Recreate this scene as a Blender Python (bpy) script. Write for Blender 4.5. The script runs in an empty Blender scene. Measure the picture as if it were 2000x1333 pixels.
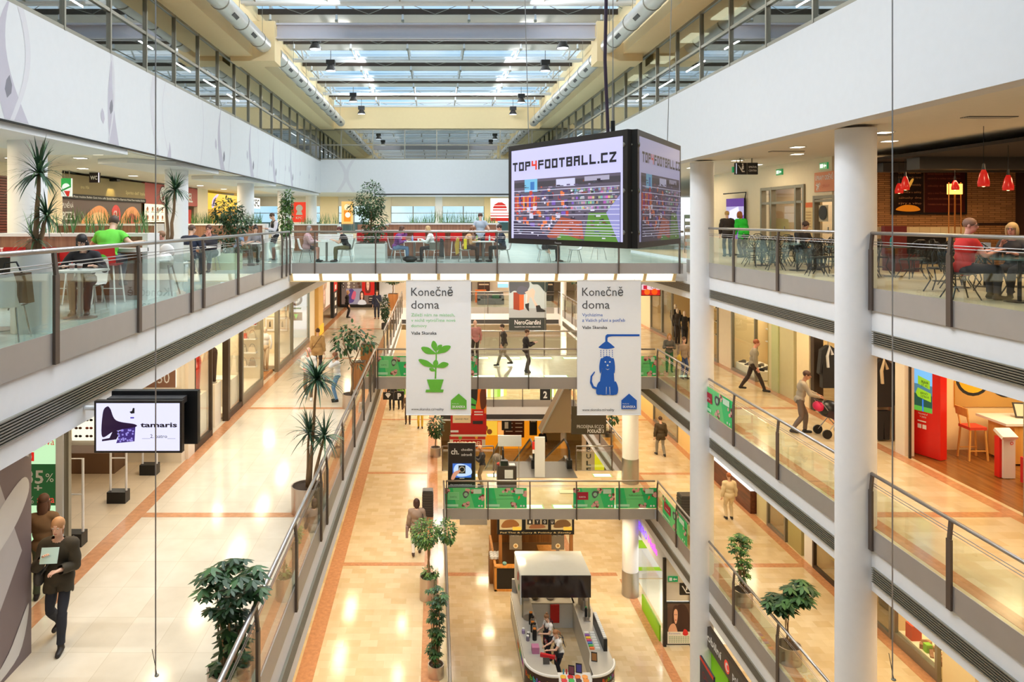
import bpy, math, random
import numpy as np
from mathutils import Vector, Matrix
C = bpy.context.scene
COL = C.collection
PI = math.pi
F = 1400.0                      # focal length in pixels of the 2000 px wide frame
rnd = random.Random(7)
# ---------------------------------------------------------------- camera, sky, exposure
cd = bpy.data.cameras.new('camera'); cam = bpy.data.objects.new('camera', cd); COL.objects.link(cam)
cam.location = (0, 0, 0); cam.rotation_euler = (PI/2, 0, 0)
cd.sensor_fit = 'HORIZONTAL'; cd.sensor_width = 36.0; cd.lens = 36.0*F/2000
cd.shift_x = (1000-850)/2000.0; cd.shift_y = -(666.5-430)/2000.0
cd.clip_start = 0.05; cd.clip_end = 300
C.camera = cam
w = bpy.data.worlds.new('sky'); C.world = w; w.use_nodes = True
wn = w.node_tree.nodes; wl = w.node_tree.links
bg = wn['Background']; bg.inputs['Strength'].default_value = 1.35
tc = wn.new('ShaderNodeTexCoord'); nz = wn.new('ShaderNodeTexNoise'); cr = wn.new('ShaderNodeValToRGB')
nz.inputs['Scale'].default_value = 3.5; nz.inputs['Detail'].default_value = 6
cr.color_ramp.elements[0].position = 0.42; cr.color_ramp.elements[0].color = (0.36, 0.62, 0.86, 1)
cr.color_ramp.elements[1].position = 0.60; cr.color_ramp.elements[1].color = (0.93, 0.97, 1.0, 1)
wl.new(tc.outputs['Generated'], nz.inputs['Vector']); wl.new(nz.outputs['Fac'], cr.inputs['Fac']); wl.new(cr.outputs['Color'], bg.inputs['Color'])
C.view_settings.view_transform = 'Standard'; C.view_settings.look = 'None'
C.view_settings.gamma = 1.0; C.view_settings.use_curve_mapping = False
C.view_settings.exposure = 0.0
cy = C.cycles
cy.use_denoising = True; cy.max_bounces = 7; cy.diffuse_bounces = 4; cy.glossy_bounces = 3; cy.transparent_max_bounces = 24
cy.transmission_bounces = 4; cy.caustics_reflective = False; cy.caustics_refractive = False; cy.sample_clamp_indirect = 4.0
# levels, relative to the eye
F3, F3R, F2, F1, F0 = -1.5, -1.36, -6.1, -11.2, -16.0
XL3, XL2, XL1, XR = -5.0, -2.33, 0.33, 8.6
WARM = (1.0, 0.77, 0.48); NEUT = (1.0, 0.93, 0.84); DAY = (0.93, 0.97, 1.0)
def area(x, y, z, sx, sy, watts, col, rx=0.0, ry=0.0, rz=0.0, spread=PI):
    l = bpy.data.lights.new('ceiling_or_fill_lamp', 'AREA'); l.shape = 'RECTANGLE'; l.size = sx; l.size_y = sy
    l.energy = watts; l.color = col; l.spread = spread
    o = bpy.data.objects.new('ceiling_or_fill_lamp', l); o.location = (x, y, z); o.rotation_euler = (rx, ry, rz); COL.objects.link(o); return o
KW = 1.0
# fill lamps added under the roof trusses to brighten the hall, facing down
for yy in (9.5, 14.0, 18.5, 23.0, 29.0, 33.6, 38.0, 42.2):
    area(0, yy, 7.35, 8.0, 0.12, (430 if yy < 20 else 330)*KW, DAY, spread=2.5)
    for sx in (-1, 1): area(sx*3.2, yy, 7.2, 0.05, 2.4, 75*KW, DAY, ry=-sx*PI/2*.95)  # added sideways fill strips that brighten the beige side beams
for xx in (-4, 0, 4): area(xx, 41.5, 7.1, 2.5, .2, 70*KW, DAY, rx=PI/2)  # added fill lamps aimed at the beige end beam
# level 3 ceilings
for yy in (7, 13, 19, 25, 31, 37, 43):
    area(-10.3, yy, 1.66, 0.5, 2.2, 150*KW, WARM)
for xx in (-12, -6, 0, 6, 12):
    area(xx, 50.5, 1.88, 3.0, 0.5, 130*KW, NEUT); area(xx, 57, 1.88, 3.0, 0.5, 120*KW, NEUT)
for yy in (12, 18, 24, 30):
    area(10.2, yy, 1.84, 0.5, 1.5, 60*KW, WARM)
# level 2, 1 and 0 walkway ceilings
for yy in (5, 8, 11, 14, 17, 20, 23, 26):
    area(-5.55, yy, -2.95, 0.3, 1.3, 30*KW, WARM); area(10.6, yy, -2.7, 0.3, 1.3, 50*KW, WARM)
    area(10.6, yy, -7.45, 0.3, 1.3, 48*KW, WARM); area(10.6, yy, -12.65, 0.3, 1.3, 60*KW, WARM)
    area(-3.2, yy+1, -7.75, 0.4, 1.5, 42*KW, WARM); area(-1.2, yy, -7.75, 0.3, 0.9, 20*KW, WARM)
for yy in (29, 33, 37, 42, 47):
    for xx in (-5.2, 10.6): area(xx, yy, -2.35, 0.4, 1.6, 70*KW, WARM); area(xx, yy, -7.5, 0.4, 1.6, 60*KW, WARM)
    for xx in (0.5, 5.5): area(xx, yy, -2.35, 1.4, 0.4, (50 if yy < 35 else 190)*KW, NEUT)
for xx in (-6, -1, 4, 9): area(xx, 54, -2.35, 1.8, 0.4, 120*KW, NEUT); area(xx, 54, -7.5, 1.8, 0.4, 150*KW, WARM); area(xx, 47, -7.45 if abs(xx-3) > 5.8 else -2.35, 1.8, 0.4, 150*KW, WARM)
for yy in (29.6, 34, 39, 45): 
    for xx in (-1.5, 3.0, 7.0): area(xx, yy, -12.65 if yy < 32 else -12.4, 1.4, 0.4, 90*KW, WARM); 
    for xx in (1.6, 6.4): area(xx, yy, -7.4 if yy < 32 else -2.4, 1.4, 0.3, 130*KW, WARM)
# ---------------------------------------------------------------- materials
_M = {}
def mat(name, col=(.8, .8, .8), rough=.5, metal=0.0, emit=0.0, var=0.0, scale=6.0, bump=0.0, spec=.5, ecol=None):
    if name in _M: return _M[name]
    m = bpy.data.materials.new(name); m.use_nodes = True; nt = m.node_tree; b = nt.nodes['Principled BSDF']
    c = (*col, 1)
    b.inputs['Roughness'].default_value = rough; b.inputs['Metallic'].default_value = metal
    b.inputs['Specular IOR Level'].default_value = spec
    t = nt.nodes.new('ShaderNodeTexCoord'); n = nt.nodes.new('ShaderNodeTexNoise'); n.inputs['Scale'].default_value = scale; n.inputs['Detail'].default_value = 5
    nt.links.new(t.outputs['Object'], n.inputs['Vector'])
    if emit <= 0:
        r = nt.nodes.new('ShaderNodeMix'); r.data_type = 'RGBA'
        v = max(var, 0.03)
        r.inputs[6].default_value = tuple(max(0, x*(1-v)) for x in col)+(1,); r.inputs[7].default_value = tuple(min(1, x*(1+v)) for x in col)+(1,)
        nt.links.new(n.outputs['Fac'], r.inputs[0]); nt.links.new(r.outputs[2], b.inputs['Base Color'])
    else:
        b.inputs['Base Color'].default_value = tuple(x*.25 for x in col)+(1,)
        b.inputs['Emission Color'].default_value = (*(ecol or col), 1); b.inputs['Emission Strength'].default_value = emit
    if bump > 0:
        bp = nt.nodes.new('ShaderNodeBump'); bp.inputs['Strength'].default_value = bump; bp.inputs['Distance'].default_value = .02
        nt.links.new(n.outputs['Fac'], bp.inputs['Height']); nt.links.new(bp.outputs['Normal'], b.inputs['Normal'])
    _M[name] = m; return m
def P(r, g, b):                   # an sRGB colour as seen in the photograph, made linear
    f = lambda u: ((u/255+.055)/1.055)**2.4 if u > 10 else u/255/12.92
    return (f(r), f(g), f(b))
def col(r, g, b, rough=.6, **k):  # a plain coloured material
    return mat('paint_%d_%d_%d%s' % (r, g, b, '_m' if k.get('metal') else ''), P(r, g, b), rough, **k)
def glow(r, g, b, s=1.0): return mat('glow_%d_%d_%d_%d' % (r, g, b, int(s*10)), P(r, g, b), .3, emit=s)
def tiles(name, c1, c2, bw, bh, mortar, rough=.12, off=.5, mc=None, msize=.004):
    m = bpy.data.materials.new(name); m.use_nodes = True; nt = m.node_tree; b = nt.nodes['Principled BSDF']
    t = nt.nodes.new('ShaderNodeTexCoord'); k = nt.nodes.new('ShaderNodeTexBrick')
    k.inputs['Scale'].default_value = 1; k.inputs['Brick Width'].default_value = bw; k.inputs['Row Height'].default_value = bh
    k.inputs['Mortar Size'].default_value = msize; k.inputs['Color1'].default_value = (*c1, 1); k.inputs['Color2'].default_value = (*c2, 1)
    k.inputs['Mortar'].default_value = (*(mc or mortar), 1); k.offset = off; k.inputs['Bias'].default_value = 0
    n = nt.nodes.new('ShaderNodeTexNoise'); n.inputs['Scale'].default_value = 2.2; n.inputs['Detail'].default_value = 8
    x = nt.nodes.new('ShaderNodeMix'); x.data_type = 'RGBA'; x.blend_type = 'MULTIPLY'; x.inputs[0].default_value = .35
    cr = nt.nodes.new('ShaderNodeValToRGB'); cr.color_ramp.elements[0].color = (.7, .66, .6, 1); cr.color_ramp.elements[0].position = .3; cr.color_ramp.elements[1].position = .7
    nt.links.new(t.outputs['Object'], k.inputs['Vector']); nt.links.new(t.outputs['Object'], n.inputs['Vector'])
    nt.links.new(n.outputs['Fac'], cr.inputs['Fac']); nt.links.new(k.outputs['Color'], x.inputs[6]); nt.links.new(cr.outputs['Color'], x.inputs[7])
    nt.links.new(x.outputs[2], b.inputs['Base Color']); b.inputs['Roughness'].default_value = rough
    _M[name] = m; return m
def wood(name, c1, c2, scale=8.0, rough=.45, axis='z'):
    if name in _M: return _M[name]
    m = bpy.data.materials.new(name); m.use_nodes = True; nt = m.node_tree; b = nt.nodes['Principled BSDF']
    t = nt.nodes.new('ShaderNodeTexCoord'); mp = nt.nodes.new('ShaderNodeMapping'); n = nt.nodes.new('ShaderNodeTexNoise')
    mp.inputs['Scale'].default_value = {'z': (scale, scale, .35), 'x': (.35, scale, scale), 'y': (scale, .35, scale)}[axis]
    n.inputs['Scale'].default_value = 2; n.inputs['Detail'].default_value = 6; cr = nt.nodes.new('ShaderNodeValToRGB')
    cr.color_ramp.elements[0].color = (*c1, 1); cr.color_ramp.elements[0].position = .35; cr.color_ramp.elements[1].color = (*c2, 1); cr.color_ramp.elements[1].position = .65
    nt.links.new(t.outputs['Object'], mp.inputs['Vector']); nt.links.new(mp.outputs['Vector'], n.inputs['Vector']); nt.links.new(n.outputs['Fac'], cr.inputs['Fac'])
    nt.links.new(cr.outputs['Color'], b.inputs['Base Color']); b.inputs['Roughness'].default_value = rough
    _M[name] = m; return m
def glass(name, tint=(.86, .96, .93), ior=.04, rough=0.0, refl=1.0):
    m = bpy.data.materials.new(name); m.use_nodes = True; nt = m.node_tree
    for n in list(nt.nodes):
        if n.type != 'OUTPUT_MATERIAL': nt.nodes.remove(n)
    o = [n for n in nt.nodes if n.type == 'OUTPUT_MATERIAL'][0]
    t = nt.nodes.new('ShaderNodeBsdfTransparent'); t.inputs['Color'].default_value = (*tint, 1)
    g = nt.nodes.new('ShaderNodeBsdfGlossy'); g.inputs['Roughness'].default_value = rough; g.inputs['Color'].default_value = (refl, refl, refl, 1)
    lw = nt.nodes.new('ShaderNodeLayerWeight'); lw.inputs['Blend'].default_value = .5
    pw = nt.nodes.new('ShaderNodeMath'); pw.operation = 'POWER'; pw.inputs[1].default_value = 5.0; nt.links.new(lw.outputs['Facing'], pw.inputs[0])
    f = nt.nodes.new('ShaderNodeMath'); f.operation = 'MULTIPLY_ADD'; f.inputs[1].default_value = 1-ior; f.inputs[2].default_value = ior; nt.links.new(pw.outputs[0], f.inputs[0])
    x = nt.nodes.new('ShaderNodeMixShader'); nt.links.new(f.outputs[0], x.inputs[0]); nt.links.new(t.outputs[0], x.inputs[1]); nt.links.new(g.outputs[0], x.inputs[2])
    nt.links.new(x.outputs[0], o.inputs['Surface']); _M[name] = m; return m
WHITE = mat('white_render', P(240, 240, 242), .6); PANEL = mat('white_panel', P(220, 222, 225), .5); CREAM = mat('cream_plaster', P(240, 226, 200), .7)
BEIGE = mat('beige_plaster', P(255, 228, 178), .8); CEIL = mat('ceiling_plaster', P(232, 224, 210), .8)
STEEL = mat('brushed_steel', P(176, 172, 170), .32, .85, var=.05, scale=30); KICK = mat('satin_steel', P(186, 182, 180), .38, .55, var=.06, scale=3)
POST = mat('brown_steel', P(110, 98, 90), .4, .6); CHROME = mat('chrome', P(205, 205, 205), .15, 1.0); ALU = mat('aluminium_frame', P(150, 146, 132), .4, .6)
DARKFRAME = mat('dark_bronze_frame', P(70, 56, 44), .45, .3); BLACK = mat('black_plastic', P(22, 22, 24), .35); DGREY = mat('dark_grey', P(62, 60, 60), .5)
GLASS = glass('clear_glass', (.92, .975, .955), .035); SHOPGLASS = glass('shop_glass', (.97, .985, .975), .015); ROOFGLASS = glass('roof_glass', (.84, .93, .97), .02); WINGLASS = glass('coated_window_glass', (.6, .65, .62), .42)
MARBLE = tiles('stone_tile_pale', P(228, 216, 196), P(219, 206, 184), .6, .9, P(205, 190, 165), .13, 0.0)
MARBLE2 = tiles('stone_tile_warm', P(226, 206, 170), P(212, 186, 144), .45, .3, P(215, 192, 155), .13, .5)
SHOPTILE = tiles('shop_tile', P(225, 205, 175), P(218, 198, 168), .6, .6, P(190, 170, 140), .3, 0)
FOODTILE = tiles('food_court_tile', P(190, 205, 202), P(176, 194, 192), .9, .9, P(150, 168, 168), .25, 0)
GRANITE = mat('red_granite', P(196, 140, 100), .14, var=.35, scale=9); PALEGRANITE = GRANITE
PLASTER_CAFE = mat('cafe_floor', P(200, 186, 160), .35)
# ---------------------------------------------------------------- mesh helper
W = {}                            # world origin of each object while it is being built
class MB:
    def __init__(s): s.v = []; s.f = []; s.m = []; s.mats = []
    def mi(s, m):
        if m not in s.mats: s.mats.append(m)
        return s.mats.index(m)
    def add(s, vs, fs, m):
        b = len(s.v); k = s.mi(m); s.v += [tuple(p) for p in vs]
        for f in fs: s.f.append(tuple(b+i for i in f)); s.m.append(k)
        return s
    def poly(s, pts, m): return s.add(pts, [tuple(range(len(pts)))], m)
    def box(s, x0, y0, z0, x1, y1, z1, m):
        x0, x1 = min(x0, x1), max(x0, x1); y0, y1 = min(y0, y1), max(y0, y1); z0, z1 = min(z0, z1), max(z0, z1)
        return s.add([(x0, y0, z0), (x1, y0, z0), (x1, y1, z0), (x0, y1, z0), (x0, y0, z1), (x1, y0, z1), (x1, y1, z1), (x0, y1, z1)],
                     [(0, 3, 2, 1), (4, 5, 6, 7), (0, 1, 5, 4), (1, 2, 6, 5), (2, 3, 7, 6), (3, 0, 4, 7)], m)
    def obox(s, c, size, m, rz=0, rx=0, ry=0):
        M = Matrix.Translation(c) @ Matrix.Rotation(rz, 4, 'Z') @ Matrix.Rotation(ry, 4, 'Y') @ Matrix.Rotation(rx, 4, 'X')
        a, b, d = size[0]/2, size[1]/2, size[2]/2
        vs = [M @ Vector(p) for p in [(-a, -b, -d), (a, -b, -d), (a, b, -d), (-a, b, -d), (-a, -b, d), (a, -b, d), (a, b, d), (-a, b, d)]]
        return s.add(vs, [(0, 3, 2, 1), (4, 5, 6, 7), (0, 1, 5, 4), (1, 2, 6, 5), (2, 3, 7, 6), (3, 0, 4, 7)], m)
    def bar(s, p, q, wd, h, m):     # a bar of rectangular section from p to q
        p, q = Vector(p), Vector(q); d = (q-p).normalized(); u = Vector((0, 0, 1)) if abs(d.z) < .95 else Vector((0, 1, 0))
        a = d.cross(u).normalized()*wd/2; b = a.cross(d).normalized()*h/2
        vs = [p-a-b, p+a-b, p+a+b, p-a+b, q-a-b, q+a-b, q+a+b, q-a+b]
        return s.add(vs, [(0, 3, 2, 1), (4, 5, 6, 7), (0, 1, 5, 4), (1, 2, 6, 5), (2, 3, 7, 6), (3, 0, 4, 7)], m)
    def prism(s, pts, axis, a, b, m):   # a polygon pushed along an axis from a to b
        def put(p, t): return {'x': (t, p[0], p[1]), 'y': (p[0], t, p[1]), 'z': (p[0], p[1], t)}[axis]
        n = len(pts); vs = [put(p, a) for p in pts]+[put(p, b) for p in pts]
        return s.add(vs, [tuple(range(n))[::-1], tuple(range(n, 2*n))]+[(i, (i+1) % n, n+(i+1) % n, n+i) for i in range(n)], m)
    def tube(s, pts, r, m, n=8, r1=None):
        pts = [Vector(p) for p in pts]; N = len(pts); rings = []; u = None
        for i, p in enumerate(pts):
            d = (pts[min(i+1, N-1)]-pts[max(i-1, 0)])
            d = d.normalized() if d.length > 1e-9 else Vector((0, 0, 1))
            if u is None: u = d.cross(Vector((0, 0, 1)) if abs(d.z) < .9 else Vector((1, 0, 0))).normalized()
            else:
                u = u-d*u.dot(d); u = u.normalized() if u.length > 1e-6 else d.orthogonal().normalized()
            v = d.cross(u); rr = r if r1 is None else r+(r1-r)*i/(N-1)
            rings.append([p+(u*math.cos(2*PI*k/n)+v*math.sin(2*PI*k/n))*rr for k in range(n)])
        vs = [q for g in rings for q in g]; fs = []
        for i in range(N-1):
            for k in range(n): fs.append((i*n+k, i*n+(k+1) % n, (i+1)*n+(k+1) % n, (i+1)*n+k))
        fs.append(tuple(range(n))[::-1]); fs.append(tuple((N-1)*n+k for k in range(n)))
        return s.add(vs, fs, m)
    def lathe(s, prof, x, y, m, n=20, z=0.0):
        vs = []; fs = []
        for r, h in prof: vs += [(x+r*math.cos(2*PI*k/n), y+r*math.sin(2*PI*k/n), z+h) for k in range(n)]
        for i in range(len(prof)-1):
            for k in range(n): fs.append((i*n+k, i*n+(k+1) % n, (i+1)*n+(k+1) % n, (i+1)*n+k))
        fs.append(tuple(range(n))[::-1]); fs.append(tuple((len(prof)-1)*n+k for k in range(n)))
        return s.add(vs, fs, m)
    def ell(s, c, r, m, nu=10, nv=7, R=None):
        vs = []; fs = []; c = Vector(c)
        r = (r, r, r) if not hasattr(r, '__len__') else r
        for j in range(nv+1):
            t = PI*j/nv
            for k in range(nu):
                p = Vector((r[0]*math.sin(t)*math.cos(2*PI*k/nu), r[1]*math.sin(t)*math.sin(2*PI*k/nu), r[2]*math.cos(t)))
                vs.append(c+(R @ p if R else p))
        for j in range(nv):
            for k in range(nu): fs.append((j*nu+k, (j+1)*nu+k, (j+1)*nu+(k+1) % nu, j*nu+(k+1) % nu))
        return s.add(vs, fs, m)
    def build(s, name, parent=None, smooth=False):
        me = bpy.data.meshes.new(name)
        if parent is not None: o0 = W[parent.name]
        else:
            a = np.array(s.v, dtype=float); lo = a.min(0); hi = a.max(0); o0 = Vector(((lo[0]+hi[0])/2, (lo[1]+hi[1])/2, lo[2]))
        me.from_pydata([(p[0]-o0[0], p[1]-o0[1], p[2]-o0[2]) for p in s.v], [], s.f)
        for m in s.mats: me.materials.append(m)
        if len(s.mats) > 1: me.polygons.foreach_set('material_index', s.m)
        if smooth: me.shade_smooth() if not isinstance(smooth, float) else me.set_sharp_from_angle(angle=smooth)
        me.update(); o = bpy.data.objects.new(name, me); COL.objects.link(o)
        if parent is not None: o.parent = parent
        else: o.location = o0
        W[o.name] = Vector(o0); return o
def tag(o, label, cat, group=None, kind=None):
    if label: o['label'] = label
    if cat: o['category'] = cat
    if group: o['group'] = group
    if kind: o['kind'] = kind
    return o
def struct(o, label=None, cat=None):
    o['kind'] = 'structure'
    if label: o['label'] = label
    if cat: o['category'] = cat
    return o
def thing(name, label, cat, loc=(0, 0, 0), group=None):
    o = bpy.data.objects.new(name, None); COL.objects.link(o); o.location = loc; o.empty_display_size = .1; W[o.name] = Vector(loc)
    return tag(o, label, cat, group)
def copy_tree(o, loc=None, rz=None, label=None, group=None, parent=None):
    c = o.copy(); COL.objects.link(c); W[c.name] = Vector(loc) if loc is not None else W.get(o.name, Vector())
    if parent is not None: c.parent = parent
    if loc is not None: c.location = loc
    if rz is not None: c.rotation_euler = (0, 0, rz)
    if label: c['label'] = label
    if group: c['group'] = group
    for ch in list(o.children): copy_tree(ch, parent=c)
    return c
def at(px, py, Y): return (( px-850)*Y/F, Y, (430-py)*Y/F)      # the point at depth Y seen at a pixel of the photograph
def onf(px, py, z):                                              # the floor point seen at a pixel
    Y = F*z/(430-py); return ((px-850)*Y/F, Y, z)
# ---------------------------------------------------------------- flat lettering and pictures on real panels
_TXT = {}
def text_pts(s, bold=0.0):
    if (s, bold) in _TXT: return _TXT[(s, bold)]
    cu = bpy.data.curves.new('t', 'FONT'); cu.body = s; cu.size = 1; cu.offset = bold; cu.resolution_u = 2
    o = bpy.data.objects.new('t', cu); COL.objects.link(o); bpy.context.view_layer.update()
    me = bpy.data.meshes.new_from_object(o.evaluated_get(bpy.context.evaluated_depsgraph_get()))
    vs = np.array([v.co[:2] for v in me.vertices]) if len(me.vertices) else np.zeros((1, 2)); fs = [tuple(p.vertices) for p in me.polygons]
    bpy.data.objects.remove(o); bpy.data.meshes.remove(me)
    lo = vs.min(0); hi = vs.max(0); _TXT[(s, bold)] = (vs, fs, lo, hi); return _TXT[(s, bold)]
def smooth_loop(pts, n=6):
    out = []; N = len(pts)
    for i in range(N):
        p0, p1, p2, p3 = [Vector(pts[(i+k-1) % N]+(0,)) for k in range(4)]
        for j in range(n):
            t = j/n
            q = .5*((2*p1)+(p2-p0)*t+(2*p0-5*p1+4*p2-p3)*t*t+(3*p1-p0-3*p2+p3)*t**3); out.append((q.x, q.y))
    return out
def decor(P0, U, V, els, parent, name='printed_picture', lift=.002, step=.0012):
    """shapes and words on a panel: x, y run 0..1 along U and V; each next layer lies a hair in front"""
    P0, U, V = Vector(P0), Vector(U), Vector(V); N = U.cross(V).normalized(); wd, hh = U.length, V.length
    pic = MB(); let = MB(); d = lift; step = min(step, .02/max(1, len(els)))
    for e in els:
        k = e[0]; d += step
        q = lambda x, y: P0+U*x+V*y+N*d
        if k == 'rect': pic.poly([q(e[1], e[2]), q(e[3], e[2]), q(e[3], e[4]), q(e[1], e[4])], e[5])
        elif k == 'poly': pic.poly([q(*p) for p in e[1]], e[2])
        elif k == 'blob': pic.poly([q(*p) for p in smooth_loop(e[1])], e[2])
        elif k == 'circ':
            ry = e[3]; rx = ry*hh/wd; n = e[5] if len(e) > 5 else 20
            pic.poly([q(e[1]+rx*math.cos(2*PI*i/n), e[2]+ry*math.sin(2*PI*i/n)) for i in range(n)], e[4])
        elif k == 'text':   # text, x, y (lower left), height, material, width or None, bold
            vs, fs, lo, hi = text_pts(e[1], e[7] if len(e) > 7 else 0.0)
            sy = e[4]/.72; sx = sy*hh/wd
            if e[6]: sx = e[6]/max(1e-6, hi[0]-lo[0])
            let.add([q(e[2]+(p[0]-lo[0])*sx, e[3]+p[1]*sy) for p in vs], fs, e[5])
    if pic.v: pic.build(name, parent)
    if let.v: let.build('lettering', parent)
def panel(name, label, cat, P0, U, V, els, face, thick=.03, edge=None, border=0.0, group=None, parent=None, body='board'):
    P0, U, V = Vector(P0), Vector(U), Vector(V); N = U.cross(V).normalized()
    t = parent or thing(name, label, cat, P0+U/2-N*thick/2, group)
    b = MB(); e = edge or face; bu = U.normalized()*border; bv = V.normalized()*border
    A = P0-bu-bv; UU = U+2*bu; VV = V+2*bv
    c = [A, A+UU, A+UU+VV, A+VV]; k = [p-N*thick for p in c]
    b.add(c+k, [(4, 7, 6, 5), (0, 4, 5, 1), (1, 5, 6, 2), (2, 6, 7, 3), (3, 7, 4, 0)], e)
    if border: b.add(c, [(0, 1, 2, 3)], e)
    else: b.add(c, [(0, 1, 2, 3)], face)
    b.build(body, t)
    if border:
        f = MB(); f.poly([p+N*.001 for p in (P0, P0+U, P0+U+V, P0+V)], face); f.build('face', t)
    if els: decor(P0, U, V, els, t)
    return t
# ================================================================ the building
Y0, YB3, YB, YE, YBK, YEND = -4.0, 24.56, 27.72, 46.9, 50.0, 62.0
def slab(name, x0, x1, y0, y1, zf, zb, fmat, smat=None):
    b = MB(); b.box(x0, y0, zb, x1, y1, zf-.02, smat or WHITE); struct(b.build('slab'))
    b = MB(); b.box(x0, y0, zf-.02, x1, y1, zf, fmat); struct(b.build('floor'))
# level 0
slab('f', -25, 25, Y0, YEND, F0, F0-.3, MARBLE2)
# level 1
slab('f', -20, XL1-.03, Y0, 32.0, F1, -12.7, MARBLE2); slab('f', XR+.03, 25, Y0, YEND, F1, -12.6, MARBLE2)
slab('f', XL1-.03, XR+.03, YB+.03, 32.0, F1, -11.6, MARBLE2); slab('f', -20, XL1-.03, 32.0, YEND, F1, -12.5, MARBLE2); slab('f', XL1-.03, XR+.03, 44.6, YEND, F1, -12.5, MARBLE2)
# level 2
slab('f', -20, XL2-.03, Y0, YEND, F2, -7.62, MARBLE); slab('f', XR+.03, 25, Y0, YEND, F2, -7.33, MARBLE2)
slab('f', XL2-.03, XR+.03, YB+.03, 32.2, F2, -6.55, MARBLE); slab('f', XL2-.03, XR+.03, YBK, YEND, F2, -7.3, MARBLE)
# level 3
slab('f', -20, XL3-.03, Y0, YB3, F3, -2.9, FOODTILE); slab('f', XR+.03, 25, Y0, YB3, F3R, -2.67, PLASTER_CAFE)
slab('f', -20, 14, YB3+.35, YEND, F3, -2.12, FOODTILE); slab('f', XL3-.03, XR+.03, Y0, .6, F3, -2.4, FOODTILE)
slab('f', 14, 25, YB3, YEND, F3R, -2.3, PLASTER_CAFE); slab('f', XR+.4, 14, YB3, 33, F3R, F3R-.16, PLASTER_CAFE)
b = MB(); b.box(-20, YB3, -2.9, XL3-.03, 40, -2.12, WHITE); b.box(XR+.03, YB3, -2.67, 14, 40, -2.12, WHITE); struct(b.build('slab_edge'))
# white lower edges and the long black air grilles in the slab edges
def grille(x, sx, y0, y1, z0, z1, n=6, fl=None):
    b = MB(); d = .03*sx
    b.box(x, y0, z0, x+d*.3, y1, z1, DARKFRAME)
    h = (z1-z0)/n
    for i in range(n+1): b.box(x, y0, z0+h*i-.009, x+d*1.6, y1, z0+h*i+.009, ALU)
    struct(b.build('trim_1'))
cols = [(14.10, 14.96), (22.47, 23.33)]
for (a, c) in ((Y0, 14.1), (14.96, 22.47), (23.33, 30.2)):
    grille(XR+.03, -1, a, c, -2.43, -2.19); grille(XR+.03, -1, a, c, -7.11, -6.84)
    grille(XR+.03, -1, a, c, -12.27, -12.05)
grille(XR+.03, -1, 31.0, 44, -12.27, -12.05); grille(XR+.03, -1, 31, 49, -7.11, -6.84)
grille(XL3-.03, 1, Y0, 39, -2.6, -2.34, 7); grille(XL2-.03, 1, Y0, 49, -7.2, -6.95)
for zz, x0, x1, yy in ((-6.95, XL2, XR, YBK), (-12.1, XL1, XR, 44.6)):
    b = MB(); b.box(x0, yy-.03, zz-.28, x1, yy, zz, DGREY); struct(b.build('trim_2'))
# red granite bands let into the floors
def band(x0, y0, x1, y1, z):
    b = MB(); b.box(x0, y0, z, x1, y1, z+.004, GRANITE); struct(b.build('trim_3'))
band(-6.34, Y0, -6.02, 60, F2); band(11.8, Y0, 12.1, 60, F2); band(8.72, Y0, 9.0, 60, F2); band(-2.75, Y0, -2.45, 60, F2)
band(-3.4, Y0, -2.98, 60, F1); band(-.35, Y0, .1, 50, F1); band(11.85, Y0, 12.15, 60, F1); band(8.72, Y0, 9.0, 60, F1)
band(8.2, Y0, 8.55, 31.9, F0); band(-3, 32.2, 8.2, 32.5, F0); band(6.3, 32.5, 6.6, 45, F0)
for yy in (14.7, 23.1, 31.5, 40): band(-6.02, yy, -2.75, yy+.22, F2); band(9.0, yy, 11.8, yy+.25, F2); band(9.0, yy, 11.85, yy+.25, F1); band(-2.98, yy+.1, -.35, yy+.32, F1)
# round columns through all floors
def column(x, y, r, z0, z1, sleeves=()):
    b = MB(); b.lathe([(r, 0), (r, z1-z0)], x, y, WHITE, 32, z0); o = struct(b.build('column', smooth=.7))
    for z in sleeves:
        b = MB(); b.lathe([(r+.015, 0), (r+.015, 1.05)], x, y, STEEL, 32, z); b.build('steel_sleeve', o, .7)
column(8.52, 14.53, .375, F0, 1.84); column(8.52, 22.9, .36, F0, 1.84)
column(8.33, 30.6, .34, F0, -2.1, (F1, F0)); column(8.7, 48.6, .2, F0, -2.1)
for yy in (14.6, 23.0, 31.4, 39.4, 48.0): column(-8.3, yy, .36, F3, 1.72)
column(8.52, 6.2, .375, F0, 1.84)
# upper walls, ceilings and windows
b = MB(); b.box(-7.9, Y0, 1.755, -7.5, YE, 3.85, PANEL); wallL = struct(b.build('wall_left'))
b = MB(); b.box(-7.62, Y0, 1.73, -7.49, YE, 1.755, BLACK); b.build('shadow_gap', wallL)
b = MB(); b.box(7.65, Y0, 1.84, 8.05, YE, 3.99, PANEL); wallR = struct(b.build('wall_right'))
b = MB(); b.box(-7.5, YE, 1.81, 7.65, YE+.4, 3.95, PANEL); wallB = struct(b.build('wall_back'))
b = MB(); b.box(-20, Y0-.3, F0, 25, Y0, 9, WHITE); struct(b.build('wall_front'))
for (x0, x1) in ((-20.3, -20), (25, 25.3)):
    b = MB(); b.box(x0, Y0, F0, x1, YEND, 3.5, CREAM); struct(b.build('wall_side'))
b = MB(); b.box(-20, YEND, F0, 25, YEND+.3, F3, CREAM); struct(b.build('wall_end'))
LILAC = mat('print_lilac', P(190, 186, 198), .6); LILAC2 = mat('print_grey', P(212, 211, 217), .6); LEAFG = mat('print_dark_grey', P(128, 126, 136), .6)
pr = MB()
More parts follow.
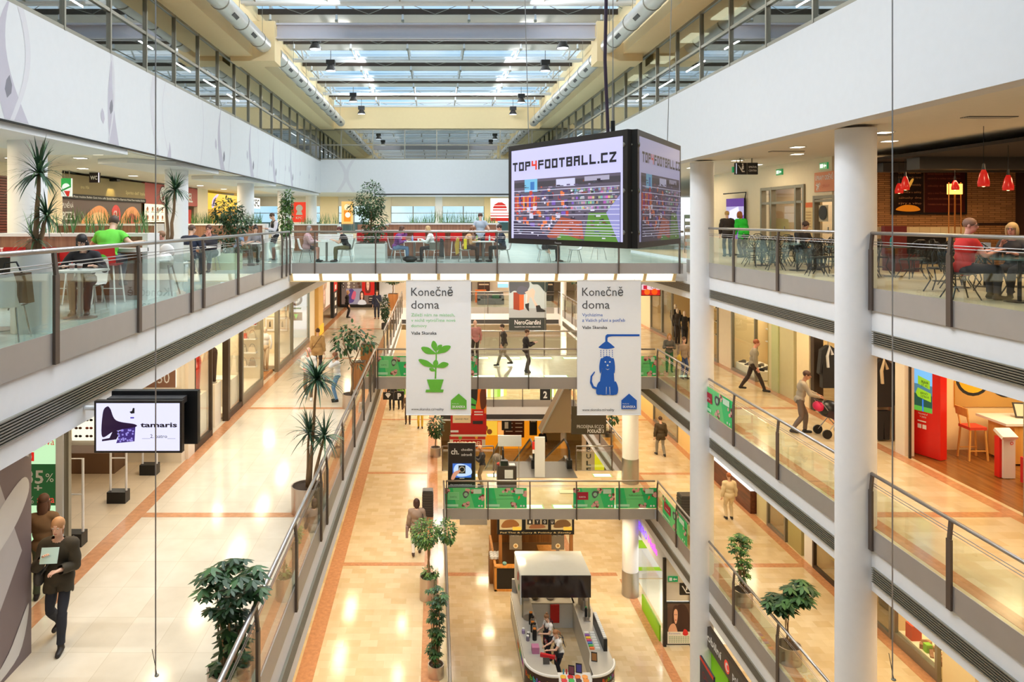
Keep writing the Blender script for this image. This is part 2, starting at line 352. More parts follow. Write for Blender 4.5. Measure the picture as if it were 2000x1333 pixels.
def leafL(y, z, s, m, fl=1): pr.poly([(-7.496, y+s*fl*a, z+s*c) for a, c in ((0, -.5), (.3, -.25), (.36, .1), (.18, .5), (-.05, .25), (-.16, -.15))], m)
def stemL(y, w0, w1, m, z0=1.77, z1=3.85, bend=.3, ofs=0.0):
    n = 10; A = []; B_ = []
    for i in range(n+1):
        t = i/n; z = z0+(z1-z0)*t; c = y+bend*math.sin(t*2.6); h = (w0+(w1-w0)*t)/2; A.append((-7.497+ofs, c-h, z)); B_.append((-7.497+ofs, c+h, z))
    for i in range(n): pr.poly([A[i], B_[i], B_[i+1], A[i+1]], m)
stemL(12.85, .75, .05, LILAC, bend=-.5); stemL(12.7, .12, .2, LILAC2, bend=.5, ofs=.0008); leafL(12.55, 2.35, .42, LEAFG)
stemL(16.75, .5, .03, LILAC, bend=-.2); stemL(16.45, .06, .1, LILAC2, ofs=.0008); leafL(16.55, 2.62, .36, LEAFG); leafL(16.2, 2.35, .36, LILAC, -1)
stemL(19.4, .12, .35, LILAC2, bend=-.4); stemL(20.2, .05, .04, LILAC2, bend=-.5); stemL(20.2, .3, .02, LILAC, 1.77, 2.2, .05, .0008)
stemL(22.9, .06, .06, LILAC2, bend=.3)
for y in (25.3, 29.4, 33.6, 37.6): stemL(y, .5, .06, LILAC, bend=-.45); leafL(y+.1, 2.25, .42, LEAFG); leafL(y-.75, 2.6, .4, LILAC, -1); stemL(y+.7, .08, .05, LILAC2, bend=.3, ofs=.0008)
for y in (32.2, 35.6, 39.5, 42.3, 44.8): stemL(y, .12, .06, LILAC2, bend=.3); leafL(y+.25, 2.6, .36, LILAC)
pr.build('printed_branches', wallL)
pb = MB()
for x0, bend, yo in ((-6.4, .9, .003), (-5.3, -.8, .005)):
    for i in range(10):
        t = i/10; u = (i+1)/10; f_ = lambda q: x0+bend*math.sin(q*3)*.6
        pb.poly([(f_(t)-.12, YE-yo, 1.82+2.1*t), (f_(t)+.12, YE-yo, 1.82+2.1*t), (f_(u)+.1, YE-yo, 1.82+2.1*u), (f_(u)-.1, YE-yo, 1.82+2.1*u)], LILAC2)
pb.build('printed_branches', wallB)
# ceilings of level 3
b = MB(); b.box(-20, Y0, 1.74, -7.9, 47.3, 1.95, CEIL); b.box(-20, 47.3, 1.95, 25, YEND, 2.15, CEIL); b.box(8.05, Y0, 1.9, 25, 47.3, 2.15, CEIL)
struct(b.build('ceiling'))
b = MB()
for y0, y1 in ((Y0, 17.6), (20.0, 25.0), (27.8, 34.0), (36.0, 46.5)):
    b.prism([(-7.66, y0+1.2), (-7.55, y1), (-9.6, y1), (-9.6, y0+.4), (-8.6, y0)], 'z', 1.60, 1.735, PANEL)
struct(b.build('ceiling_raft'))
b = MB(); b.box(-4.0, 46.2, 1.52, 6.6, 46.9, 1.8, PANEL); struct(b.build('ceiling_edge'))
b = MB(); b.box(-3.9, 46.19, 1.6, 6.0, 46.22, 1.7, DGREY); struct(b.build('trim_4'))
def downlights(pts, z, group, label):
    for i, (x, y) in enumerate(pts):
        if i == 0:
            t = thing('ceiling_downlight', label, 'ceiling light', (x, y, z), group); downlights.first = t
            f = MB(); f.box(x-.16, y-.16, z-.012, x+.16, y+.16, z+.002, PANEL); fr_ = f.build('frame', t)
            g = MB(); g.box(x-.13, y-.13, z-.016, x+.13, y+.13, z-.012, glow(255, 240, 215, 6)); g.build('lamp', fr_)
        else: copy_tree(downlights.first, (x, y, z))
pts = [(x, y) for x in (-9.9, -11.8) for y in (8, 12, 16, 20, 24, 28, 32, 36, 40, 44)]+[(-8.9, y) for y in (18.8, 26.4, 35)]
downlights(pts, 1.735, 'lit downlights in the food court ceiling', 'small square lit downlight in the cream ceiling above the food court')
downlights([(9.6, 11), (9.7, 15.5), (10.9, 17.2), (9.4, 18.6), (10.4, 20.6), (9.6, 22.8), (11, 24.5), (9.3, 26), (10.3, 28.5)], 1.9, 'lit downlights over the cafe', 'square lit downlight in the ceiling above the cafe balcony')
# ceiling vents seen on the left and right soffits
for i, (x, y, z) in enumerate(((-8.6, 12.3, 1.6), (-9.3, 14.2, 1.6), (10.2, 13.2, 1.9), (9.7, 16.0, 1.9), (9.7, 19.8, 1.9))):
    b = MB(); b.box(x-.45, y-.12, z-.012, x+.45, y+.12, z, DGREY)
    for k in range(4): b.box(x-.45, y-.1+k*.06, z-.02, x+.45, y-.08+k*.06, z-.01, CEIL)
    o = b.build('ceiling_vent'); tag(o, ['slotted vent in the white raft above the nearest round column', 'slotted vent in the white raft behind the nearest round column', 'slotted vent in the ceiling over the red shirted man', 'slotted vent in the cafe ceiling beside the thick white column', 'slotted vent in the cafe ceiling before the white corridor wall'][i], 'vent')
# ribbon windows
def ribbon(idx, axis, pos, a0, a1, z0, z1, zt, ms):
    fr = MB(); gl = MB(); s = .05
    def bx(B, u0, u1, w0, w1, m, d=s):
        if axis == 'x': B.box(pos-d, u0, w0, pos+d, u1, w1, m)
        else: B.box(u0, pos-d, w0, u1, pos+d, w1, m)
    for z in (z0+.041, zt, z1-.041): bx(fr, a0, a1, z-.04, z+.04, ALU)
    for q in ms: bx(fr, q-.03, q+.03, z0, z1, ALU, .06)
    bx(gl, a0, a1, z0, z1, WINGLASS, .006)
    o = struct(fr.build('window_%d' % idx)); gl.build('glass_pane', o)
ribbon(1, 'x', -7.55, Y0, YE, 3.85, 5.92, 4.85, [20.7+2.06*i for i in range(-11, 13)])
ribbon(2, 'x', 7.70, Y0, YE, 3.99, 6.02, 4.98, [20.7+2.06*i for i in range(-11, 13)])
ribbon(3, 'y', YE+.05, -7.5, 7.65, 3.95, 5.96, 4.92, [-6.15, -4.08, -1.99, .1, 2.18, 4.25, 6.34])
OFF = mat('office_wall', P(196, 180, 140), .8)
b = MB(); b.box(-10.5, Y0, 3.6, -10.3, 50, 6.3, OFF); b.box(-10.5, Y0, 6.2, -7.5, 50, 6.3, OFF); b.box(-10.3, Y0, 3.7, -7.6, 50, 3.8, OFF)
b.box(10.4, Y0, 3.7, 10.6, 50, 6.4, OFF); b.box(7.7, Y0, 6.3, 10.6, 50, 6.4, OFF); b.box(7.7, Y0, 3.8, 10.6, 50, 3.9, OFF)
b.box(-10.5, 50, 3.6, 10.6, 50.2, 6.3, OFF); b.box(-10.5, YE+.1, 6.2, 10.6, 50, 6.3, OFF); struct(b.build('wall_offices'))
for i, y in enumerate((13, 16.5, 21.2, 24.1, 27.5, 31)):
    b = MB(); b.box(8.6, y, 6.25, 9.2, y+1.2, 6.298, glow(255, 246, 220, 3)); tag(b.build('office_light'), 'lit ceiling panel inside the offices behind the upper window strip', 'ceiling light', 'office ceiling panels')
# beige beams, corbels and roof
b = MB(); b.box(-7.56, Y0, 5.92, -6.6, YE, 7.9, BEIGE); struct(b.build('beam_left'))
b = MB(); b.box(6.8, Y0, 6.02, 7.71, YE, 7.9, BEIGE); struct(b.build('beam_right'))
b = MB(); b.box(-6.6, YE-.2, 5.965, 6.8, YE+.3, 7.45, BEIGE); struct(b.build('beam_back'))
for (x0, x1) in ((-7.4, -5.8), (5.85, 7.5)):
    b = MB(); b.box(x0, 25.9, 5.75, x1, 26.9, 7.2, BEIGE); struct(b.build('beam_corbel'))
BEAMW = mat('pale_steel_beam', P(208, 206, 216), .5)
b = MB(); b.box(-5.8, 26.1, 6.62, 5.85, 26.5, 6.68, BEAMW); b.box(-5.8, 26.27, 6.62, 5.85, 26.33, 7.18, BEAMW); b.box(-5.8, 26.1, 7.12, 5.85, 26.5, 7.18, BEAMW); struct(b.build('beam_main'))
b = MB(); b.poly([(-6.6, Y0, 7.96), (6.8, Y0, 7.96), (6.8, YE, 7.96), (-6.6, YE, 7.96)], ROOFGLASS); struct(b.build('roof_glass'))
BLIND = mat('grey_roof_blind', P(214, 209, 202), .7); TUBEW = mat('white_steel_tube', P(236, 238, 240), .4)
NB = 12
bys = [26.5-4.45*5+4.45*i for i in range(10)]
bl = MB(); tr = MB()
for y in bys:
    if y > YE-.5: continue
    bl.box(-6.55, y, 7.70, 6.75, y+1.45, 7.72, BLIND)
    tr.box(-6.55, y-.05, 7.60, 6.75, y+.03, 7.80, DARKFRAME); tr.box(-6.55, y+1.45, 7.68, 6.75, y+1.52, 7.78, TUBEW)
    for yy, z, r in ((y+2.3, 7.42, .085), (y+2.8, 7.50, .08), (y+3.6, 7.85, .06), (y+1.75, 7.8, .06)):
        tr.tube([(-6.6, yy, z), (6.8, yy, z)], r, TUBEW, 8)
    for x in np.arange(-6.1, 6.6, 2.45):
        tr.tube([(x, y+2.3, 7.42), (x, y+1.6, 7.9)], .045, TUBEW, 6); tr.tube([(x, y+2.75, 7.5), (x, y+3.6, 7.9)], .035, TUBEW, 6)
        tr.tube([(x, y, 7.9), (x, y, 7.35)], .045, TUBEW, 6); tr.box(x-.05, y-.06, 7.33, x+.05, y+.06, 7.4, ALU)
        tr.tube([(x, y, 7.4), (x, y+2.3, 7.42)], .025, ALU, 6)
        tr.tube([(x, y+3.6, 7.84), (x+1.2, y+4.4, 7.6)], .012, ALU, 5); tr.tube([(x+2.4, y+3.6, 7.84), (x+1.2, y+4.4, 7.6)], .012, ALU, 5)
struct(bl.build('roof_blinds')); struct(tr.build('roof_truss'))
b = MB()
for x in np.arange(-6.1, 6.6, 2.45): b.box(x-.04, Y0, 7.9, x+.04, YE, 7.95, TUBEW)
struct(b.build('roof_glazing_bars'))
# ventilation ducts under the beige beams
def duct(x, y0, y1, z, label):
    t = thing('ventilation_duct', label, 'air duct', (x, y0, z-.28))
    b = MB(); b.tube([(x, y0, z), (x, y1, z)], .27, mat('duct_silver', P(214, 213, 208), .35, .55, var=.08, scale=4), 20); b.build('pipe', t, .8)
    y = y0+1.0
    while y < y1-.3:
        b = MB(); b.tube([(x, y, z), (x, y+.06, z)], .285, ALU, 20); b.build('collar', t, .8); y += 2.2
    g = MB(); y = y0+2.0; s = 1 if x < 0 else -1
    while y < y1-.6: g.obox((x+s*.19, y, z-.19), (.03, .5, .12), DGREY, ry=s*PI/4); y += 2.2
    g.build('air_outlet', t)
    h = MB(); y = y0+.5
    while y < y1: h.tube([(x, y, z+.27), (x, y, 7.8)], .008, ALU, 5); y += 3
    h.build('hanger', t)
duct(-6.15, 4, 25.7, 6.28, 'long silver ventilation duct ending at the beige corbel above the leaf print wall')
duct(-6.05, 27.1, 46.0, 6.28, 'silver ventilation duct behind the beige corbel above the leaf print wall')
duct(6.2, 4, 25.7, 6.25, 'long silver ventilation duct ending at the beige corbel behind the black power cable')
duct(6.3, 27.1, 46.0, 6.28, 'silver ventilation duct behind the beige corbel opposite the leaf print wall')
# stage lamps hanging from the roof
def stage_lamp(px, py, Y, label):
    x, y, z = at(px, py, Y)
    t = thing('stage_lamp', label, 'spotlight', (x, y, z-.25), 'black stage lamps in the roof')
    b = MB(); b.tube([(x, y, 7.97), (x, y, z+.22)], .015, DGREY, 6); b.build('hanger', t)
    b = MB(); b.box(x-.2, y-.15, z+.02, x+.2, y+.15, z+.24, BLACK); b.build('ballast', t)
    b = MB(); b.lathe([(.10, .05), (.13, 0), (.25, -.22), (.25, -.25)], x, y, DGREY, 18, z); rf_ = b.build('reflector', t, .6)
    b = MB(); b.lathe([(.225, -.252), (.225, -.256)], x, y, glow(240, 244, 250, 2), 18, z); b.build('lens', rf_)
for px, py, Y, l in ((616, 84, 28.5, 'black stage lamp nearest the long silver duct end, under the pale main beam'), (1099, 82, 28.5, 'black stage lamp under the pale main beam, beside the power cable'),
    (646, 128, 33, 'second black stage lamp along the leaf wall side of the roof'), (1065, 128, 33, 'second black stage lamp along the screen side of the roof'),
    (690, 190, 41.5, 'third black stage lamp along the leaf wall side of the roof'), (1018, 192, 41.5, 'third black stage lamp along the screen side of the roof'),
    (706, 215, 45.5, 'black stage lamp against the beige end beam on the leaf wall side'), (1002, 216, 45.5, 'black stage lamp against the beige end beam on the screen side')):
    stage_lamp(px, py, Y, l)
# ---------------------------------------------------------------- railings
def rail_run(label, p, q, zf, ys, kick=.39, h=1.1, inner=(-1, 0), posts2=(), ext=True, top=True):
    """a glass railing from p to q (x, y): posts at the given distances along it"""
    p, q = Vector((*p, 0)), Vector((*q, 0)); L = (q-p).length; d = (q-p)/L; inn = Vector((*inner, 0))
    t = thing('glass_railing', label, 'railing', ((p+q)/2).to_tuple()[:2]+(zf-kick,))
    a = lambda s, z, o=0.0: (p+d*s+inn*o+Vector((0, 0, zf+z)))
    b = MB(); b.tube([a(0, h), a(L, h)], .035, STEEL, 12); b.build('handrail', t, True)
    b = MB()
    for z in (.93, .88): b.tube([a(0, z), a(L, z)], .008, STEEL, 6)
    b.build('wire', t)
    st = [s for s in ys if -.01 <= s <= L+.01]
    for s in st:
        b = MB(); b.bar(a(s, -kick, -.03), a(s, .78, -.03), .04, .11, POST); b.bar(a(s, .76, -.03), a(s, h-.02, .0), .04, .07, POST); b.build('post', t)
    ed = sorted(set([0]+[s for s in st if .1 < s < L-.1]+[L]))
    for s0, s1 in zip(ed, ed[1:]):
        b = MB(); b.bar(a(s0+.03, .42), a(s1-.03, .42), .012, .82, GLASS); b.build('glass_panel', t)
        if kick: b = MB(); b.bar(a(s0+.01, -kick/2+.01, -.0), a(s1-.01, -kick/2+.01, -.0), .02, kick+.02, KICK); b.build('kick_plate', t)
    return t
def ysegs(lo, hi, L): return [y-lo for y in L if lo-.02 <= y <= hi+.02]
LP = [3.2, 5.8, 6.6, 9.4, 12.05, 14.65, 15.4, 18.1, 20.7, 23.3, 24.0, 24.56]
rail_run('glass railing along the food court edge over the leaning black air grille', (XL3, .7), (XL3, YB3), F3, ysegs(.7, YB3, LP), inner=(-1, 0))
rail_run('glass railing across the front of the food court above the lit light boxes', (XL3+.08, YB3), (XR-.1, YB3), F3, [.8+2.08*i for i in range(7)], kick=.34, inner=(0, 1))
L2P = [3.9, 6.6, 9.3, 11.9, 14.5, 15.3, 17.9, 20.5, 23.2, 25.6, 27.0, 27.7]
rail_run('glass railing on the wide shop walkway beside the potted dracaena', (XL2, .7), (XL2, YB), F2, ysegs(.7, YB, L2P), inner=(-1, 0))
rail_run('glass railing along the lower walkway beside the rope-stemmed tree', (XL1, .7), (XL1, YB), F1, ysegs(.7, YB, L2P), inner=(-1, 0))
RP = [4.1, 6.8, 9.35, 11.95, 14.98, 17.95, 20.6, 23.1, 23.36, 25.5, 27.7]
names = {(3, 0): 'glass railing in front of the red shirted man', (3, 1): 'glass cafe railing between the two tall white columns', (3, 2): 'short glass railing behind the hanging screens',
         (2, 0): 'glass railing facing the red shop with the bar stool', (2, 1): 'glass railing in front of the pram, with a green ad at one end', (2, 2): 'short glass railing beside the standing child in trainers',
         (1, 0): 'glass railing at the bottom of the thick white column', (1, 1): 'glass railing in front of the two potted plants on the lower walkway', (1, 2): 'short glass railing with a green ad beside the square litter bin'}
for lv, zf, kk in ((3, F3R, .42), (2, F2, .40), (1, F1, .44)):
    for j, (a, c) in enumerate(((6.7, 14.12), (14.96, 22.5), (23.3, YB if lv < 3 else YB3-.04))):
        rail_run(names[(lv, j)], (XR, a), (XR, c), zf, ysegs(a, c, RP if j else RP[:4]+[14.1]), kick=kk, inner=(1, 0))
bp2 = [.03, 2.02, 3.9, 5.86, 7.75, 9.7, 10.9]
rail_run('front glass railing of the footbridge behind the two hanging banners', (XL2+.08, YB), (XR-.1, YB), F2, bp2, kick=.43, inner=(0, 1))
rail_run('rear glass railing of the footbridge behind the two hanging banners', (.9, 32.2), (XR-.6, 32.2), F2, [0, 2, 4, 6, 7.1], kick=.43, inner=(0, -1))
bp1 = [.03, 1.63, 3.25, 5.05, 6.7, 8.24]
rail_run('front glass railing of the lower footbridge above the snack kiosk', (XL1+.08, YB), (XR-.1, YB), F1, bp1, kick=.38, inner=(0, 1))
rail_run('rear glass railing beside the tall black foot health poster', (XL1, 32.0), (2.6, 32.0), F1, [0, 1.1, 2.27], kick=.3, inner=(0, -1))
rail_run('rear glass railing between the escalator newel and the round column', (6.3, 32.0), (XR-.65, 32.0), F1, [0, 1.6], kick=.3, inner=(0, -1))
rail_run('glass railing of the far floor in front of the sofa shop', (XL2+.5, YBK), (XR-.3, YBK), F2, [1.85, 3.7, 5.5, 7.4, 9.3], kick=.42, inner=(0, 1))
rail_run('glass railing under the lit fruit bar counter', (XL1, 44.6), (XR, 44.6), F1, [1.5, 3.3, 5.1, 6.9], kick=.42, inner=(0, 1))
rail_run('glass railing beside the second opening, near the wooden planters', (XL2, 32.4), (XL2, YBK), F2, [0, 2.5, 5, 7.5, 10, 12.5, 15, 17.5], kick=.42, inner=(-1, 0))
rail_run('glass railing beside the second opening, on the side of the clothes shop', (XR, 32.4), (XR, YBK), F2, [0, 2.5, 5, 7.5, 10, 12.5, 15, 17.5], kick=.42, inner=(1, 0))
rail_run('glass railing beyond the thick round column near the plaid shirted man', (XR, 32.4), (XR, 44.5), F1, [0, 2.5, 5, 7.5, 10, 12], kick=.44, inner=(1, 0))
# luminous boxes under the food court edge and lit floor panels on the bridges
t = thing('light_box_row', 'row of cream lit boxes under the front edge of the food court', 'light box', (1.8, 24.8, -2.12))
nb = 13; x0 = XL3+.1; st = (XR-.3-x0)/nb
for i in range(nb):
    a, c = x0+st*i, x0+st*(i+1)-.12
    b = MB(); b.prism([(24.62, -1.86), (24.92, -1.86), (24.92, -2.10), (24.80, -2.10)], 'x', a, c, glow(255, 246, 220, 1.3)); b.build('light_box', t)
b = MB()
for i in range(nb+1):
    a = x0+st*i-.11; b.prism([(24.60, -1.85), (24.92, -1.85), (24.92, -2.12), (24.79, -2.12)], 'x', a, a+.1, BEIGE)
b.box(x0-.1, 24.74, -2.14, XR-.3, 24.95, -2.10, BEIGE); b.build('frame', t)
def floor_light(x, y, z, sx, sy): 
    t = thing('floor_light', None, 'floor light', (x, y, z))
    b = MB(); b.box(x-sx/2-.06, y-sy/2-.06, z, x+sx/2+.06, y+sy/2+.06, z+.006, mat('green_glass', P(190, 222, 160), .1)); b.build('frame', t)
    b = MB(); b.box(x-sx/2, y-sy/2, z+.005, x+sx/2, y+sy/2, z+.012, glow(248, 255, 226, 1.6)); b.build('lit_pane', t); return t
for zf, ys, x0, x1, g in ((F2, (27.95, 31.6), -.2, 8.2, 'upper'), (F1, (27.98, 31.4), .9, 7.9, 'lower')):
    for y in ys:
        n = 6
        for i in range(n):
            x = x0+(x1-x0)*(i+.5)/n
            if zf == F1 and y > 30 and 2.7 < x < 6.2: continue
            o = floor_light(x, y, zf, (x1-x0)/n*.62, .3)
            tag(o, 'greenish lit glass pane in the floor along the %s footbridge edge' % g, None, 'lit floor panes of the %s footbridge' % g)
# ================================================================ shops and signs on every level
def wallbox(nm, x0, y0, z0, x1, y1, z1, m): b = MB(); b.box(x0, y0, z0, x1, y1, z1, m); return struct(b.build(nm))
WT = glow(255, 250, 240, 1.2); INK = col(40, 40, 42); WHT = col(240, 240, 240)
# ---- level 3, food court side (shop fronts on the plane X = -13)
FX = -13.0
slats = wood('red_slat_wood', P(96, 40, 28), P(128, 58, 40), 3, axis='y')
b = MB(); b.box(FX-.2, 15, F3, FX, 23.38, 1.29, mat('dark_slat', P(60, 26, 20), .6))
for i in range(34): b.box(FX, 15, F3+.06+i*.082, FX+.03, 23.4, F3+.12+i*.082, slats)
tag(b.build('slatted_shutter'), 'reddish brown slatted shutter closing the unit beyond the nearest round column', 'shutter')
wallbox('wall_food', FX-.2, 14, 1.3, FX-.01, 25, 1.74, CREAM); wallbox('wall_food', FX-.2, 39.2, F3, FX, 41, 1.74, CREAM); wallbox('wall_food', FX-.2, 23.4, F3, FX, 25, 1.3, CREAM)
wallbox('wall_food', -16.2, 15, F3, -16, 60, 1.74, mat('kitchen_wall', P(150, 120, 90), .7)); wallbox('wall_food', FX-.2, 47, F3, FX, 51, 1.74, CREAM)
OLIVE = mat('olive_fascia', P(142, 126, 88), .6)
t = panel('pizza_shop_sign', 'olive pizza counter fascia lettered with an Italian slogan and a black strip', 'shop sign', (FX, 25, .94), (0, 7.1, 0), (0, 0, .7),
    [('text', 'circa 1956', .18, .32, .16, col(222, 205, 150), None), ('text', "Spirito dell' Italia", .72, .22, .2, col(222, 205, 150), 2.0/7.1)], OLIVE, .15)
b = MB(); b.box(FX-.15, 25, .76, FX+.05, 32.1, .94, INK); b.build('strip', t)
decor((FX+.05, 25, .76), (0, 7.1, 0), (0, 0, .18), [('text', 'circa Pizza insalate Bufalo Gatti Aria caffe Spezzi Nord Tre Espresso Pasta Pane insalate Bufalo', .04, .3, .42, WHT, .94)], t)
b = MB(); b.box(FX-.35, 28.6, 1.55, FX+.3, 28.9, 1.64, BLACK); b.build('spot_lamp', t)
l = bpy.data.lights.new('fascia_spot', 'SPOT'); l.energy = 60; l.color = (1, .8, .3); l.spot_size = 1.1; o = bpy.data.objects.new('fascia_spot', l); o.location = (FX+.35, 28.7, 1.6); o.rotation_euler = (0, .5, 0); COL.objects.link(o)
ORNG = glow(226, 140, 70, .9); REDG = glow(205, 40, 30, 1.0)
panel('pizza_poster', 'backlit poster of golden folded pizzas with a red price disc', 'poster', (FX-.12, 25, -.5), (0, 7, 0), (0, 0, 1.25),
    [('rect', 0, 0, 1, 1, glow(92, 66, 48, .8)), ('blob', [(.22, .25), (.3, .62), (.42, .85), (.52, .7), (.56, .3), (.4, .15)], ORNG), ('blob', [(.28, .35), (.36, .6), (.46, .62), (.5, .35)], glow(245, 180, 110, .9)),
     ('blob', [(.7, .2), (.76, .7), (.88, .86), (.97, .6), (.98, .25)], ORNG), ('blob', [(.78, .3), (.84, .62), (.92, .5), (.9, .3)], glow(190, 60, 36, .9)), ('circ', .635, .56, .34, REDG),
     ('text', '62,-', .6, .42, .3, WHT, .075, .02), ('text', 'PIZZA', .03, .42, .22, WHT, .13, .02), ('text', 'PLNĚNÁ', .03, .75, .14, WHT, .11), ('rect', .02, 0, .2, .2, glow(90, 130, 150, .8))], DGREY, .1)
wallbox('wall_counter', FX-.3, 25, F3, FX-.05, 39, -.5, mat('counter_front', P(120, 90, 66), .5))
panel('burger_sign', 'dull red burger counter fascia with a round white antler logo', 'shop sign', (FX, 32.1, .74), (0, 7.1, 0), (0, 0, .95),
    [('circ', .3, .5, .46, col(96, 24, 24)), ('circ', .3, .5, .38, WHT), ('poly', [(.285, .2), (.315, .2), (.325, .5), (.335, .75), (.318, .6), (.3, .45), (.282, .6), (.265, .75), (.275, .5)], col(96, 24, 24)),
     ('text', 'A', .42, .22, .5, WHT, None, .02), ('text', 'EL', .8, .22, .5, WHT, None, .02)], mat('burger_red', P(172, 70, 64), .5), .15)
els = [('rect', 0, 0, 1, 1, glow(255, 240, 205, 1.2))]
for r in range(2):
    for c_ in range(7): els += [('circ', .08+c_*.14, .72-r*.46, .13, glow(190, 110, 50, .9)), ('circ', .08+c_*.14, .76-r*.46, .07, glow(120, 40, 30, .8)), ('rect', .04+c_*.14, .54-r*.46, .12+c_*.14, .57-r*.46, INK)]
panel('menu_board', 'lit cream menu board with two rows of burgers', 'menu board', (FX-.1, 32.3, -.1), (0, 4.2, 0), (0, 0, .84), els, BLACK, .08)
panel('red_counter_poster', 'small plain red poster beside the burger counter', 'poster', (FX-.1, 37.3, -.5), (0, 1.2, 0), (0, 0, 1.05), [], col(190, 30, 26), .05)
YEL = glow(250, 196, 20, 1.0)
panel('yellow_sign', 'bright yellow lit fascia with a lilac hooked logo', 'shop sign', (FX, 41, .62), (0, 6, 0), (0, 0, .95),
    [('blob', [(.12, .1), (.14, .6), (.26, .92), (.34, .95), (.24, .6), (.2, .2)], glow(205, 190, 235, 1)), ('blob', [(.15, .2), (.17, .55), (.26, .75), (.2, .4)], col(110, 80, 130))], YEL, .2)
wallbox('wall_yellow', FX-.2, 41, F3, FX, 47, .6, col(226, 176, 70))
panel('chicken_sign', 'white lit three letter sign high on the end of the food court side wall', 'shop sign', (-13.0, 51.0, .85), (0, 2.2, 0), (0, 0, .75), [('text', 'KFC', .08, .2, .66, INK, .8, .03)], WT, .12)
# posters facing the camera at the far side of the food court
panel('chicken_poster', 'tall red poster with white capitals between two far round columns', 'poster', at(569, 434, 50)[:2]+(-.15,), (1.07, 0, 0), (0, 0, 1.4),
    [('circ', .52, .7, .17, WHT), ('poly', [(.3, .36), (.74, .36), (.66, .55), (.38, .55)], WHT), ('text', 'KFC', .3, .16, .12, WHT, .42, .02)], glow(226, 50, 30, 1), .06)
panel('food_picture', 'narrow backlit poster of orange drinks beside the leafy tree', 'poster', at(667, 437, 56)[:2]+(-.3,), (.9, 0, 0), (0, 0, 1.75),
    [('rect', 0, 0, 1, 1, glow(250, 196, 110, 1)), ('circ', .5, .75, .14, glow(250, 226, 180, 1.1)), ('rect', .2, .1, .8, .6, glow(236, 140, 30, 1)), ('circ', .55, .4, .12, glow(255, 240, 220, 1.1))], INK, .06)
panel('burger_poster', 'white sign with a red burger dome and red base stripes next to the hanging screens', 'poster', at(958, 432, 54)[:2]+(-.08,), (1.45, 0, 0), (0, 0, 1.72),
    [('rect', 0, 0, 1, 1, WT), ('poly', [(.12, .56), (.2, .72), (.4, .82), (.6, .82), (.78, .72), (.86, .56)], REDG), ('rect', .12, .66, .86, .68, WT), ('rect', .12, .46, .86, .51, REDG), ('rect', 0, 0, 1, .14, REDG), ('rect', 0, .2, 1, .25, REDG), ('rect', 0, .33, 1, .36, REDG)], WHT, .06)
for nm, x0, wd, Y, z in (('chicken_poster', (569-850)*50/F, 1.07, 50, -.15), ('food_picture', (667-850)*56/F, .9, 56, -.3), ('burger_poster', (958-850)*54/F, 1.45, 54, -.08)):
    o = bpy.data.objects[nm]; b = MB(); b.box(x0+.05, Y+.01, F3, x0+.11, Y+.05, z, ALU); b.build('post', o); b = MB(); b.box(x0+wd-.11, Y+.01, F3, x0+wd-.05, Y+.05, z, ALU); b.build('post', o)
# far windows of level 3
for i, (x0, x1) in enumerate(((-20, -12.6), (-10.6, -9.6), (-8.1, -5.5), (-3.7, 0.0), (0.6, 4.1), (5.2, 9.0))):
    fr = MB(); gl = MB(); fr.box(x0, 59.9, F3, x1, 60.1, -1.1, CREAM); fr.box(x0, 59.9, 1.15, x1, 60.1, 2.0, CREAM)
    for x in (x0, (x0+x1)/2, x1): fr.box(x-.04, 59.93, -1.1, x+.04, 60.07, 1.15, ALU)
    fr.box(x0, 59.95, .55, x1, 60.05, .6, ALU); gl.box(x0, 59.99, -1.1, x1, 60.0, 1.15, GLASS)
    o = struct(fr.build('window_%d' % (4+i))); gl.build('glass_pane', o)
for (x0, x1, m) in ((-12.6, -10.6, CREAM), (-9.6, -8.1, BEIGE), (-5.5, -3.7, CREAM), (0, .6, WHITE), (4.1, 5.2, BEIGE), (9, 20, CREAM)): wallbox('wall_far', x0, 59.8, F3, x1, 60.2, 2.0, m)
b = MB(); b.box(-20, 66, -6, 20, 66.2, -.2, mat('house_opposite', P(96, 120, 120), .7)); struct(b.build('exterior_roof'))
# ---- level 3, cafe side: cream corridor wall, doors, brick wall
CW = mat('corridor_wall', P(238, 226, 200), .7); CX = 11.8
wallbox('wall_corridor', CX, 22.3, F3R, CX+.25, 22.85, 1.9, CW)
wallbox('wall_corridor', CX, 25.9, F3R, CX+.25, 33.0, 1.9, CW); wallbox('wall_corridor', CX, 22.85, 1.15, CX+.25, 25.9, 1.9, CW); wallbox('wall_corridor', CX, 21.32, .75, CX+.25, 22.3, 1.9, CW)
wallbox('wall_corridor', CX+2.2, 21.5, F3R, CX+2.4, 33, 1.9, mat('inner_corridor', P(214, 190, 160), .7)); wallbox('wall_corridor', CX, 33, F3R, 20, 33.2, 1.9, CW)
def doorframe(nm, y0, y1, z1, xs=CX, mull=(), m=ALU):
    fr = MB(); gl = MB()
    for y in (y0+.05, y1-.05)+tuple(mull): fr.box(xs-.06, y-.05, F3R, xs+.12, y+.05, z1, m)
    fr.box(xs-.056, y0+.1, z1-.1, xs+.116, y1-.1, z1-.003, m); fr.box(xs-.05, y0+.1, .55, xs+.1, y1-.1, .63, m)
    for a, c in zip((y0,)+tuple(mull), tuple(mull)+(y1,)): gl.box(xs+.02, a+.06, F3R+.05, xs+.03, c-.06, z1-.1, SHOPGLASS)
    o = struct(fr.build(nm)); gl.build('glass_pane', o); b = MB(); b.box(xs-.13, (y0+y1)/2-.4, F3R+.95, xs-.1, (y0+y1)/2-.37, F3R+1.15, STEEL); b.build('handle', o); return o
